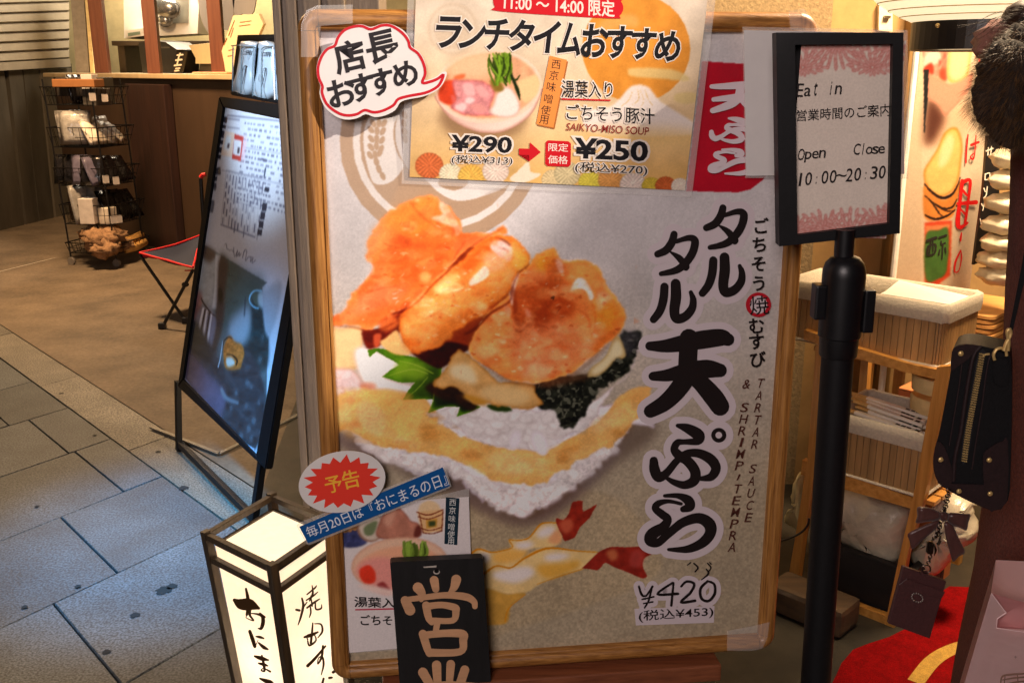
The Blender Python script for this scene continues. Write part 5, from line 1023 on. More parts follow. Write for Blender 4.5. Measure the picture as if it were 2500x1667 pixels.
# ================================================================ tall printed banner
NP = Plane(VY(2235, 360, 2.62), (1, .12, 0), (0, 0, 1))
bn = thing("banner", "tall printed banner with a miso tub, a pink bowl and red brush characters", "banner", NP.at(0, -1.3, 0))
bx0 = NP.loc(2222, 360)[0]; bx1 = NP.loc(2412, 360)[0]; by0 = NP.loc(2300, 760)[1]; by1 = NP.loc(2300, -60)[1]
B_ = Sheet(NP, bx0, bx1, by0, by1, .0018, bend=lambda x, y: .004*np.sin(x*22+y*2)); B_.C[:] = (232, 206, 176)
B_.fill([(2255, -80), (2440, -80), (2430, 760), (2246, 760)], (238, 214, 186), soft=1, smooth=0)
B_.fill(kN("240,120 300,200 320,300 310,380 290,560 240,600"), (226, 70, 54), soft=2); B_.fill(kN("240,300 290,360 330,360 340,480 420,470 460,560 470,640 420,720 380,850 300,800 250,740 240,600"), (240, 160, 140), soft=3, noise=.12, ns=10)
B_.fill(kN("270,370 310,360 320,470 260,600"), (250, 206, 190), soft=3); B_.fill(kN("300,570 400,560 440,640 340,720 250,740 250,640"), (252, 214, 200), soft=4)
B_.fill(kN("330,380 520,390 540,460 500,620 490,860 420,860 430,640 400,520"), (238, 140, 120), soft=4, noise=.15, ns=9); B_.fill(kN("250,740 330,690 350,780 320,830 250,800"), (224, 66, 44), soft=4); B_.fill(kN("400,780 470,740 490,890 420,880"), (228, 84, 60), soft=5)
B_.brush(kN("400,650,6 420,690,14 400,740,4"), 6, (120, 40, 30)); B_.brush(kN("460,570,3 470,620,9 455,660,3"), 4, (190, 60, 50)); B_.brush(kN("485,420,2 495,480,7 495,540,2"), 4, (120, 30, 30))
B_.fill(kN("520,410 700,420 790,460 760,660 730,830 640,900 520,900 490,760 510,560"), (248, 216, 170), soft=4, edge=(244, 186, 110), ew=14)
B_.brush(kN("700,450,3 690,490,7 720,520,8 750,490,7 745,450,4"), 4, (70, 50, 30), soft=1); B_.brush(kN("715,520,6 730,560,3"), 3, (90, 60, 30), soft=1)
B_.fill(kN("290,1070 400,1150 440,1230 480,1275 540,1200 640,1150 720,1080 760,1200 740,1400 600,1560 260,1560"), (232, 196, 164), soft=12); B_.fill(kN("285,1080 400,1160 470,1280 430,1400 340,1560 250,1560"), (96, 56, 44), soft=14)
B_.fill(kN("290,810 340,830 400,862 460,900 520,918 580,910 650,885 720,840 790,800 760,960 700,1040 640,1110 570,1180 520,1230 480,1275 440,1230 410,1170 350,1120 288,1070"), (226, 164, 140), soft=1.5, edge=(212, 140, 118), ew=8)
B_.brush(kN("300,815,5 400,865,9 520,920,11 650,888,9 760,815,5"), 6, (246, 196, 160), soft=1.5)
B_.fill(kN("243,760 298,762 285,1080 252,1460 245,1460"), (30, 28, 30), soft=1, smooth=0)
B_.fill(k5("978,1000 1020,930 1060,860 1090,790 1130,755 1165,752 1190,790 1205,860 1195,960 1180,1060 1140,1130 1070,1160 1000,1120 978,1070"), (250, 206, 128), soft=1.5, edge=(226, 146, 62), ew=12, noise=.06); B_.fill(k5("1080,860 1130,790 1150,850 1110,960 1060,980"), (254, 230, 176), soft=6)
B_.fill(k5("978,1080 1040,1150 1110,1170 1190,1060 1175,1180 1140,1280 1060,1295 978,1280"), (232, 150, 74), soft=1.5, noise=.08)
for t_ in ("978,1080,8 1020,1130,14 1080,1165,18 1140,1145,14 1175,1090,8 1190,1045,5", "980,1150,6 1020,1190,9 1060,1250,9 1085,1275,5", "1010,1180,6 1080,1225,12 1140,1220,10 1172,1170,5", "980,1265,10 1040,1290,14 1110,1270,12 1160,1235,6", "1040,1200,5 1100,1240,8 1150,1240,5"): B_.brush(k5(t_), 4, (44, 26, 22), soft=.8)
B_.fill(k5("980,1310 1060,1300 1140,1300 1130,1620 1050,1680 980,1680"), (226, 86, 52), soft=1.5, smooth=0); B_.fill(k5("985,1330 1130,1318 1125,1345 985,1370"), (238, 150, 100), soft=2, smooth=0); B_.fill(k5("985,1385 1060,1355 1118,1352 1112,1580 1060,1640 985,1640"), (84, 124, 62), soft=1.5, noise=.1)
B_.grade(None, sat=1.05, con=1.1, gain=.74, pivot=170); B_.speck(.03, 4, 5)
B_.build("print", print_mat("banner_cloth", .55, .1, .3, 4), bn, .0)
J = Ink(NP, .0046); BRED = ink("banner_red", (196, 28, 26)); BBLK = ink("banner_black", (36, 34, 30))
for t_ in ("1278,262,14 1332,262,14", "1310,256,9 1305,300,12 1285,335,5", "1305,300,7 1330,325,10", "1308,300,8 1304,368,7", "1312,272,22 1362,268,24", "1338,270,9 1334,352,8"): J.stroke(k5(t_), mi=0)
for t_ in ("1238,795,8 1230,880,9 1226,960,9", "1258,855,16 1300,838,15", "1285,800,7 1278,900,7 1268,938,10 1252,925,8 1270,905,6"): J.stroke(k5(t_), mi=0)
for t_ in ("1205,1065,22 1192,1180,20 1178,1300,28 1190,1340,24 1235,1312,14", "1205,1075,22 1250,1065,20 1240,1180,16 1222,1310,16", "1180,1200,20 1285,1192,26", "1205,1120,16 1232,1150,14", "1196,1235,12 1222,1262,14"): J.stroke(k5(t_), mi=0)
J.stroke(k5("1200,1370,6 1196,1400,12 1194,1420,6"), mi=0)
for t_ in ("1195,1475,8 1165,1540,12 1160,1600,10 1185,1590,6 1200,1520,8 1196,1478,6",): J.stroke(k5(t_), mi=0)
for t_ in ("998,1418,16 1050,1400,18", "1004,1450,12 1000,1500,12 1040,1492,12 1046,1440,12 1004,1450,10", "1018,1420,9 1012,1490,9", "1030,1420,9 1032,1480,9", "1070,1400,14 1110,1385,12", "1080,1420,8 1082,1440,10 1104,1430,8", "1090,1440,10 1085,1525,8", "1072,1470,8 1066,1500,10", "1104,1460,9 1108,1490,8"): J.stroke(k5(t_), mi=1)
J.build("lettering", [BRED, BBLK], bn)
m = MB(); m.tube([NP.at(bx0-.02, by1+.01, 0), NP.at(bx1+.03, by1+.01, 0)], .008, 10); m.build("top_rod", pm("rod_white", (220, 215, 205), .4), bn)
m = MB(); p = NP.at(bx0-.004, by1+.02, -.01); m.tube([(p[0], p[1], 0), p], .009, 10); m.build("pole", pm("rod_white", (220, 215, 205)), bn)
# ================================================================ wooden folding shelf
F0, F1 = G(1926, 1436), G(2172, 1534); HD = (F1-F0)/np.linalg.norm(F1-F0); HP = Plane(F0, HD, (0, 0, 1)); HE = -HP.n    # HE points to the back
sf = thing("folding_shelf", "golden wooden folding shelf with two levels beside the shop wall", "shelf", (F0+F1)/2)
M_pine = wood("pine", (176, 118, 48), (214, 156, 78), 'Z', fine=90, rough=.45); M_pineX = wood("pine_level", (176, 118, 48), (214, 156, 78), 'X', fine=90, rough=.45)
def hp(pts, th, off, name, mat, parent): m = MB(); m.prism([HP.hit(p[0], p[1], off) for p in pts], -HP.n*th); return m.build(name, mat, parent)
legR = k6("1105,845 1200,835")+k7("1130,300 1010,700 915,1218 852,1196 945,760 1045,330"); legL = k6("262,690 312,690")+k7("400,20 300,640 262,938 193,925 250,600 335,60")
for lg in (legL, legR): hp(lg, .022, 0, "leg", M_pine, sf)
for lg in (legL, legR):
    m = MB(); m.prism([HP.hit(p[0], p[1], 0)+HE*.25 for p in lg], HE*.022); m.build("leg", M_pine, sf)
hp(k6("178,585 560,716 900,818 1104,862 1104,930 900,884 540,782 178,652"), .02, -.001, "rail", M_pineX, sf)
hp(k7("300,62 590,165 1052,318 1040,392 590,262 290,160"), .02, -.001, "rail", M_pineX, sf)
hp(k7("262,872 510,985 880,1120 866,1184 510,1050 258,938"), .02, -.001, "rail", M_pineX, sf)
zt = HP.hit(*k6("900,830")[0])[2]; zm = HP.hit(*k7("830,245")[0])[2]
def hb(x0, x1, e0, e1, z0, z1, name, mat, parent, bev=.002):
    c = F0+HD*(x0+x1)/2+HE*(e0+e1)/2; m = MB(); m.box((c[0], c[1], (z0+z1)/2), (x1-x0, e1-e0, z1-z0), [HD, HE, (0, 0, 1)], bev); return m.build(name, mat, parent)
for k in range(5): hb(-.0, .32, .024+k*.046, .062+k*.046, zt-.02, zt-.008, "slat", M_pineX, sf); hb(.04, .33, .024+k*.046, .062+k*.046, zm-.02, zm-.008, "slat", M_pineX, sf)
# ---------------------------------------------------------------- bamboo baskets
M_bam = pm("bamboo", (170, 132, 84), rough=.5, scale=22, var=.34, bump=.1, stretch=(1, 1, .08)); M_linen = pm("linen", (196, 186, 168), rough=.9, scale=160, var=.12, bump=.3)
def rrect(cx, cy, a, b, r_, n=5):
    out = []
    for sx, sy, q0 in ((1, 1, 0), (-1, 1, 90), (-1, -1, 180), (1, -1, 270)):
        for k in range(n+1): q = R(q0+90*k/n); out.append((cx+sx*(a-r_)+r_*math.cos(q), cy+sy*(b-r_)+r_*math.sin(q)))
    return out
def basket(o, x0, x1, e0, e1, z0, z1, band):
    def P(q, z): return np.array([*(F0+HD*q[0]+HE*q[1])[:2], z])
    cx, cy, a, b = (x0+x1)/2, (e0+e1)/2, (x1-x0)/2, (e1-e0)/2; ring = rrect(cx, cy, a, b, .02); per = []
    n = len(ring)
    for i in range(n):                                # strips of bamboo round the wall
        p, q = np.array(ring[i]), np.array(ring[(i+1) % n]); L = np.hypot(*(q-p)); k = max(1, int(round(L/.0165)))
        for j in range(k): per.append((p+(q-p)*j/k, p+(q-p)*(j+1)/k))
    m = MB()
    for p, q in per:
        t = (q-p)/(np.hypot(*(q-p))+1e-9); nn = np.array([t[1], -t[0]]); g_ = .0008
        V = [m.v(P(p+t*g_, z0)), m.v(P(q-t*g_, z0)), m.v(P(q-t*g_, z1-.004)), m.v(P(p+t*g_, z1-.004))]; U = [m.v(P(p+t*g_-nn*.003, z0)), m.v(P(q-t*g_-nn*.003, z0)), m.v(P(q-t*g_-nn*.003, z1-.004)), m.v(P(p+t*g_-nn*.003, z1-.004))]
        m.face(V); 
        for i in range(4): m.face([V[i], V[(i+1) % 4], U[(i+1) % 4], U[i]])
    m.build("bamboo_wall", M_bam, o)
    m = MB(); m.smooth = True; prof = [(1.022, z1-band), (1.03, z1-band*.5), (1.026, z1), (1.0, z1+.004), (.955, z1), (.95, z1-band), (.945, z0+.006)]
    rows = []
    for f_, z in prof:
        rows.append([m.v(P((cx+(p[0]-cx)*(1+(f_-1)*.12/a*.5 if False else f_), cy+(p[1]-cy)*(1+(f_-1)*a/b)), z+.0015*math.sin(i*1.9))) for i, p in enumerate(ring)])
    for A, B in zip(rows, rows[1:]):
        for i in range(n): m.face([A[i], A[(i+1) % n], B[(i+1) % n], B[i]])
    m.face(rows[-1]); m.build("linen_liner", M_linen, o)
    m = MB(); m.tube([P((cx+(p[0]-cx)*1.01, cy+(p[1]-cy)*1.015), z0+.003) for p in ring], .004, 6, closed=True); m.build("piping", M_linen, o)
rz = .800
def sl_(p): q = p-F0; return np.dot(q, HD), np.dot(q, HE)
A_, B__, C_ = [sl_(G(*k6(p)[0], rz)) for p in ("215,190", "1150,440", "1385,320")]
b1 = thing("bamboo_basket", "bamboo basket with a pale linen rim holding white paper on the shelf's top level", "basket", (F0+HD*(A_[0]+B__[0])/2+HE*.13)*np.array([1, 1, 0])+np.array([0, 0, zt]), "bamboo baskets on the wooden shelf")
X0, X1, E0, E1 = A_[0], B__[0], (A_[1]+B__[1])/2, C_[1]; E0 = min(E0, .02); 
basket(b1, X0, X1, E0, E1, zt, rz, .038)
z2 = HP.hit(*k6("1035,1330")[0])[2]; xr2 = HP.loc(*k6("1045,1330")[0])[0]
b2_ = thing("bamboo_basket", "lower bamboo basket holding paper wrapped chopsticks", "basket", (F0+HD*.15+HE*.13)*np.array([1, 1, 0])+np.array([0, 0, zm]), "bamboo baskets on the wooden shelf")
basket(b2_, .055, xr2, .006, .235, zm, z2, .04)
M_wp = pm("white_paper", (226, 222, 212), rough=.8, scale=9, var=.05, bump=.25)
def sh(x, e, z): return np.array([*(F0+HD*x+HE*e)[:2], z])
for k, (x0, x1, e0, e1, z, dz) in enumerate(((.10, .30, .05, .16, rz-.045, .012), (.12, .31, .09, .19, rz-.028, .022))):
    m = MB(); q = [sh(x0, e0, z), sh(x1, e0, z+.002), sh(x1, e1, z+dz*.3), sh(x0, e1, z+dz)]; m.prism(q, (0, 0, .016)); bmesh.ops.bevel(m.b, geom=m.b.edges[:], offset=.005, segments=2, affect='EDGES')
    one("paper_pack", m, M_wp, ("flat pack of white paper napkins at the front of the upper basket", "pack of white paper napkins tilted against the back of the upper basket")[k], "paper pack", "paper packs in the upper basket")
M_chop = pm("chopstick_wood", (210, 168, 100), .6, scale=60); M_slv = pm("sleeve_paper", (236, 228, 214), .6, var=.04)
for k in range(9):
    e = .03+.018*(k % 5)+.008*(k//5); z = z2-.004+.012*(k//5)+.004*(k % 3); x0 = .075+.012*((k*3) % 4); x1 = xr2-.022-.008*((k*2) % 3); tilt = .03*((k % 4)-1.2)/4
    a, b = sh(x0, e+tilt*.5, z+.014), sh(x1, e-tilt*.3, z-.004); d = (b-a)/np.linalg.norm(b-a); u = np.array([0, 0, 1.0]); u = u-d*np.dot(u, d); u /= np.linalg.norm(u); s_ = np.cross(u, d)
    o = thing("chopstick_packet", ("paper wrapped pair of chopsticks lying in the lower bamboo basket"), "chopsticks", a, "chopsticks in the lower basket")
    for q in (-.0036, .0036): m = MB(); m.box((a+b)/2+s_*q, (np.linalg.norm(b-a), .0052, .0052), [d, s_, u], .001); m.build("stick", M_chop, o)
    a2 = a+(b-a)*.22; m = MB(); m.box((a2+b)/2, (np.linalg.norm(b-a2)+.004, .0165, .0075), [d, s_, u], .001); sv_ = m.build("sleeve", M_slv, o)
    m = MB(); Lc = np.linalg.norm(b-a2)
    for j, f_ in enumerate((.62, .70, .78, .9)): m.box(a2+(b-a2)*f_+u*.0041, (.010, .008 if j < 3 else .012, .0004), [d, s_, u])
    m.build("lettering", ink("sleeve_ink", (50, 40, 34)), o)
# trays on a small side table behind the baskets
TB = G(*k6("1500,500")[0], .70); xT, eT = sl_(TB)
M_tray = wood("tray_wood", (196, 140, 74), (222, 168, 98), 'X', fine=60)
for k in range(6):
    m = MB(); z = .70-.0125*k; ring = rrect(0, 0, .17, .13, .022); m.prism([sh(xT-.17+p[0]-.003*(k % 2), eT+.13+p[1], z) for p in ring], (0, 0, -.008)); one("wooden_tray", m, M_tray, ("topmost wooden tray of the stack behind the upper basket" if k == 0 else "thin round cornered wooden tray below the top one of its stack"), "tray", "stack of wooden trays")
st_ = thing("side_table", "low wooden stand carrying the stack of trays", "stand", sh(xT-.17, eT+.13, 0)); zt2 = .70-.0125*5-.011
for x, e in ((xT-.02, eT+.02), (xT-.32, eT+.02), (xT-.02, eT+.24), (xT-.32, eT+.24)): hb(x-.013, x+.013, e-.013, e+.013, 0, zt2-.03, "leg", M_pine, st_)
hb(xT-.335, xT-.005, eT+.006, eT+.034, zt2-.03, zt2, "rail", M_pineX, st_); hb(xT-.335, xT-.005, eT+.226, eT+.254, zt2-.03, zt2, "rail", M_pineX, st_); hb(xT-.034, xT-.006, eT+.036, eT+.224, zt2-.028, zt2-.001, "rail", M_pineX, st_)
hb(xT-.03, xT-.01, eT+.034, eT+.226, .35, .38, "stretcher", M_pineX, st_)
# rolls of packed cloth on the trays
M_roll = pm("packed_cloth", (222, 206, 172), rough=.35, scale=18, var=.12, bump=.5, coat=.3)
for k, (u, v) in enumerate(((2462, 386), (2455, 440), (2450, 496), (2442, 549), (2434, 592), (2430, 634), (2428, 672))):
    c = VY(u+14, v, 2.44); m = MB(); m.smooth = True; m.blob(c, (.056, .05, .0255), n=20, m=12, jit=.10, seed=k)
    one("cloth_pack", m, M_roll, ("topmost cream plastic wrapped pack of the pile beside the banner" if k == 0 else "cream plastic wrapped pack in the middle of the pile beside the banner" if k < 6 else "lowest cream plastic wrapped pack, resting on the wooden trays"), "pack", "pile of cream packs on the trays")
# upright black sign strip behind the packs
BK_ = upright(2.56); bs2 = thing("black_sign", "narrow black sign with white characters between the banner and the cream packs", "sign", VY(2400, 640, 2.56)*np.array([1, 1, 0])+np.array([0, 0, .62]))
slab(BK_, k5("1352,800 1425,790 1420,1500 1270,1560 1290,1400 1325,1150"), .012, pm("sign_board_black", (24, 22, 22), .4), "board", bs2, 0)
J = Ink(BK_, .0015)
for t_ in ("1345,890,8 1385,875,8", "1358,870,6 1355,915,6", "1376,862,6 1372,905,6 1360,925,5", "1340,1025,7 1338,1060,6", "1340,1028,6 1366,1020,6 1362,1055,6 1340,1060,5", "1332,1110,7 1340,1130,6", "1352,1100,6 1345,1150,6 1330,1165,5", "1318,1200,6 1325,1215,5", "1335,1195,6 1325,1240,5", "1310,1290,6 1318,1330,6"): J.stroke(k5(t_))
J.build("lettering", [ink("sign_white", (226, 216, 196))], bs2)
# ---------------------------------------------------------------- odds and ends under the shelf
def lump(name, pts, pl_off, th, mat, label, cat, jit=.012, seed=1, n=3, group=None):
    """a crumpled full bag: outline from the picture, swollen towards the middle on both sides"""
    P = cr(pts, n); C = P.mean(0); q = np.random.default_rng(seed); m = MB(); m.smooth = True; N = len(P); rows = []
    for f_, h in ((1, 0), (.88, .55), (.68, .82), (.42, .97), (.18, 1)):
        rows.append((f_, h))
    V = {}
    for sg in (1, -1):
        prev = None
        for i, (f_, h) in enumerate(rows):
            if i == 0 and sg == -1: row = V['rim']
            else:
                row = [m.v(HP.hit(*(C+(p-C)*f_), pl_off)+HP.n*sg*th*h*(1+.0*k)+(q.normal(0, jit, 3) if i else 0)) for k, p in enumerate(P)]
                if i == 0: V['rim'] = row
            if prev is not None:
                for k in range(N): m.face([prev[k], prev[(k+1) % N], row[(k+1) % N], row[k]])
            prev = row
        m.face(prev)
    return one(name, m, mat, label, cat, group)
M_poly = pm("white_polythene", (206, 196, 172), rough=.3, scale=14, var=.12, bump=.6, coat=.4)
lump("plastic_bag", k7("360,100 560,220 800,310 1030,395 1010,560 945,775 860,730 700,670 560,600 420,540 350,380"), -.10, .05, pm("cloudy_polythene", (196, 184, 160), rough=.35, scale=11, var=.22, bump=1.0), "cloudy full plastic bag under the shelf's middle level", "plastic bag", .0040, 3)
lump("plastic_bag", k7("1215,240 1300,270 1380,310 1445,350 1455,420 1490,520 1470,600 1400,645 1350,650 1290,760 1190,845 1100,800 1035,740 1050,660 1120,600 1180,480 1200,340"), -.13, .045, M_poly, "pale crumpled plastic bag bulging out beside the shelf's right leg", "plastic bag", .0040, 5)
lump("plastic_bag", k7("190,470 220,400 280,380 300,300 250,260 270,160 310,150 330,300 345,460 330,560 240,510"), -.03, .03, pm("yellow_polythene", (190, 176, 130), rough=.4, scale=14, var=.15, bump=.5), "small pale bag squeezed between the poster and the shelf's left leg", "plastic bag", .0015, 6)
cb = thing("black_crate", "low black crate on the floor inside the shelf's frame", "crate", sh(.16, .14, 0)); M_cr = pm("crate_black", (20, 18, 19), .55, scale=30, var=.3)
zc = HP.hit(*k7("700,700")[0], -.03)[2]
hb(.055, .30, .03, .05, .03, zc, "wall", M_cr, cb); hb(.055, .30, .21, .23, .03, zc, "wall", M_cr, cb); hb(.055, .075, .052, .208, .03, zc, "wall", M_cr, cb); hb(.28, .30, .052, .208, .03, zc, "wall", M_cr, cb); hb(.058, .297, .033, .227, .012, .029, "floor_panel", M_cr, cb)
m = MB(); c = G(*k7("360,1140")[0]); m.box(c+np.array([0, 0, .045]), (.20, .10, .072), [HD, HE, (0, 0, 1)], .014); one("wooden_block", m, wood("block_wood", (62, 46, 30), (88, 66, 42), 'X', fine=40, rough=.8), "rough brown wooden block lying on the floor in front of the shelf", "block")
cdp = [HP.hit(*p, .012) for p in k7("346,455 338,500 300,545 240,580 160,606")]; m = MB(); m.tube(cr(cdp, 5, False), .0028, 6); one("cable", m, pm("cord_black", (25, 22, 20)), "thin black cable hanging at the shelf's left leg", "cable")
cbx = thing("cardboard_box", "orange brown cardboard box standing at the back of the shelf's middle level", "box", sh(.21, .30, zm+.02)); hb(.12, .27, .262, .36, .0, zm+.16, "box_body", pm("card_brown", (196, 112, 62), .7), cbx)
hb(.1195, .2705, .2615, .3605, zm+.1605, zm+.165, "lid", pm("card_lid", (206, 130, 76), .7), cbx)
for k in range(2):
    c = HP.hit(*k6("1135,985")[0], -.10-.05*k)+np.array([0, 0, .012-.05*k]); m = MB(); m.lathe([(0, .012), (.052, .012), (.056, .016), (.062, .018), (.066, .012), (.064, -.018), (0, -.02)], c, 36); one("round_platter", m, pm("pale_rim_wood", (226, 196, 136), .5, scale=30), ("round pale wooden platter seen behind the shelf's right leg", "second round wooden platter below the pale one behind the shelf's right leg")[k], "platter", autosmooth=40)
# ---------------------------------------------------------------- red carpet with gold line
M_red = pm("red_carpet", (138, 6, 10), rough=.95, scale=420, var=.35, bump=.6, spec=.1); M_gold = pm("gold_pile", (204, 160, 70), rough=.9, scale=420, var=.35, bump=.6)
add_fine(M_red, 45, .72, 1.18); add_fine(M_gold, 60, .75, 1.2)
E1_ = [G(*p) for p in k7("500,1600 530,1540 560,1470 640,1375 740,1335 880,1290 1000,1230 1100,1130 1190,1010 1290,945 1400,950")]+[G(2700, 1450), G(2900, 1900), G(2000, 1900)]
m = MB(); o_ = m.prism([p+np.array([0, 0, .0135]) for p in E1_], (0, 0, -.0085)); one("red_carpet", m, M_red, "red carpet with a curved gold line on the floor at the lower right", "carpet")
cp = bpy.data.objects["red_carpet"]
gl = [G(p[0], p[1]) for p in cr([p[:2] for p in k7("1060,1600 1100,1545 1160,1470 1230,1415 1310,1375 1420,1340 1560,1320")], 4, False)]; m = MB(); A, B = [], []
for i, p in enumerate(gl):
    t = gl[min(i+1, len(gl)-1)]-gl[max(i-1, 0)]; t /= np.linalg.norm(t); nn = np.array([-t[1], t[0], 0])*.017; A.append(m.v(p+nn+(0, 0, .0145))); B.append(m.v(p-nn+(0, 0, .0145)))
for i in range(len(A)-1): m.face([A[i], A[i+1], B[i+1], B[i]])
gm = m.build("gold_line", M_gold); gm.data.transform(Matrix.Translation(-cp.location)); gm.parent = cp
# ================================================================ coffee sandwich sign
fL, fR = G(437, 1108), G(617, 1290); sd_ = (fR-fL)/np.linalg.norm(fR-fL); sn = np.cross(sd_, (0, 0, 1.0)); tl_ = R(10.5)
KP = Plane(fL, sd_, np.array([0, 0, 1])*math.cos(tl_)-sn*math.sin(tl_))
cs_ = thing("sandwich_board", "black framed coffee shop sandwich board with a pale blue price list poster", "sign board", (fL+fR)/2)
M_bf = pm("black_frame", (13, 14, 17), .45, scale=60, var=.15, bump=.02, spec=.15)
FO = [(534, 236), (790, 268), (647, 1146), (433, 944)]; FI = [(545, 262), (768, 308), (624, 1112), (446, 926)]
def kslab(pts, th, off, name, mat, parent, bev=0):
    m = MB(); m.prism([KP.hit(p[0], p[1], off) for p in pts], -KP.n*th)
    if bev: bmesh.ops.bevel(m.b, geom=m.b.edges[:], offset=bev, segments=2, affect='EDGES')
    return m.build(name, mat, parent, autosmooth=40)
for i in range(4):
    j = (i+1) % 4; kslab([FO[i], FO[j], FI[j], FI[i]], .024, .012, "frame_rail", M_bf, cs_, .003)
kslab([(540, 245), (775, 285), (640, 1130), (440, 935)], .006, -.002, "backing", pm("board_grey", (60, 60, 62), .7), cs_)
for a_, b_ in (((434, 930), (437, 1108)), ((641, 1120), (617, 1290))):
    a, b = KP.hit(*a_, -.006), KP.hit(*b_, -.006); b = b.copy(); m = MB(); ax = (a-b)/np.linalg.norm(a-b); b = b+ax*(.004-b[2])/ax[2]; m.box((a+b)/2, (.026, .02, np.linalg.norm(a-b)), [sd_, np.cross(ax, sd_), ax], .002); m.build("leg", M_bf, cs_)
a, b = KP.hit(441, 1085, -.006), KP.hit(620, 1264, -.006); bar(a, b, .018, .022, "brace", cs_, M_bf)
top_c = KP.hit(536, 240, -.02); 
for x in (.03, .79):                                  # the rear pair of legs
    a = KP.at(x, 1.19, -.035); b = np.array([*(a-sn*.44)[:2], .002]); ax = (a-b)/np.linalg.norm(a-b); m = MB(); m.box((a+b)/2, (.024, .018, np.linalg.norm(a-b)), [sd_, np.cross(ax, sd_), ax], .002); m.build("rear_leg", M_bf, cs_)
kx0, ky1 = KP.loc(545, 262); kx1 = KP.loc(768, 300)[0]+.01; ky0 = KP.loc(624, 1112)[1]
K = Sheet(KP, -.09, .80, .20, 1.215, .0017)
K.bw = 1.9; K.C[:] = (214, 212, 224); K.C *= (1+.03*(vnoise(K.X, K.Y, 40, 3, 2)-.5))[..., None]
def kpx(x, y): a, b = KP.pix(np.array([x]), np.array([y])); return float(a[0]), float(b[0])
INKC = (98, 98, 120)
def krect(x0, y0, x1, y1, col, soft=.6, a=1.0): K.fill([kpx(x0, y1), kpx(x1, y1), kpx(x1, y0), kpx(x0, y0)], col, soft=soft, smooth=0, a=a)
def lc2(f, t): return [KP.loc(*p[:2]) for p in f(t)]
tx0, ty1 = KP.loc(*kA("500,875")[0]); tx1 = .79
q = np.random.default_rng(2)
krect(tx0, ty1, tx1, ty1+.003, INKC); 
for r_ in range(15):
    y = ty1-.016-r_*.0165
    if r_ in (5, 10): krect(tx0, y+.007, tx1, y+.0086, INKC, a=.8)
    x = tx0+.16
    while x < tx1-.02:
        w_ = q.uniform(.008, .032)
        if q.random() < .85: krect(x, y-.004, x+w_, y+.0025, INKC, soft=.5, a=q.uniform(.45, .95))
        x += w_+q.uniform(.006, .02)
for (x0, y0), (x1, y1) in (lc2(kA, "500,900 620,935"), lc2(kA, "500,980 620,1010")): krect(x0, y0-.004, x1, y0+.002, INKC, a=.5)
ux0, uy1 = KP.loc(*kA("490,1400")[0]); ux1, uy0 = KP.loc(*kB("770,480")[0])
for c_ in range(12):
    x = ux0+(ux1-ux0)*c_/11.0; krect(x, uy0, x+.0025, uy1, INKC, a=.55)
    y = uy1-.01
    while y > uy0+.02:
        h_ = q.uniform(.012, .04)
        if q.random() < .85: krect(x+.010, y-h_, x+.021, y, INKC, soft=.6, a=q.uniform(.4, .95))
        y -= h_+q.uniform(.006, .018)
krect(ux0, uy1, ux1, uy1+.003, INKC); krect(ux0, uy0, ux1, uy0+.003, INKC); krect(ux0, (uy0+uy1)/2, ux1, (uy0+uy1)/2+.002, INKC, a=.5)
for t_ in ("486,885 484,915 478,945", "476,965 470,1000", "462,1020 455,1060 452,1090", "448,1110 442,1150", "438,1180 430,1230", "428,1250 420,1290"): K.brush(kA(t_), 4.5, (48, 46, 60), soft=.7)
for t_ in ("410,1370 415,1440", "392,1455 386,1500", "384,1520 378,1565"): K.brush(kA(t_), 7 if '1370' in t_ else 4, (70, 70, 84), soft=1)
for t_ in ("872,60 862,100", "852,190 842,260", "838,265 828,330", "824,340 816,400", "812,410 806,460"): K.brush(kB(t_), 6, (52, 56, 72), soft=.8)
for t_ in ("432,30 436,60 428,85", "420,170 415,220 405,270"): K.brush(kB(t_), 4, (86, 86, 100), soft=.8, a=.8)
K.fill(kA("484,1022 572,1042 545,1275 440,1250"), (236, 206, 190), soft=1, smooth=0); K.fill(kA("495,1060 540,1075 520,1210 460,1190"), (222, 226, 236), soft=3, smooth=0); K.fill(kA("572,1050 660,1078 632,1310 545,1290"), (196, 66, 64), soft=1, smooth=0); K.fill(kA("566,1098 640,1118 625,1262 556,1245"), (226, 222, 234), soft=1, smooth=0); K.fill(kA("660,1078 690,1090 660,1300 634,1310"), (232, 190, 206), soft=5, smooth=0)
for t_ in ("515,1140 508,1185", "612,1180 605,1235"): K.brush(kA(t_), 3, (90, 80, 90), soft=.8)
K.fill(kA("862,1370 876,1376 860,1465 848,1462"), (66, 76, 96), soft=.8, smooth=0); K.brush(kA("825,1290 885,1310"), 3, INKC, soft=.8)
for t_ in ("515,540,2 530,530,2 535,570,2 545,575,2 560,585,2 575,580,2 590,600,2", "590,560,2 600,640,2 625,580,2 615,640,2 640,600,2 635,635,2 655,610,2", "665,650,2 680,590,3 700,590,2 690,670,2 715,640,2 735,650,2 730,680,2 750,655,2 745,690,2 775,665,2", "730,640,2 760,650,2"): K.brush(kB(t_), 1.6, (60, 60, 76), soft=.6)
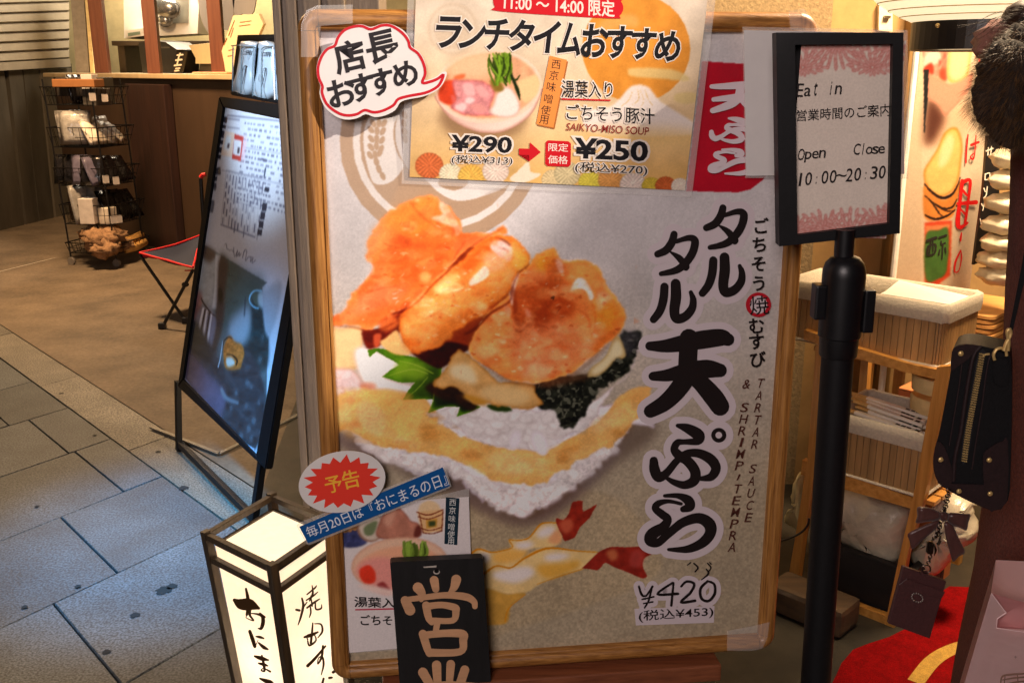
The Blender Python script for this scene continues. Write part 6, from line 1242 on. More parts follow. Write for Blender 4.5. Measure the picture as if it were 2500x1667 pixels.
# photograph on the lower half: coffee counter in the dark
PH = kB("312,520 430,590 600,690 740,775 872,852 830,890 832,960 860,1260 885,1290 870,1568")+k2("1060,540 1010,655 880,560 740,372 738,340")+kB("190,1480 215,1290 250,1000 285,700")
K.fill(PH, (88, 94, 96), soft=1, smooth=0, noise=.15, ns=26)
K.fill(kB("470,640 560,690 700,780 850,850 760,1000 690,1100 560,1180 500,1240 440,1300 440,900"), (78, 88, 84), soft=10, noise=.1)
K.fill(kB("300,640 460,640 440,900 420,1080 330,1050 285,900"), (170, 172, 178), soft=8, noise=.12, ns=14); K.fill(kB("315,525 440,600 420,660 380,680 320,620"), (96, 82, 76), soft=4); K.brush(kB("462,620 452,900 430,1070"), 7, (190, 190, 196), soft=1.5)
K.fill(kB("470,650 545,690 520,900 500,1200 400,1560 360,1560 420,1250 450,1000"), (74, 62, 60), soft=5); K.fill(kB("470,890 500,930 495,1020 465,1000"), (30, 28, 30), soft=3)
K.fill(kB("250,960 310,930 330,1000 300,1200 240,1260"), (140, 104, 104), soft=5, noise=.2, ns=12); K.fill(kB("240,1250 330,1050 440,1130 420,1330 330,1560 190,1560"), (128, 124, 138), soft=5)
for t_ in ("340,1060,8 300,1250,10 260,1480,8", "370,1080,6 340,1280,8 300,1500,8", "410,1100,6 380,1300,8 350,1520,6"): K.brush(kB(t_), 5, (210, 206, 214), soft=1); 
for t_ in ("355,1070,5 320,1260,6 280,1500,6", "392,1090,5 360,1300,6 325,1520,6", "320,980,4 345,1030,6 400,1100,4 450,1140,3"): K.brush(kB(t_), 4, (52, 44, 46), soft=1)
K.fill(kB("740,980 840,980 850,1250 880,1290 860,1568 640,1568 680,1350 730,1280"), (42, 56, 58), soft=5, noise=.25, ns=14); K.fill(kB("560,1180 720,1050 720,1280 640,1380 560,1330"), (150, 152, 158), soft=8)
K.brush(kB("830,925,5 770,920,6 730,960,6 725,1010,5 760,1055,6 800,1065,7"), 5, (150, 196, 220), soft=1.2); K.fill(kB("750,950 820,950 815,1040 765,1030"), (84, 92, 84), soft=2); K.fill(kB("795,950 835,930 840,1060 800,1040"), (160, 166, 170), soft=3)
K.fill(kB("870,900 990,850 960,1100 890,1300 850,1220 830,960"), (176, 176, 186), soft=4); K.brush(kB("690,980,4 680,1130,4"), 3, (54, 58, 64), soft=2)
K.fill(k2("760,120 900,330 900,250 1000,260 1060,450 1020,640 880,540 745,370"), (58, 58, 62), soft=5, noise=.3, ns=16); K.fill(k2("745,250 830,340 900,430 860,520 740,370"), (104, 92, 108), soft=6, noise=.1)
K.fill(kB("540,1310 570,1300 600,1340 660,1370 680,1440 660,1520 640,1568 530,1568 505,1450 510,1380"), (186, 108, 60), soft=1.5, noise=.2, ns=8); K.brush(kB("530,1450,3 580,1455,5 620,1500,8 610,1540,5"), 4, (54, 36, 28), soft=1); K.fill(kB("530,1480 580,1480 600,1530 540,1550"), (206, 190, 178), soft=2); K.brush(kB("500,1400,3 510,1340,4 550,1305,5 580,1320,3"), 3, (50, 36, 30), soft=.8); K.brush(kB("500,1340,3 480,1480,4 460,1560,4"), 2.5, (190, 190, 196), soft=1)
for x, y, r_ in ((985, 380, 9), (1000, 395, 6), (1010, 530, 9), (990, 560, 8), (960, 590, 9), (1035, 290, 8), (1045, 200, 6), (940, 420, 6), (1000, 600, 7), (920, 480, 6), (980, 470, 5), (1030, 460, 6)): cx_, cy_ = k2(f"{x},{y}")[0]; K.disc(cx_, cy_, r_*.7, r_*.9, (150, 152, 160), soft=3, a=.4)
K.brush(k2("880,400,5 900,440,8 950,460,6"), 4, (120, 118, 124), soft=2)
K.brush(k2("735,372 880,560 1010,650"), 6, (190, 186, 206), soft=1)
K.grade(PH, sat=1.15, con=1.12, gain=1.06, pivot=95, soft=1); K.speck(.03, 3, 9)
xlo = np.minimum.reduce([K.x*0+1]); 
iq = K.inside(np.array([(541, 254), (779, 296), (634, 1128), (440, 934)], float), (slice(None), slice(None)))
K.build("poster", print_mat("coffee_poster", .25, .5, .12, 4), cs_, .004, keep=iq)
# wire rack with coffee bags on its top edge
tc_ = KP.hit(536, 240, -.01); TP = Plane(tc_, sd_, np.array([0, 0, 1])*math.cos(R(4))-sn*math.sin(R(4)))
rk = thing("bag_holder", "black holder with thin wires on the sandwich board's top edge", "holder", TP.at(.3, 0, -.02))
def tslab(pts, th, off, name, mat, parent, bev=0):
    m = MB(); m.prism([TP.hit(p[0], p[1], off) for p in pts], -TP.n*th)
    if bev: bmesh.ops.bevel(m.b, geom=m.b.edges[:], offset=bev, segments=2, affect='EDGES')
    return m.build(name, mat, parent, autosmooth=50)
tslab(kA("588,104 1200,92 1250,760 520,642"), .006, -.05, "back_panel", M_bf, rk); tslab(kA("588,102 1200,90 1200,140 586,152"), .02, -.046, "top_bar", M_bf, rk, .003); tslab(kA("520,640 1250,770 1250,812 520,676"), .05, -.002, "shelf_bar", M_bf, rk, .003)
M_wire = pm("bright_wire_rack", (190, 200, 206), .25, metal=.9, var=.05)
for t_ in ("545,212 538,642", "628,232 622,662", "742,216 732,690", "820,232 816,700", "925,216 945,720"):
    a = kA(t_); m = MB(); m.tube([TP.hit(*a[0], .012), TP.hit(*a[1], .012)], .0022, 6); m.build("wire", M_wire, rk)
for t_ in ("530,206 612,200", "625,232 650,218 735,216 760,232", "816,240 850,218 930,212"): m = MB(); m.tube(cr([TP.hit(*p, .013) for p in kA(t_)], 4, False), .0018, 6); m.build("wire", M_wire, rk)
M_foil = pm("silver_bag", (196, 202, 212), .28, metal=.25, scale=9, var=.10, bump=.3)
for k, (t_, dx) in enumerate((("622,162 778,166 776,200 755,430 728,690 538,640 575,470 610,250", 0), ("792,168 935,170 955,300 945,720 735,690 765,470 785,250", 0), ("960,172 1120,176 1110,430 1080,752 950,722 958,400", 0))):
    P = np.array(kA(t_)); C = P.mean(0); Pc = cr(P, 2); o = thing("coffee_bag", ("silver coffee bag at the left end of the holder on the sandwich board", "second silver coffee bag in the holder, next to the grey pillar", "silver coffee bag in the holder hidden behind the grey pillar")[k], "coffee bag", TP.hit(C[0], P[:, 1].max(), -.02), "coffee bags on the sandwich board")
    m = MB(); m.smooth = True; rings = []
    for f_, h in ((1, -.02), (.94, -.004), (.75, .003), (.45, .008), (.15, .009)): rings.append([m.v(TP.hit(*(C+(p-C)*f_), h+.0018*math.sin(i*1.7))) for i, p in enumerate(Pc)])
    rings = [[m.v(TP.hit(p[0], p[1], -.042)) for p in Pc]]+rings
    for A, B in zip(rings, rings[1:]):
        for i in range(len(A)): m.face([A[i], A[(i+1) % len(A)], B[(i+1) % len(B)], B[i]])
    m.face(rings[-1]); m.face(rings[0][::-1]); m.build("bag_body", M_foil, o)
    if k < 2:
        J = Ink(TP, .0125); ox = k*188; 
        for i in range(5): J.glyph("COFFE"[i], kA(f"{640+ox+i*16},{252+k*14} {652+ox+i*16},{252+k*14} {650+ox+i*16},{292+k*14} {638+ox+i*16},{292+k*14}"), 0, .02)
        for s_ in (f"{648+ox},{405+k*22},5 {668+ox},{400+k*22},8 {655+ox},{480+k*22},8 {632+ox},{572+k*22},5", f"{648+ox},{408+k*22},5 {640+ox},{440+k*22},4", f"{610+ox},{460+k*20},2 {600+ox},{500+k*20},3 {608+ox},{530+k*20},2"): J.stroke(kA(s_))
        J.build("lettering", [ink("bag_ink", (58, 58, 70))], o)
# ================================================================ folding camp stool
Z_ = .345
SA, SB, SCn = G(341, 617, Z_), G(471, 653, Z_-.01), G(500, 570, Z_+.03)
M_can = pm("navy_canvas", (34, 42, 66), rough=.85, scale=200, var=.2, bump=.2); M_rp = pm("red_piping", (226, 36, 44), rough=.6, scale=80, var=.1); M_stl = pm("stool_black", (24, 22, 22), .4)
sto = thing("camp_stool", "three legged folding camp stool with a navy seat piped in red", "stool", (SA+SB+SCn)/3*np.array([1, 1, 0]))
m = MB(); m.smooth = True; N = 10; gr = {}
for i in range(N+1):
    for j in range(N+1-i):
        a, b = i/N, j/N; c = 1-a-b; p = SA*a+SB*b+SCn*c; sag = -.05*(27*a*b*c)**.7-.03*(a*b+b*c+a*c); pin = (SA+SB+SCn)/3-p; e = min(a, b, c); gr[i, j] = m.v(p+np.array([0, 0, sag])+pin*.22*(1-3*e)*(1-max(a, b, c)))
for i in range(N):
    for j in range(N-i):
        m.face([gr[i, j], gr[i+1, j], gr[i, j+1]])
        if i+j < N-1: m.face([gr[i+1, j], gr[i+1, j+1], gr[i, j+1]])
ed = [[gr[i, 0].co.copy() for i in range(N+1)], [gr[0, j].co.copy() for j in range(N+1)], [gr[i, N-i].co.copy() for i in range(N+1)]]
m.build("seat", M_can, sto)
for e in ed: m = MB(); m.tube([np.array(p) for p in e], .0062, 8); m.build("piping", M_rp, sto)
for p in (SA, SB, SCn): m = MB(); d = (SA+SB+SCn)/3-p; d /= np.linalg.norm(d); m.prism([p+d*.0+np.array([0, 0, -.014]), p+d*.09+np.cross(d, (0, 0, 1))*.03+np.array([0, 0, -.03]), p+d*.09-np.cross(d, (0, 0, 1))*.03+np.array([0, 0, -.03])], (0, 0, -.006)); m.build("corner_pocket", M_rp, sto)
fa, fb = G(455, 790), G(397, 803); fc = G(540, 745)
for p, q_ in ((SA, fa), (SB, fb), (SCn, fc)):
    m = MB(); q_ = q_+np.array([0, 0, .01]); m.tube([p+np.array([0, 0, -.012]), q_], .0085, 10); m.build("leg", M_stl, sto)
    m = MB(); m.box(q_+np.array([0, 0, .008]), (.036, .036, .034), None, .006); m.build("foot", M_stl, sto)
m = MB(); c = (SA+SB+SCn)/3; c = (c+(fa+fb+fc)/3)/2; m.blob(c, (.02, .02, .014)); m.build("hub", M_stl, sto)
fs2 = thing("folded_stool", "folded second stool with a red end, standing almost hidden behind the coffee sign", "stool", G(500, 640)); 
a, b = VY(490, 436, 5.6), VY(500, 640, 5.6); b[2] = .01; m = MB(); m.tube([a, b], .011, 10); m.build("tube", M_stl, fs2); m = MB(); m.tube([a+(0, 0, .004), a+np.array([.012, 0, .02]), a+np.array([.03, 0, .022])], .012, 10); m.build("red_end", M_rp, fs2)
# ================================================================ wire basket rack
rF, rL, rR = G(287, 652), G(220, 634), G(356, 630); dX = (rR-rF); dX /= np.linalg.norm(dX); dY = np.array([-dX[1], dX[0], 0]); 
RX, RY = np.linalg.norm(rR-rF)*.98, abs(np.dot(rL-rF, dY)); RX = min(max(RX, .3), .5); RY = min(max(RY, .22), .42)
wr_ = thing("wire_rack", "black wire rack of five baskets on castors in front of the counter", "rack", rF+dX*RX/2+dY*RY/2)
M_wr = pm("wire_black", (22, 20, 20), .35, metal=.4)
lean = np.array([-.05, 0.02, 0])                       # the rack leans a little
def rp_(x, y, z): return rF+dX*x+dY*y+np.array([0, 0, z])+lean*z
ZB = [(1.075, 1.19), (.80, .93), (.545, .665), (.285, .42), (.085, .16)]
for x, y in ((0, 0), (RX, 0), (0, RY), (RX, RY)):
    m = MB(); m.tube([rp_(x, y, .055), rp_(x, y, 1.24)], .0055, 6); m.build("post", M_wr, wr_)
    m = MB(); m.lathe([(0, .011), (.026, .011), (.028, .006), (.028, -.006), (.026, -.011), (0, -.011)], rp_(x, y, .028)+dX*.0, 16, dX); m.build("castor", pm("castor_grey", (120, 112, 104), .5), wr_)
for z0, z1 in ZB:
    m = MB(); o_ = .035
    def rim(z, o): return [rp_(-o, -o, z), rp_(RX+o, -o, z), rp_(RX+o, RY, z), rp_(-o, RY, z)]
    m.tube(rim(z1, o_), .0045, 6, closed=True); m.tube(rim(z0, 0), .0035, 6, closed=True); m.tube(rim((z0+z1)/2, o_/2), .0022, 5, closed=True)
    lo_, hi_ = rim(z0, 0), rim(z1, o_)
    for e in range(4):
        n_ = 8
        for k in range(n_):
            t_ = k/n_; m.tube([lo_[e]*(1-t_)+lo_[(e+1) % 4]*t_, hi_[e]*(1-t_)+hi_[(e+1) % 4]*t_], .0020, 5)
    for k in range(1, 10): t_ = k/10; m.tube([lo_[0]*(1-t_)+lo_[1]*t_, lo_[3]*(1-t_)+lo_[2]*t_], .0018, 5)
    m.build("basket", M_wr, wr_)
def rbox(x, y, z, sx, sy, sz, rot=0, tilt=0):
    q = Quaternion((0, 0, 1), R(rot))@Quaternion((1, 0, 0), R(tilt)); A = [np.array(q@Vector(v)) for v in ((1, 0, 0), (0, 1, 0), (0, 0, 1))]; A = [dX*a[0]+dY*a[1]+np.array([0, 0, a[2]]) for a in A]; m = MB(); m.box(rp_(x, y, z), (sx, sy, sz), A, .004); return m
M_kraft = pm("kraft", (150, 98, 54), .7, var=.1); M_dkb = pm("dark_box", (44, 38, 34), .6); M_pale = pm("pale_box", (206, 196, 190), .6)
for t_ in ((.02, .10, 1.215, .12, .30, .05, M_kraft, "orange brown flat box lying on top of the wire rack"), (.085, .22, 1.19, .07, .14, .12, M_dkb, "small black box next to the orange box on the rack's top basket"), (.17, .12, 1.175, .08, .08, .19, M_pale, "upright pale lilac box in the rack's top basket"), (.25, .14, 1.16, .13, .2, .18, pm("olive_box", (66, 62, 54), .6), "dark olive box at the right of the rack's top basket"), (.10, .03, 1.125, .2, .09, .11, pm("grey_box", (78, 72, 66), .6), "low dark grey box at the front of the rack's top basket")):
    one("goods_box", rbox(*t_[:6], rot=3), t_[6], t_[7], "box", "boxes in the rack's top basket")
def pouch(x, y, z, w_, h_, th, tilt, mat, label, grp, seed, rot=0, name="pouch", cat="pouch"):
    q = Quaternion((0, 0, 1), R(rot))@Quaternion((1, 0, 0), R(tilt)); m = MB(); m.smooth = True; r_ = np.random.default_rng(seed); N = 7; V = {}
    for sg in (1, -1):
        for i in range(N+1):
            for j in range(N+1):
                u, v = i/N*2-1, j/N*2-1; edge = abs(u) == 1 or abs(v) == 1
                if edge and sg == -1: V[sg, i, j] = V[1, i, j]; continue
                d = (1-u*u)*(1-v*v); p = q@Vector((u*w_/2, sg*(th*d**.5+(0 if edge else r_.normal(0, th*.28))), (v+1)*h_/2)); V[sg, i, j] = m.v(rp_(x, y, z)+dX*p.x+dY*p.y+np.array([0, 0, p.z]))
        for i in range(N):
            for j in range(N): m.face([V[sg, i, j], V[sg, i+1, j], V[sg, i+1, j+1], V[sg, i, j+1]])
    return one(name, m, mat, label, cat, grp)
M_wpk = pm("white_pack", (226, 214, 198), .45, scale=30, var=.06, bump=.2); M_clr = pm("clear_pack", (150, 146, 142), .3, scale=30, var=.25, bump=.4, coat=.4); M_blk = pm("black_pouch", (26, 24, 27), .25, scale=30, var=.3, bump=.4, coat=.4); M_fo = pm("black_foil", (30, 28, 26), .14, metal=.5, scale=40, var=.3, bump=.5); M_lil = pm("lilac_pouch", (96, 90, 108), .4, scale=30, var=.2, bump=.3)
for k in range(5): pouch(.05+.07*k, .03+.01*(k % 2), .82, .17, .17, .016, -28-3*k, M_wpk, "white flat pack leaning in the rack's second basket", "white packs in the rack's second basket", k, rot=8*k-10, name="flat_pack", cat="pack")
for k in range(3): pouch(.0+.05*k, .16+.05*k, .82, .20, .22, .026, -8, M_clr, "grey see through bag standing at the back of the rack's second basket", "see through bags in the rack's second basket", 10+k, rot=-60+20*k, name="clear_bag", cat="bag")
for k in range(8): pouch(.0+.05*k, .03+.012*(k % 2), .555, .16, .20, .016, -22-2*k, M_blk if k > 1 else M_lil, "black pouch leaning in the rack's third basket" if k > 1 else "dusky lilac pouch at the left of the rack's third basket", "pouches in the rack's third basket", 20+k, rot=10*(k % 3)-10)
for k in range(7): pouch(.10+.042*k, .03+.012*(k % 2), .295, .15, .23, .016, -24-2*k, M_fo, "shiny black foil pouch leaning in the rack's fourth basket", "foil pouches in the rack's fourth basket", 40+k, rot=12*(k % 3)-10)
for k in range(4): pouch(-.03+.012*k, .08+.075*k, .555, .15, .20, .016, -14, M_blk if k != 1 else M_lil, "black pouch standing along the short side of the rack's third basket" if k != 1 else "dusky lilac pouch at the left of the rack's third basket", "pouches in the rack's third basket", 60+k, rot=-75)
for k in range(3): pouch(.0+.1*k, .20, .295, .15, .26, .016, -10, M_clr, "grey see through bag standing at the back of the rack's fourth basket", "see through bags in the rack's fourth basket", 70+k, rot=-12, name="clear_bag", cat="bag")
for k in range(4): pouch(.10+.06*k, .19, 1.08, .12, .19, .014, -8, M_blk, "black pouch standing at the back of the rack's top basket", "pouches in the rack's top basket", 80+k, rot=5)
for k in range(4): pouch(.16+.05*k, .12, .81, .15, .19, .016, -16, M_wpk, "white flat pack standing behind the leaning ones in the second basket", "white packs standing in the second basket", 90+k, rot=6*k-6, name="flat_pack", cat="pack")
one("paper_cup_box", rbox(.0, .15, .38, .10, .10, .17, rot=10), M_pale, "pale lilac carton standing at the left of the rack's fourth basket", "carton"); one("paper_cup_box", rbox(.05, .05, .345, .09, .08, .11, rot=-5), M_wpk, "smaller white carton in front of the lilac one in the fourth basket", "carton")
m = MB(); m.smooth = True
for k, (x, y, z, a) in enumerate(((-.04, .08, .19, .11), (.03, .05, .21, .10), (-.08, .02, .14, .09), (.10, .10, .17, .08), (.02, .18, .22, .07), (.14, .02, .13, .06))): m.blob(rp_(x, y, z), (a, a*.8, a*.62), n=20, m=12, jit=.28, seed=k)
one("burlap_sack", m, pm("burlap", (150, 114, 82), rough=.9, scale=40, var=.45, bump=.8), "crumpled tan burlap sack overflowing the rack's lowest basket", "sack")
M_tan = pm("tan_roll", (198, 148, 78), .7, scale=30, var=.25, bump=.3)
for k, (y, z) in enumerate(((.0, .10), (.055, .105), (.02, .15))): m = MB(); m.smooth = True; m.tube([rp_(.12, y, z), rp_(.25, y, z), rp_(RX+.03, y+.005, z+.012)], [.027, .03, .027], 14); one("bag_roll", m, M_tan, "rolled tan bag lying in the rack's lowest basket", "roll", "rolled bags in the lowest basket")
m = MB(); m.smooth = True; c = rp_(.22, .14, .19)
for k in range(4): m.tube([c+dX*(.075-.016*k)*math.cos(a)+np.array([0, 0, .06-.013*k])*math.sin(a)-dY*.012*k for a in np.linspace(0, 2*math.pi, 24, endpoint=False)], .0085, 8, closed=True)
one("rope_coil", m, M_tan, "coil of tan strap resting on the rolls in the lowest basket", "coil")
for k, (x, z) in enumerate(((-.03, 1.13), (.10, 1.12), (-.02, .60), (.09, .58), (.0, .33), (.06, .325))):
    m = rbox(x-.03, -.046, z, .045, .003, .05, rot=-20); one("price_tag", m, M_pale, "small white price tag clipped to the wire rack's basket rim", "price tag", "price tags on the rack")
# ================================================================ things on and behind the counter
def cpost(u0, u1, e, label):
    Yp = CP.hit((u0+u1)/2, 186)[1]+.12; x0, x1 = VY(u0, 160, Yp)[0], VY(u1, 160, Yp)[0]; m = MB(); m.box(((x0+x1)/2, Yp+.03, 1.85), (x1-x0, .06, 1.155), None, .004); one("wooden_post", m, M_redw, label, "post", "posts on the counter")
M_redw = wood("red_brown_wood", (96, 54, 38), (122, 74, 52), 'Z', fine=50)
cpost(230, 264, .3, "dark reddish wooden post at the counter's left end by the door jamb"); cpost(358, 390, 0, "reddish wooden post rising from the middle of the counter"); cpost(515, 548, .1, "reddish wooden post on the counter beside the leaning menu board")
IY = 9.3
mw = thing("oven", "white kitchen oven with a grey glass door behind the counter", "oven", VY(395, 95, IY)-np.array([0, 0, .03])); UP9 = upright(IY)
M_wh = pm("white_enamel", (224, 216, 204), .35, var=.04)
def islab(pl, pts, th, off, name, mat, parent): m = MB(); m.prism([pl.hit(p[0], p[1], off) for p in pts], -pl.n*th); return m.build(name, mat, parent)
islab(UP9, [(p[0], p[1]) for p in k1("655,-160 1068,-160 1050,180 660,205")], .4, 0, "cabinet", M_wh, mw); islab(UP9, k1("842,-120 1002,-120 1000,122 842,130"), .01, .012, "glass_door", pm("grey_glass", (128, 124, 112), .15, scale=3, var=.3), mw)
m = MB(); m.smooth = True; c = VY(406, 22, IY-.1); m.blob(c, (.13, .06, .10), jit=.03); m.blob(c+np.array([-.02, 0, -.1]), (.07, .05, .06)); one("steel_kettle", m, pm("kettle_steel", (150, 146, 140), .2, metal=.8), "round steel kettle in front of the white oven's glass door", "kettle")
sc_ = thing("kitchen_scale", "low white kitchen scale standing left of the middle post behind the counter", "scale", VY(335, 92, IY-.2)); m = MB(); P = [VY(u, v, IY-.2) for u, v in k1("665,165 775,150 778,190 668,205")]; m.prism(P, (0, .2, 0)); m.build("body", M_wh, sc_); m = MB(); P = [VY(u, v, IY-.205) for u, v in k1("680,178 745,168 746,184 682,194")]; m.prism(P, (0, -.004, 0)); m.build("display", pm("lcd", (120, 136, 118), .3), sc_)
bt = thing("work_table", "dark work table carrying the oven behind the counter", "table", VY(400, 560, IY)*np.array([1, 1, 0])); zt_b = VY(395, 94, IY)[2]-.03
m = MB(); xw0, xw1 = VY(300, 95, IY)[0], VY(560, 95, IY)[0]; m.box(((xw0+xw1)/2, IY+.1, zt_b-.02), (xw1-xw0, .75, .04), None, .004); m.build("table_top", pm("dark_table", (70, 56, 40), .6), bt)
for x in (xw0+.05, xw1-.05): m = MB(); m.box((x, IY+.1, (zt_b-.04)/2), (.06, .6, zt_b-.041), None, .003); m.build("leg", pm("dark_table", (70, 56, 40)), bt)
ma = CP.at(CP.loc(384, 186)[0], 1.3, -.45); MPl = Plane(ma, cd_, (0, 0, 1))
gm_ = thing("grinder", "black coffee grinder on the counter behind the middle post", "grinder", ma-np.array([0, 0, .03])); islab(MPl, k1("735,230 790,215 880,225 940,265 930,390 905,400 760,400 745,300"), .2, 0, "body", pm("grinder_black", (30, 26, 24), .3), gm_); islab(MPl, k1("852,250 900,250 900,258 852,258"), .006, .007, "handle", M_alu, gm_)
tb_ = thing("tablet_stand", "beige tablet on a white stand turned away on the counter", "tablet", CP.at(CP.loc(500, 180)[0], 1.272, -.25)); TPl = Plane(tb_.location, cd_, (0, -.25, 1))
islab(TPl, k1("1003,242 1140,228 1168,275 1165,340 1040,340 1040,310"), .012, 0, "tablet_back", pm("tablet_beige", (206, 190, 152), .4, var=.05), tb_); islab(TPl, k1("1065,338 1135,338 1140,392 1055,392"), .1, -.012, "stand", pm("stand_black", (46, 40, 34), .4), tb_)
bs3 = thing("black_card_sign", "small tilted black sign with white characters on the counter", "sign", CP.at(CP.loc(437, 180)[0], 1.272, -.12)); SPl = Plane(CP.at(CP.loc(437, 180)[0], 1.272, -.12), cd_, (0, 0, 1)); islab(SPl, k1("945,282 984,275 962,384 918,388"), .02, 0, "board", pm("sign_board_black", (24, 22, 22)), bs3)
J = Ink(SPl, .002)
for t_ in ("942,295,8 972,292,8", "958,286,8 948,312,7", "935,322,9 966,318,9", "950,312,7 942,342,8", "928,350,9 962,346,9", "935,366,8 955,364,8", "930,378,8 950,376,8"): J.stroke(k1(t_))
J.build("lettering", [ink("sign_white", (226, 216, 196))], bs3)
mn = thing("menu_board", "cream menu board leaning at an angle on the right end of the counter", "menu board", CP.at(CP.loc(545, 186)[0], 1.272, -.1)); NPl = Plane(CP.at(CP.loc(545, 186)[0], 1.272, -.1), cd_, (0, -.15, 1)); islab(NPl, k1("1240,85 1375,75 1400,130 1290,385 1143,382"), .02, 0, "board", pm("menu_cream", (236, 220, 180), .5, var=.05), mn)
J = Ink(NPl, .002)
for t_ in ("1246,110,3 1215,190,4", "1205,205,5 1190,240,4", "1180,290,4 1165,350,4", "1270,140,3 1330,132,3", "1275,120,3 1335,112,3", "1215,270,3 1245,262,3", "1210,300,3 1235,296,3", "1240,150,3 1225,200,3"): J.stroke(k1(t_))
J.build("lettering", [ink("menu_brown", (150, 96, 60))], mn)
m = MB(); c = CP.at(CP.loc(640, 180)[0], 1.273, -.30); m.lathe([(0, 0), (.075, 0), (.077, .01), (.072, .30), (.076, .31), (.076, .36), (.07, .37), (0, .37)], c, 28); one("black_canister", m, pm("canister_black", (26, 22, 20), .3), "tall black canister at the counter's end beside the grey pillar", "canister", autosmooth=40)
for k, t_ in enumerate(("1045,-150 1130,-160 1130,165 1100,165 1062,70", "1130,-150 1240,-150 1235,130 1180,160 1130,150", "1240,-150 1360,-150 1350,60 1290,75 1245,70")):
    P = [VY(u, v, 9.0) for u, v in cr(k1(t_), 4)]; m = MB(); m.prism(P, (0, .03, 0)); one("hanging_cloth", m, pm("white_cotton", (222, 214, 208), .8, scale=4, var=.08, bump=.3, stretch=(1, 1, .2)), ("white cloth hanging right of the oven behind the counter", "second white cloth hanging behind the right reddish post", "white cloth hanging above the leaning menu board")[k], "cloth", "white cloths hanging behind the counter")
m = MB(); cbox(CP.loc(476, 186)[0], CP.loc(560, 186)[0], -.08, .02, 1.2725, 1.285, m); one("leaflet_stack", m, pm("leaflet", (222, 176, 140), .6), "thin stack of leaflets along the front edge of the counter", "leaflets")
# ================================================================ person at the right edge
QY = 1.22
out = [(2468, 300), (2466, 500), (2461, 638), (2455, 744), (2447, 957), (2428, 1169), (2396, 1329), (2376, 1488), (2339, 1667), (2318, 1780)]
le = [VY(u, v, QY) for u, v in out]
ps = thing("person", "person in a long maroon coat with a fur trimmed hood at the right edge", "person", (.95, QY+.05, 0))
# body: one continuous skinned surface (mostly inside the coat and outside the picture)
sk = bpy.data.meshes.new("body"); V = []; E2 = []; RAD = []
def jn(p, r_, par=None): V.append(p); RAD.append(r_); i = len(V)-1; E2.append((par, i)) if par is not None else None; return i
cx, cy = .95, QY+.05
hip = jn((cx, cy, .80), .13); wa = jn((cx, cy, .98), .115, hip); ch = jn((cx, cy, 1.14), .13, wa); nk = jn((cx, cy+.0, 1.285), .052, ch); n2 = jn((cx+.0, cy+.005, 1.33), .05, nk); h1 = jn((cx, cy+.015, 1.41), .078, n2); h2 = jn((cx, cy+.01, 1.49), .066, h1)
hands = []
for sx in (-1, 1):
    s0 = jn((cx+sx*.13, cy, 1.22), .058, ch); el = jn((cx+sx*.17, cy-.02, .98), .042, s0); wr = jn((cx+sx*.15, cy-.14, .80), .026, el); pm_ = jn((cx+sx*.145, cy-.18, .765), .030, wr); hands.append((sx, np.array(V[pm_]), pm_))
    k_ = jn((cx+sx*.085, cy, .74), .085, hip); kn = jn((cx+sx*.085, cy-.01, .43), .055, k_); an = jn((cx+sx*.085, cy+.01, .09), .038, kn); jn((cx+sx*.09, cy+.12, .04), .03, an)
for sx, p, ip in hands:
    for j, (dx, dy, L) in enumerate(((-.021, -.012, .068), (-.007, -.018, .076), (.007, -.018, .072), (.020, -.012, .056))):
        a = jn(tuple(p+np.array([dx, dy, -.022])), .010, ip); b = jn(tuple(p+np.array([dx, dy-.012, -.022-L*.45])), .0088, a); jn(tuple(p+np.array([dx, dy+.012, -.022-L*.8])), .0078, b)
    a = jn(tuple(p+np.array([-sx*.026, .004, -.004])), .0105, ip); jn(tuple(p+np.array([-sx*.036, -.014, -.038])), .009, a)
sk.from_pydata([tuple(float(k) for k in v) for v in V], E2, []); so = bpy.data.objects.new("tmp_body", sk); COL.objects.link(so)
md = so.modifiers.new("s", 'SKIN'); sb2 = so.modifiers.new("d", 'SUBSURF'); sb2.levels = 1; sb2.render_levels = 1
for i, v in enumerate(sk.skin_vertices[0].data): v.radius = (RAD[i], RAD[i]); v.use_root = (i == 0)
dg = bpy.context.evaluated_depsgraph_get(); bm_ = bpy.data.meshes.new_from_object(so.evaluated_get(dg)); bpy.data.objects.remove(so)
for p in bm_.polygons: p.use_smooth = True
link_mesh("body", bm_, pm("skin", (214, 168, 142), .5, var=.05, bump=.02), ps)
m = MB(); m.smooth = True                              # face on the far side of the head, turned towards the shop
hx, hy = cx, cy+.09
m.blob((hx, hy+.005, 1.415), (.011, .02, .02)); 
m.build("nose", pm("skin", (214, 168, 142)), ps)
for s_ in (-1, 1): m = MB(); m.blob((hx+s_*.03, hy-.012, 1.445), (.012, .008, .007)); m.build("eye", ink("eye_dark", (40, 28, 24)), ps)
m = MB(); m.blob((hx, hy-.004, 1.375), (.024, .007, .006)); m.build("mouth", ink("lip", (170, 84, 84)), ps)
for s_ in (-1, 1): m = MB(); m.blob((hx+s_*.078, cy+.01, 1.425), (.01, .02, .03)); m.build("ear", pm("skin", (214, 168, 142)), ps)
def project(p): d = np.asarray(p, float)-CAM; w_ = d@FWD; return CU+F_PX*(d@RT)/w_, CV-F_PX*(d@UP)/w_
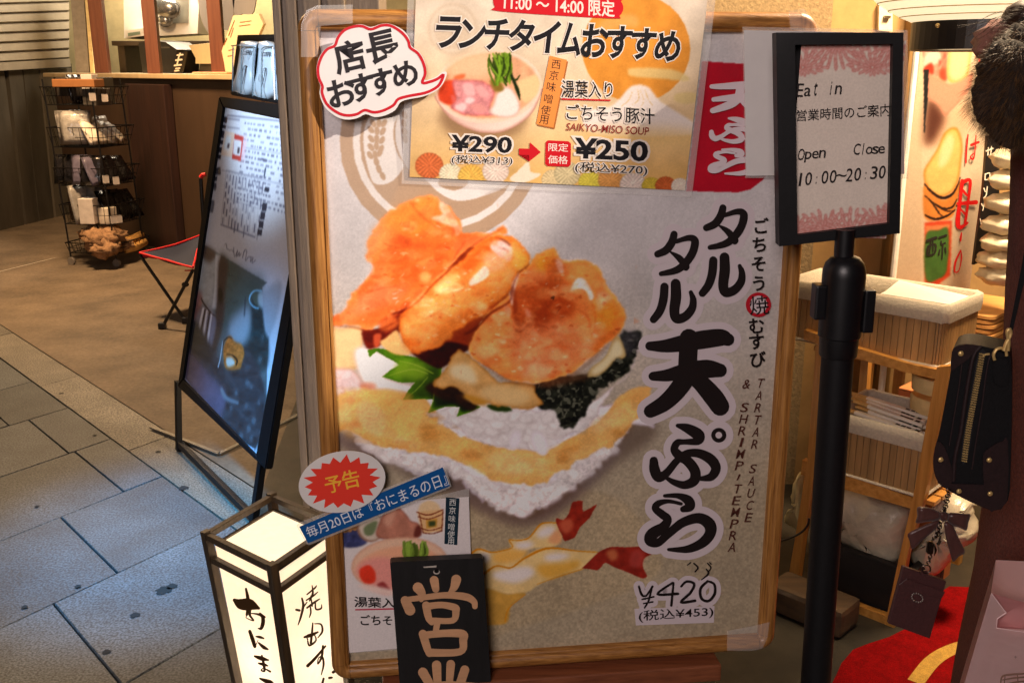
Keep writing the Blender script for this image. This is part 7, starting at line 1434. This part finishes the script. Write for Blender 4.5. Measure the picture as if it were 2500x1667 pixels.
# coat
M_coat = pm("maroon_wool", (98, 50, 40), rough=.95, scale=260, var=.35, bump=.4, sheen=.06, spec=.1)
m = MB(); m.smooth = True; rows = []; NS = 40
for i, p in enumerate(le):
    f_ = i/(len(le)-1); rx = .185+.10*f_; ry = .135+.10*f_; c = np.array([p[0]+rx, QY+.03, p[2]])
    for _ in range(4):                                 # let the coat's outline, as seen, follow the picture
        us = [project(c+np.array([rx*math.cos(q_), ry*math.sin(q_), 0]))[0] for q_ in np.linspace(0, 6.28, 40)]; c = c+np.array([(out[i][0]-min(us))*1.25/2400, 0, 0])
    rows.append([m.v(c+(rx*math.cos(q)*(1+.02*math.sin(5*q+f_*3)*f_), ry*math.sin(q)*(1+.03*math.sin(7*q+1)*f_), 0)) for q in np.linspace(0, 2*math.pi, NS, endpoint=False)])
zt_ = le[0][2]; c = np.array([le[0][0]+.185, QY+.03, zt_])
neck = [m.v(c+(.12*math.cos(q), .10*math.sin(q), .05)) for q in np.linspace(0, 2*math.pi, NS, endpoint=False)]; n3 = [m.v(c+(.075*math.cos(q), .07*math.sin(q), .075)) for q in np.linspace(0, 2*math.pi, NS, endpoint=False)]
rows = [n3, neck]+rows
pl_ = rows[-1]; lowest = [m.v(np.array(v.co)*np.array([1, 1, 0])+np.array([0, 0, .36])) for v in pl_]; rows.append(lowest); rows.append([m.v(np.array(v.co)+np.array([0, 0, .0])+(np.array([cx, cy, .36])-np.array(v.co))*.04) for v in lowest])
for A, B in zip(rows, rows[1:]):
    for k in range(NS): m.face([A[k], A[(k+1) % NS], B[(k+1) % NS], B[k]])
m.build("coat", M_coat, ps)
for sx in (-1, 1):
    m = MB(); m.smooth = True; m.tube(cr([(cx+sx*.14, cy, 1.22), (cx+sx*.19, cy-.02, 1.10), (cx+sx*.185, cy-.03, .98), (cx+sx*.165, cy-.10, .86), (cx+sx*.152, cy-.15, .80)] if sx > 0 else [(cx-.11, cy, 1.20), (cx-.10, cy-.05, 1.08), (cx-.09, cy-.08, .98), (cx-.12, cy-.12, .86), (cx-.148, cy-.15, .80)], 4, False), .056 if sx > 0 else .05, 16); m.build("sleeve", M_coat, ps)
for sx in (-1, 1):
    m = MB(); m.smooth = True; m.blob((cx+sx*.09, cy+.05, .05), (.045, .12, .045)); m.build("shoe", pm("shoe_black", (22, 20, 20), .4), ps)
# hood and fur
M_hood = pm("hood_leather", (142, 92, 86), .55, scale=120, var=.2, bump=.3)
HPl = upright(QY-.02)
m = MB(); m.smooth = True; m.blob(VY(2520, 100, QY+.02), (.058, .08, .034), jit=.12, seed=3, n=20, m=12); m.build("hood", M_hood, ps)
fur = []
for (u, v, r_, yy) in ((2462, 175, .034, 0), (2450, 235, .036, .0), (2475, 290, .030, .0), (2500, 230, .045, .03), (2530, 150, .05, .04), (2560, 260, .05, .04), (2490, 130, .03, .02), (2600, 200, .06, .06), (2640, 250, .055, .08), (2700, 240, .05, .09), (2760, 230, .045, .08)):
    fur.append((VY(u, v, QY-.07+yy), r_))
m = MB(); m.smooth = True
for i, (c, r_) in enumerate(fur): m.blob(c, (r_, r_, r_), jit=.1, seed=i)
core = m.build("fur_trim", pm("fur_core", (30, 20, 13), .95, scale=90), ps)
m = MB(); q = np.random.default_rng(5)
for i, (c, r_) in enumerate(fur):
    for k in range(int(6500*min(1.0, r_/.045)) if c[0] < 0.70 else 500):
        d = q.normal(0, 1, 3); d /= np.linalg.norm(d)
        if d[1] > .45: continue
        p = c+d*r_*.96; g_ = d*.55+np.array([-.45, -.1, -.50])+q.normal(0, .25, 3); g_ /= np.linalg.norm(g_); L = q.uniform(.008, .021); s_ = np.cross(g_, d+q.normal(0, .3, 3)); s_ /= np.linalg.norm(s_)+1e-9; w_ = q.uniform(.00009, .00020)
        a, b = m.v(p-s_*w_), m.v(p+s_*w_); e, f_ = m.v(p+g_*L*.5-s_*w_*.7), m.v(p+g_*L*.5+s_*w_*.7); t = m.v(p+g_*L+np.array([0, 0, -L*.25]))
        m.face([a, b, f_, e]); m.face([e, f_, t])
mf = bpy.data.materials.new("fur_hair"); nf, bf = nodes(mf); ge = nf.nodes.new("ShaderNodeNewGeometry"); rp = nf.nodes.new("ShaderNodeValToRGB"); rp.color_ramp.elements[0].color = (*lin((34, 22, 14)), 1); rp.color_ramp.elements[1].color = (*lin((128, 88, 46)), 1); rp.color_ramp.elements[0].position = .3
nf.links.new(ge.outputs['Random Per Island'], rp.inputs[0]); nf.links.new(rp.outputs[0], bf.inputs['Base Color']); bf.inputs['Roughness'].default_value = .5
hf = m.build("fur_hair", mf); hf.data.transform(Matrix.Translation(-wloc(ps))); hf.parent = core
# head hair
M_hair = pm("brown_hair", (54, 34, 24), .5, scale=200, stretch=(1, 1, .1), var=.3)
m = MB(); m.smooth = True; m.blob((cx, cy-.005, 1.455), (.095, .098, .10), n=24, m=14, jit=.03); m.blob((cx, cy-.05, 1.40), (.085, .06, .11), n=20, m=12, jit=.04, seed=2); m.build("hair", M_hair, ps)
m = MB(); m.smooth = True; m.blob(VY(2505, 40, QY), (.026, .03, .018), n=18, m=10, jit=.06, seed=4); m.build("hair_bun", M_hair, ps)
m = MB()
for k in range(22):
    a = np.array(VY(q.uniform(2470, 2520), q.uniform(20, 60), QY-.02)); b = np.array(VY(q.uniform(2330, 2440), q.uniform(55, 100), QY-.03)); c = (a+b)/2+np.array([0, 0, q.uniform(.0, .012)]); m.tube(cr([a, c, b], 4, False), .00022, 4)
sh_ = m.build("loose_strands", M_hair); sh_.data.transform(Matrix.Translation(-wloc(ps))); sh_.parent = bpy.data.objects["hair"]
# ---------------------------------------------------------------- shoulder bag
GYb = 1.10; GP = upright(GYb)
hb_ = thing("handbag", "small black shoulder bag with brown corner patches and a brass zip against the maroon coat", "handbag", VY(2400, 1240, GYb+.03))
M_lea = pm("black_leather", (19, 18, 20), .6, spec=.22, scale=260, var=.2, bump=.15); M_leb = pm("brown_leather", (40, 26, 27), .6, spec=.25, scale=260, var=.2, bump=.15); M_brass = pm("zip_brass", (222, 186, 120), .35, metal=.55, var=.1)
def gslab(pts, th, off, name, mat, parent, smooth=2, bev=.0):
    P = cr(pts, smooth) if smooth else pts; m = MB(); vd = GP.hit(2420, 1030)-CAM; vd = vd/np.linalg.norm(vd)*np.array([1, 1, .35]); m.prism([GP.hit(p[0], p[1], off) for p in P], vd*th)
    if bev:
        fr_ = [f for f in m.b.faces if len(f.verts) > 4]; bmesh.ops.bevel(m.b, geom=list({e for f in fr_ for e in f.edges}), offset=bev, segments=2, affect='EDGES')
    return m.build(name, mat, parent, autosmooth=40)
gslab(kH("320,118 350,78 420,60 530,72 640,98 740,130 770,300 760,1000 740,1240 640,1312 590,1300 470,1250 360,1195 280,1150 212,1095 182,1010 180,900 205,790 232,690 290,380 312,250"), .11, 0, "bag_body", M_lea, hb_, bev=.003)
gslab(kH("319,120 350,80 420,62 525,74 482,132 445,170 400,205 355,235 311,262"), .003, .003, "corner_patch", M_leb, hb_)
gslab(kH("206,792 250,815 278,862 300,930 322,1010 322,1090 282,1148 214,1093 184,1010 182,900"), .003, .003, "corner_patch", M_leb, hb_); gslab(kH("553,900 590,850 640,815 700,790 740,790 735,1235 640,1308 600,1302 560,1110"), .003, .003, "corner_patch", M_leb, hb_)
gslab(kH("210,1098 300,1108 420,1112 560,1118 640,1130 720,1150 735,1238 640,1310 590,1300 470,1250 360,1195 280,1150"), .003, .0025, "base_patch", M_leb, hb_)
def gt(txt, r_, off, name, mat, parent, closed=False): m = MB(); m.tube(cr([GP.hit(p[0], p[1], off) for p in kH(txt)], 4, closed), r_, 8, closed); return m.build(name, mat, parent)
gt("535,78 490,130 462,230 420,480 385,720 345,900 330,1090", .0022, .002, "piping", M_leb, hb_); gt("640,102 600,170 575,300 540,560 500,800 470,1000", .0010, .001, "stitching", M_leb, hb_)
gt("395,210 370,400 330,640 300,820", .0009, .001, "stitching", M_leb, hb_)
gslab(kH("520,120 575,128 530,330 480,640 440,930 385,930 425,640 480,330"), .001, .001, "zip_tape", pm("zip_tape", (18, 18, 24), .7), hb_)
m = MB(); zc_ = cr([p for p in kH("546,135 520,280 480,500 440,720 412,935")], 14, False)
dist = np.r_[0, np.cumsum(np.hypot(*np.diff(zc_, axis=0).T))]
for k in range(46):
    t_ = dist[-1]*k/45; u = np.interp(t_, dist, zc_[:, 0]); v = np.interp(t_, dist, zc_[:, 1])
    for sx in (-1, 1): m.box(GP.hit(u+sx*3.2, v+(1.6 if sx > 0 else 0), .0024), (.0030, .0020, .0014), None)
m.build("zip_teeth", M_brass, hb_)
gt("550,150 575,138 600,136", .0014, .002, "zip_pull", M_brass, hb_)
for t_ in ("387,132", "236,928", "600,930", "373,1165", "607,1182"): m = MB(); m.smooth = True; m.blob(GP.hit(*kH(t_)[0], .003), (.0033, .002, .0033)); m.build("rivet", M_brass, hb_)
gslab(kH("640,180 740,185 742,330 720,372 660,368 632,320"), .004, .004, "strap_tab", M_lea, hb_)
gt("640,180 632,140 655,100 695,92 725,115 730,150", .0018, .006, "ring", M_brass, hb_); gt("708,110 725,60 745,20 760,-20 752,-50 735,-30 745,40 740,110", .0022, .008, "clasp", M_brass, hb_)
gslab(kH("742,-10 775,-30 900,-560 960,-900 900,-900 850,-560"), .003, .008, "strap", M_lea, hb_, smooth=0)
# charm: chain, bow and card case
def gp(p, off=.0): return GP.hit(p[0], p[1], off)
def chain(parent, txt, r_, n, mat, off):
    C = cr([gp(p, off) for p in kP(txt)], 8, False); d = np.r_[0, np.cumsum(np.linalg.norm(np.diff(C, axis=0), axis=1))]; m = MB()
    for k in range(n):
        t_ = d[-1]*(k+.5)/n; c = np.array([np.interp(t_, d, C[:, i]) for i in range(3)]); a = np.array([np.interp(min(t_+.002, d[-1]), d, C[:, i]) for i in range(3)])-np.array([np.interp(max(t_-.002, 0), d, C[:, i]) for i in range(3)]); a /= np.linalg.norm(a)
        s_ = np.array([0, 1.0, 0]) if k % 2 else np.cross(a, (0, 1.0, 0)); s_ = s_/np.linalg.norm(s_); L = d[-1]/n*.72
        m.tube([c+a*L*math.cos(q)+s_*r_*math.sin(q) for q in np.linspace(0, 2*math.pi, 12, endpoint=False)], .0007, 5, closed=True)
    return m.build("chain", mat, parent)
M_dk = pm("dark_metal", (70, 58, 50), .3, metal=.9, var=.1); M_rib = pm("satin_ribbon", (74, 44, 40), .35, scale=60, var=.25, bump=.1, stretch=(1, 1, .3), sheen=.1)
bc = thing("bow_charm", "brown satin bow hanging on a chain under the black shoulder bag", "bow charm", gp(kP("500,570")[0], .012))
chain(bc, "560,-20 545,60 525,140 505,170", .003, 9, M_dk, .012); chain(bc, "500,230 480,300 455,360 430,385", .0024, 7, M_dk, .016)
def ribbon(txt, off, puff, name):
    P = cr(kP(txt), 3); C = P.mean(0); m = MB(); m.smooth = True; rings = []
    for f_, h in ((1, 0), (.8, .7), (.5, 1), (.2, .8)): rings.append([m.v(gp(C+(p-C)*f_, off+puff*h)) for p in P])
    back = [m.v(gp(p, off-.002)) for p in P]; rings = [back]+rings
    for A, B in zip(rings, rings[1:]):
        for k in range(len(P)): m.face([A[k], A[(k+1) % len(P)], B[(k+1) % len(P)], B[k]])
    m.face(rings[-1]); m.face(rings[0][::-1]); return m.build(name, M_rib, bc)
ribbon("300,128 360,122 430,140 490,172 505,212 450,238 370,248 288,256 300,200", .012, .007, "bow_loop"); ribbon("548,176 620,172 690,180 736,186 720,250 704,316 650,296 590,275 532,224", .012, .007, "bow_loop")
ribbon("484,172 520,165 556,176 560,220 530,244 490,232", .016, .006, "knot"); ribbon("222,345 300,300 400,255 482,232 455,300 400,350 330,410 258,472 236,400", .009, .003, "bow_tail"); ribbon("520,255 560,250 592,272 640,380 692,492 640,530 592,572 560,470 535,380", .009, .003, "bow_tail")
m = MB(); m.tube(cr([gp(p, .016) for p in kP("490,360 482,400 470,425 462,420 475,432 492,400")], 4, False), .0012, 6); m.build("hook", M_dk, bc)
m = MB(); P = [gp(p, .018) for p in kP("392,412 446,420 432,522 380,512")]; m.prism(P, -GP.n*.006); bmesh.ops.bevel(m.b, geom=m.b.edges[:], offset=.0015, segments=2, affect='EDGES'); m.build("swivel", M_dk, bc)
chain(bc, "408,522 400,555 388,585", .002, 3, M_dk, .015)
cc = thing("card_case", "flat maroon leather card case with a small round buckle hanging below the bow", "card case", gp(kP("235,1205")[0], .012))
M_mar = pm("maroon_leather", (64, 34, 34), .5, scale=300, var=.25, bump=.2)
def cslab(txt, th, off, name, bev=.001): m = MB(); m.prism([gp(p, off) for p in kP(txt)], -GP.n*th); bmesh.ops.bevel(m.b, geom=m.b.edges[:], offset=bev, segments=1, affect='EDGES'); return m.build(name, M_mar, cc)
cslab("185,612 542,735 405,1205 62,1080", .006, .012, "case_body"); cslab("150,765 215,712 530,822 505,868 300,830 160,800", .0016, .0145, "flap", .0005); cslab("335,640 392,655 398,700 330,680", .003, .0150, "tab", .0008)
m = MB(); c = np.array(kP("300,868")[0])
for k in range(14): a = 2*math.pi*k/14; p = gp(c+np.array([13.5*math.cos(a), 10.5*math.sin(a)+3*math.cos(a)]), .0145); m.blob(p, (.0012, .0012, .0012), n=8, m=5)
m.build("buckle", pm("crystal", (120, 108, 100), .35, metal=.5), cc)
m = MB(); c = np.array(kP("373,632")[0]); m.tube([gp(c+np.array([10.5*math.cos(a), 10*math.sin(a)]), .0145) for a in np.linspace(0, 2*math.pi, 18, endpoint=False)], .0010, 6, closed=True); m.build("ring", M_dk, cc)
# ---------------------------------------------------------------- pink paper bag
PBP = Plane(VY(2420, 1500, 1.0), (1, .10, 0), (0, 0, 1)); pb = thing("paper_bag", "pale pink paper carrier bag held at the lower right corner", "paper bag", PBP.hit(2500, 1900)*np.array([1, 1, 0])+np.array([0, 0, .26]))
M_pk = pm("pink_paper", (236, 200, 196), .6, scale=6, var=.04, bump=.05); M_pk2 = pm("pink_inside", (218, 150, 148), .7, scale=6, var=.05)
w2 = .30; zt3 = PBP.hit(*kP("905,830")[0])[2]; tl = PBP.hit(*kP("905,830")[0]); bl = PBP.hit(2300, 1850)
m = MB(); tr3 = tl+PBP.d*w2-np.array([0, 0, .03]); br = bl+PBP.d*(w2+.03)
fr4 = [PBP.hit(*kP("905,830")[0]), PBP.hit(*kP("1028,992")[0]), PBP.hit(*kP("955,1040")[0]), PBP.hit(*kP("948,1115")[0]), PBP.hit(*kP("948,1115")[0])+PBP.d*.3-np.array([0, 0, .035]), br, bl]
m.poly(fr4); dep = (tl-CAM)/np.linalg.norm(tl-CAM)*np.array([1, 1, 0])*.10
back4 = [tl+dep, tr3+dep, br+dep, bl+dep]; m.poly(back4); m.poly([tl, tl+dep, bl+dep, bl]); m.poly([bl, bl+dep, br+dep, br])
sd = bmesh.ops.solidify(m.b, geom=m.b.faces[:], thickness=.0006); m.build("bag_paper", M_pk, pb)
m = MB(); m.poly([PBP.hit(p[0], p[1], -.012) for p in kP("905,830 1175,905 1500,995 1500,1240 948,1115 955,1040 1028,992")]); bmesh.ops.solidify(m.b, geom=m.b.faces[:], thickness=.0006); m.build("inner_fold", M_pk2, pb)
m = MB(); m.tube([PBP.hit(p[0], p[1], .0004) for p in kP("908,832 1028,992")], .0006, 5); m.tube([PBP.hit(p[0], p[1], .0004) for p in kP("1028,992 955,1040 948,1115 1300,1170")], .0006, 5); m.build("paper_edge", ink("edge_pink", (240, 206, 204)), pb)
J = Ink(PBP, .0012)
for t_ in ("985,1560,10 1000,1510,14 1080,1495,16 1160,1490,14 1250,1480,10", "1000,1540,10 1090,1525,14 1200,1515,14", "990,1590,10 1100,1560,16 1230,1545,12", "1020,1505,8 1010,1600,10", "1120,1490,8 1130,1600,10", "1095,1352,3 1115,1352,3", "1104,1342,3 1104,1364,3"): J.stroke(kP(t_))
J.build("emblem", [ink("emblem_brown", (140, 104, 88))], pb)
hd = np.array(hands[0][1]); m = MB()
for s_ in (.02, .10): a = tl+PBP.d*(.06+s_)+dep*s_*5; m.tube(cr([a, (a+hd)/2+np.array([.0, .0, .02]), hd+np.array([0, -.01, -.035]), (hd+tl+PBP.d*(.2+s_))/2, tl+PBP.d*(.22+s_)+dep*s_*5-np.array([0, 0, .02])], 4, False), .002, 6)
m.build("handle", pm("pink_cord", (214, 160, 160), .7), pb)
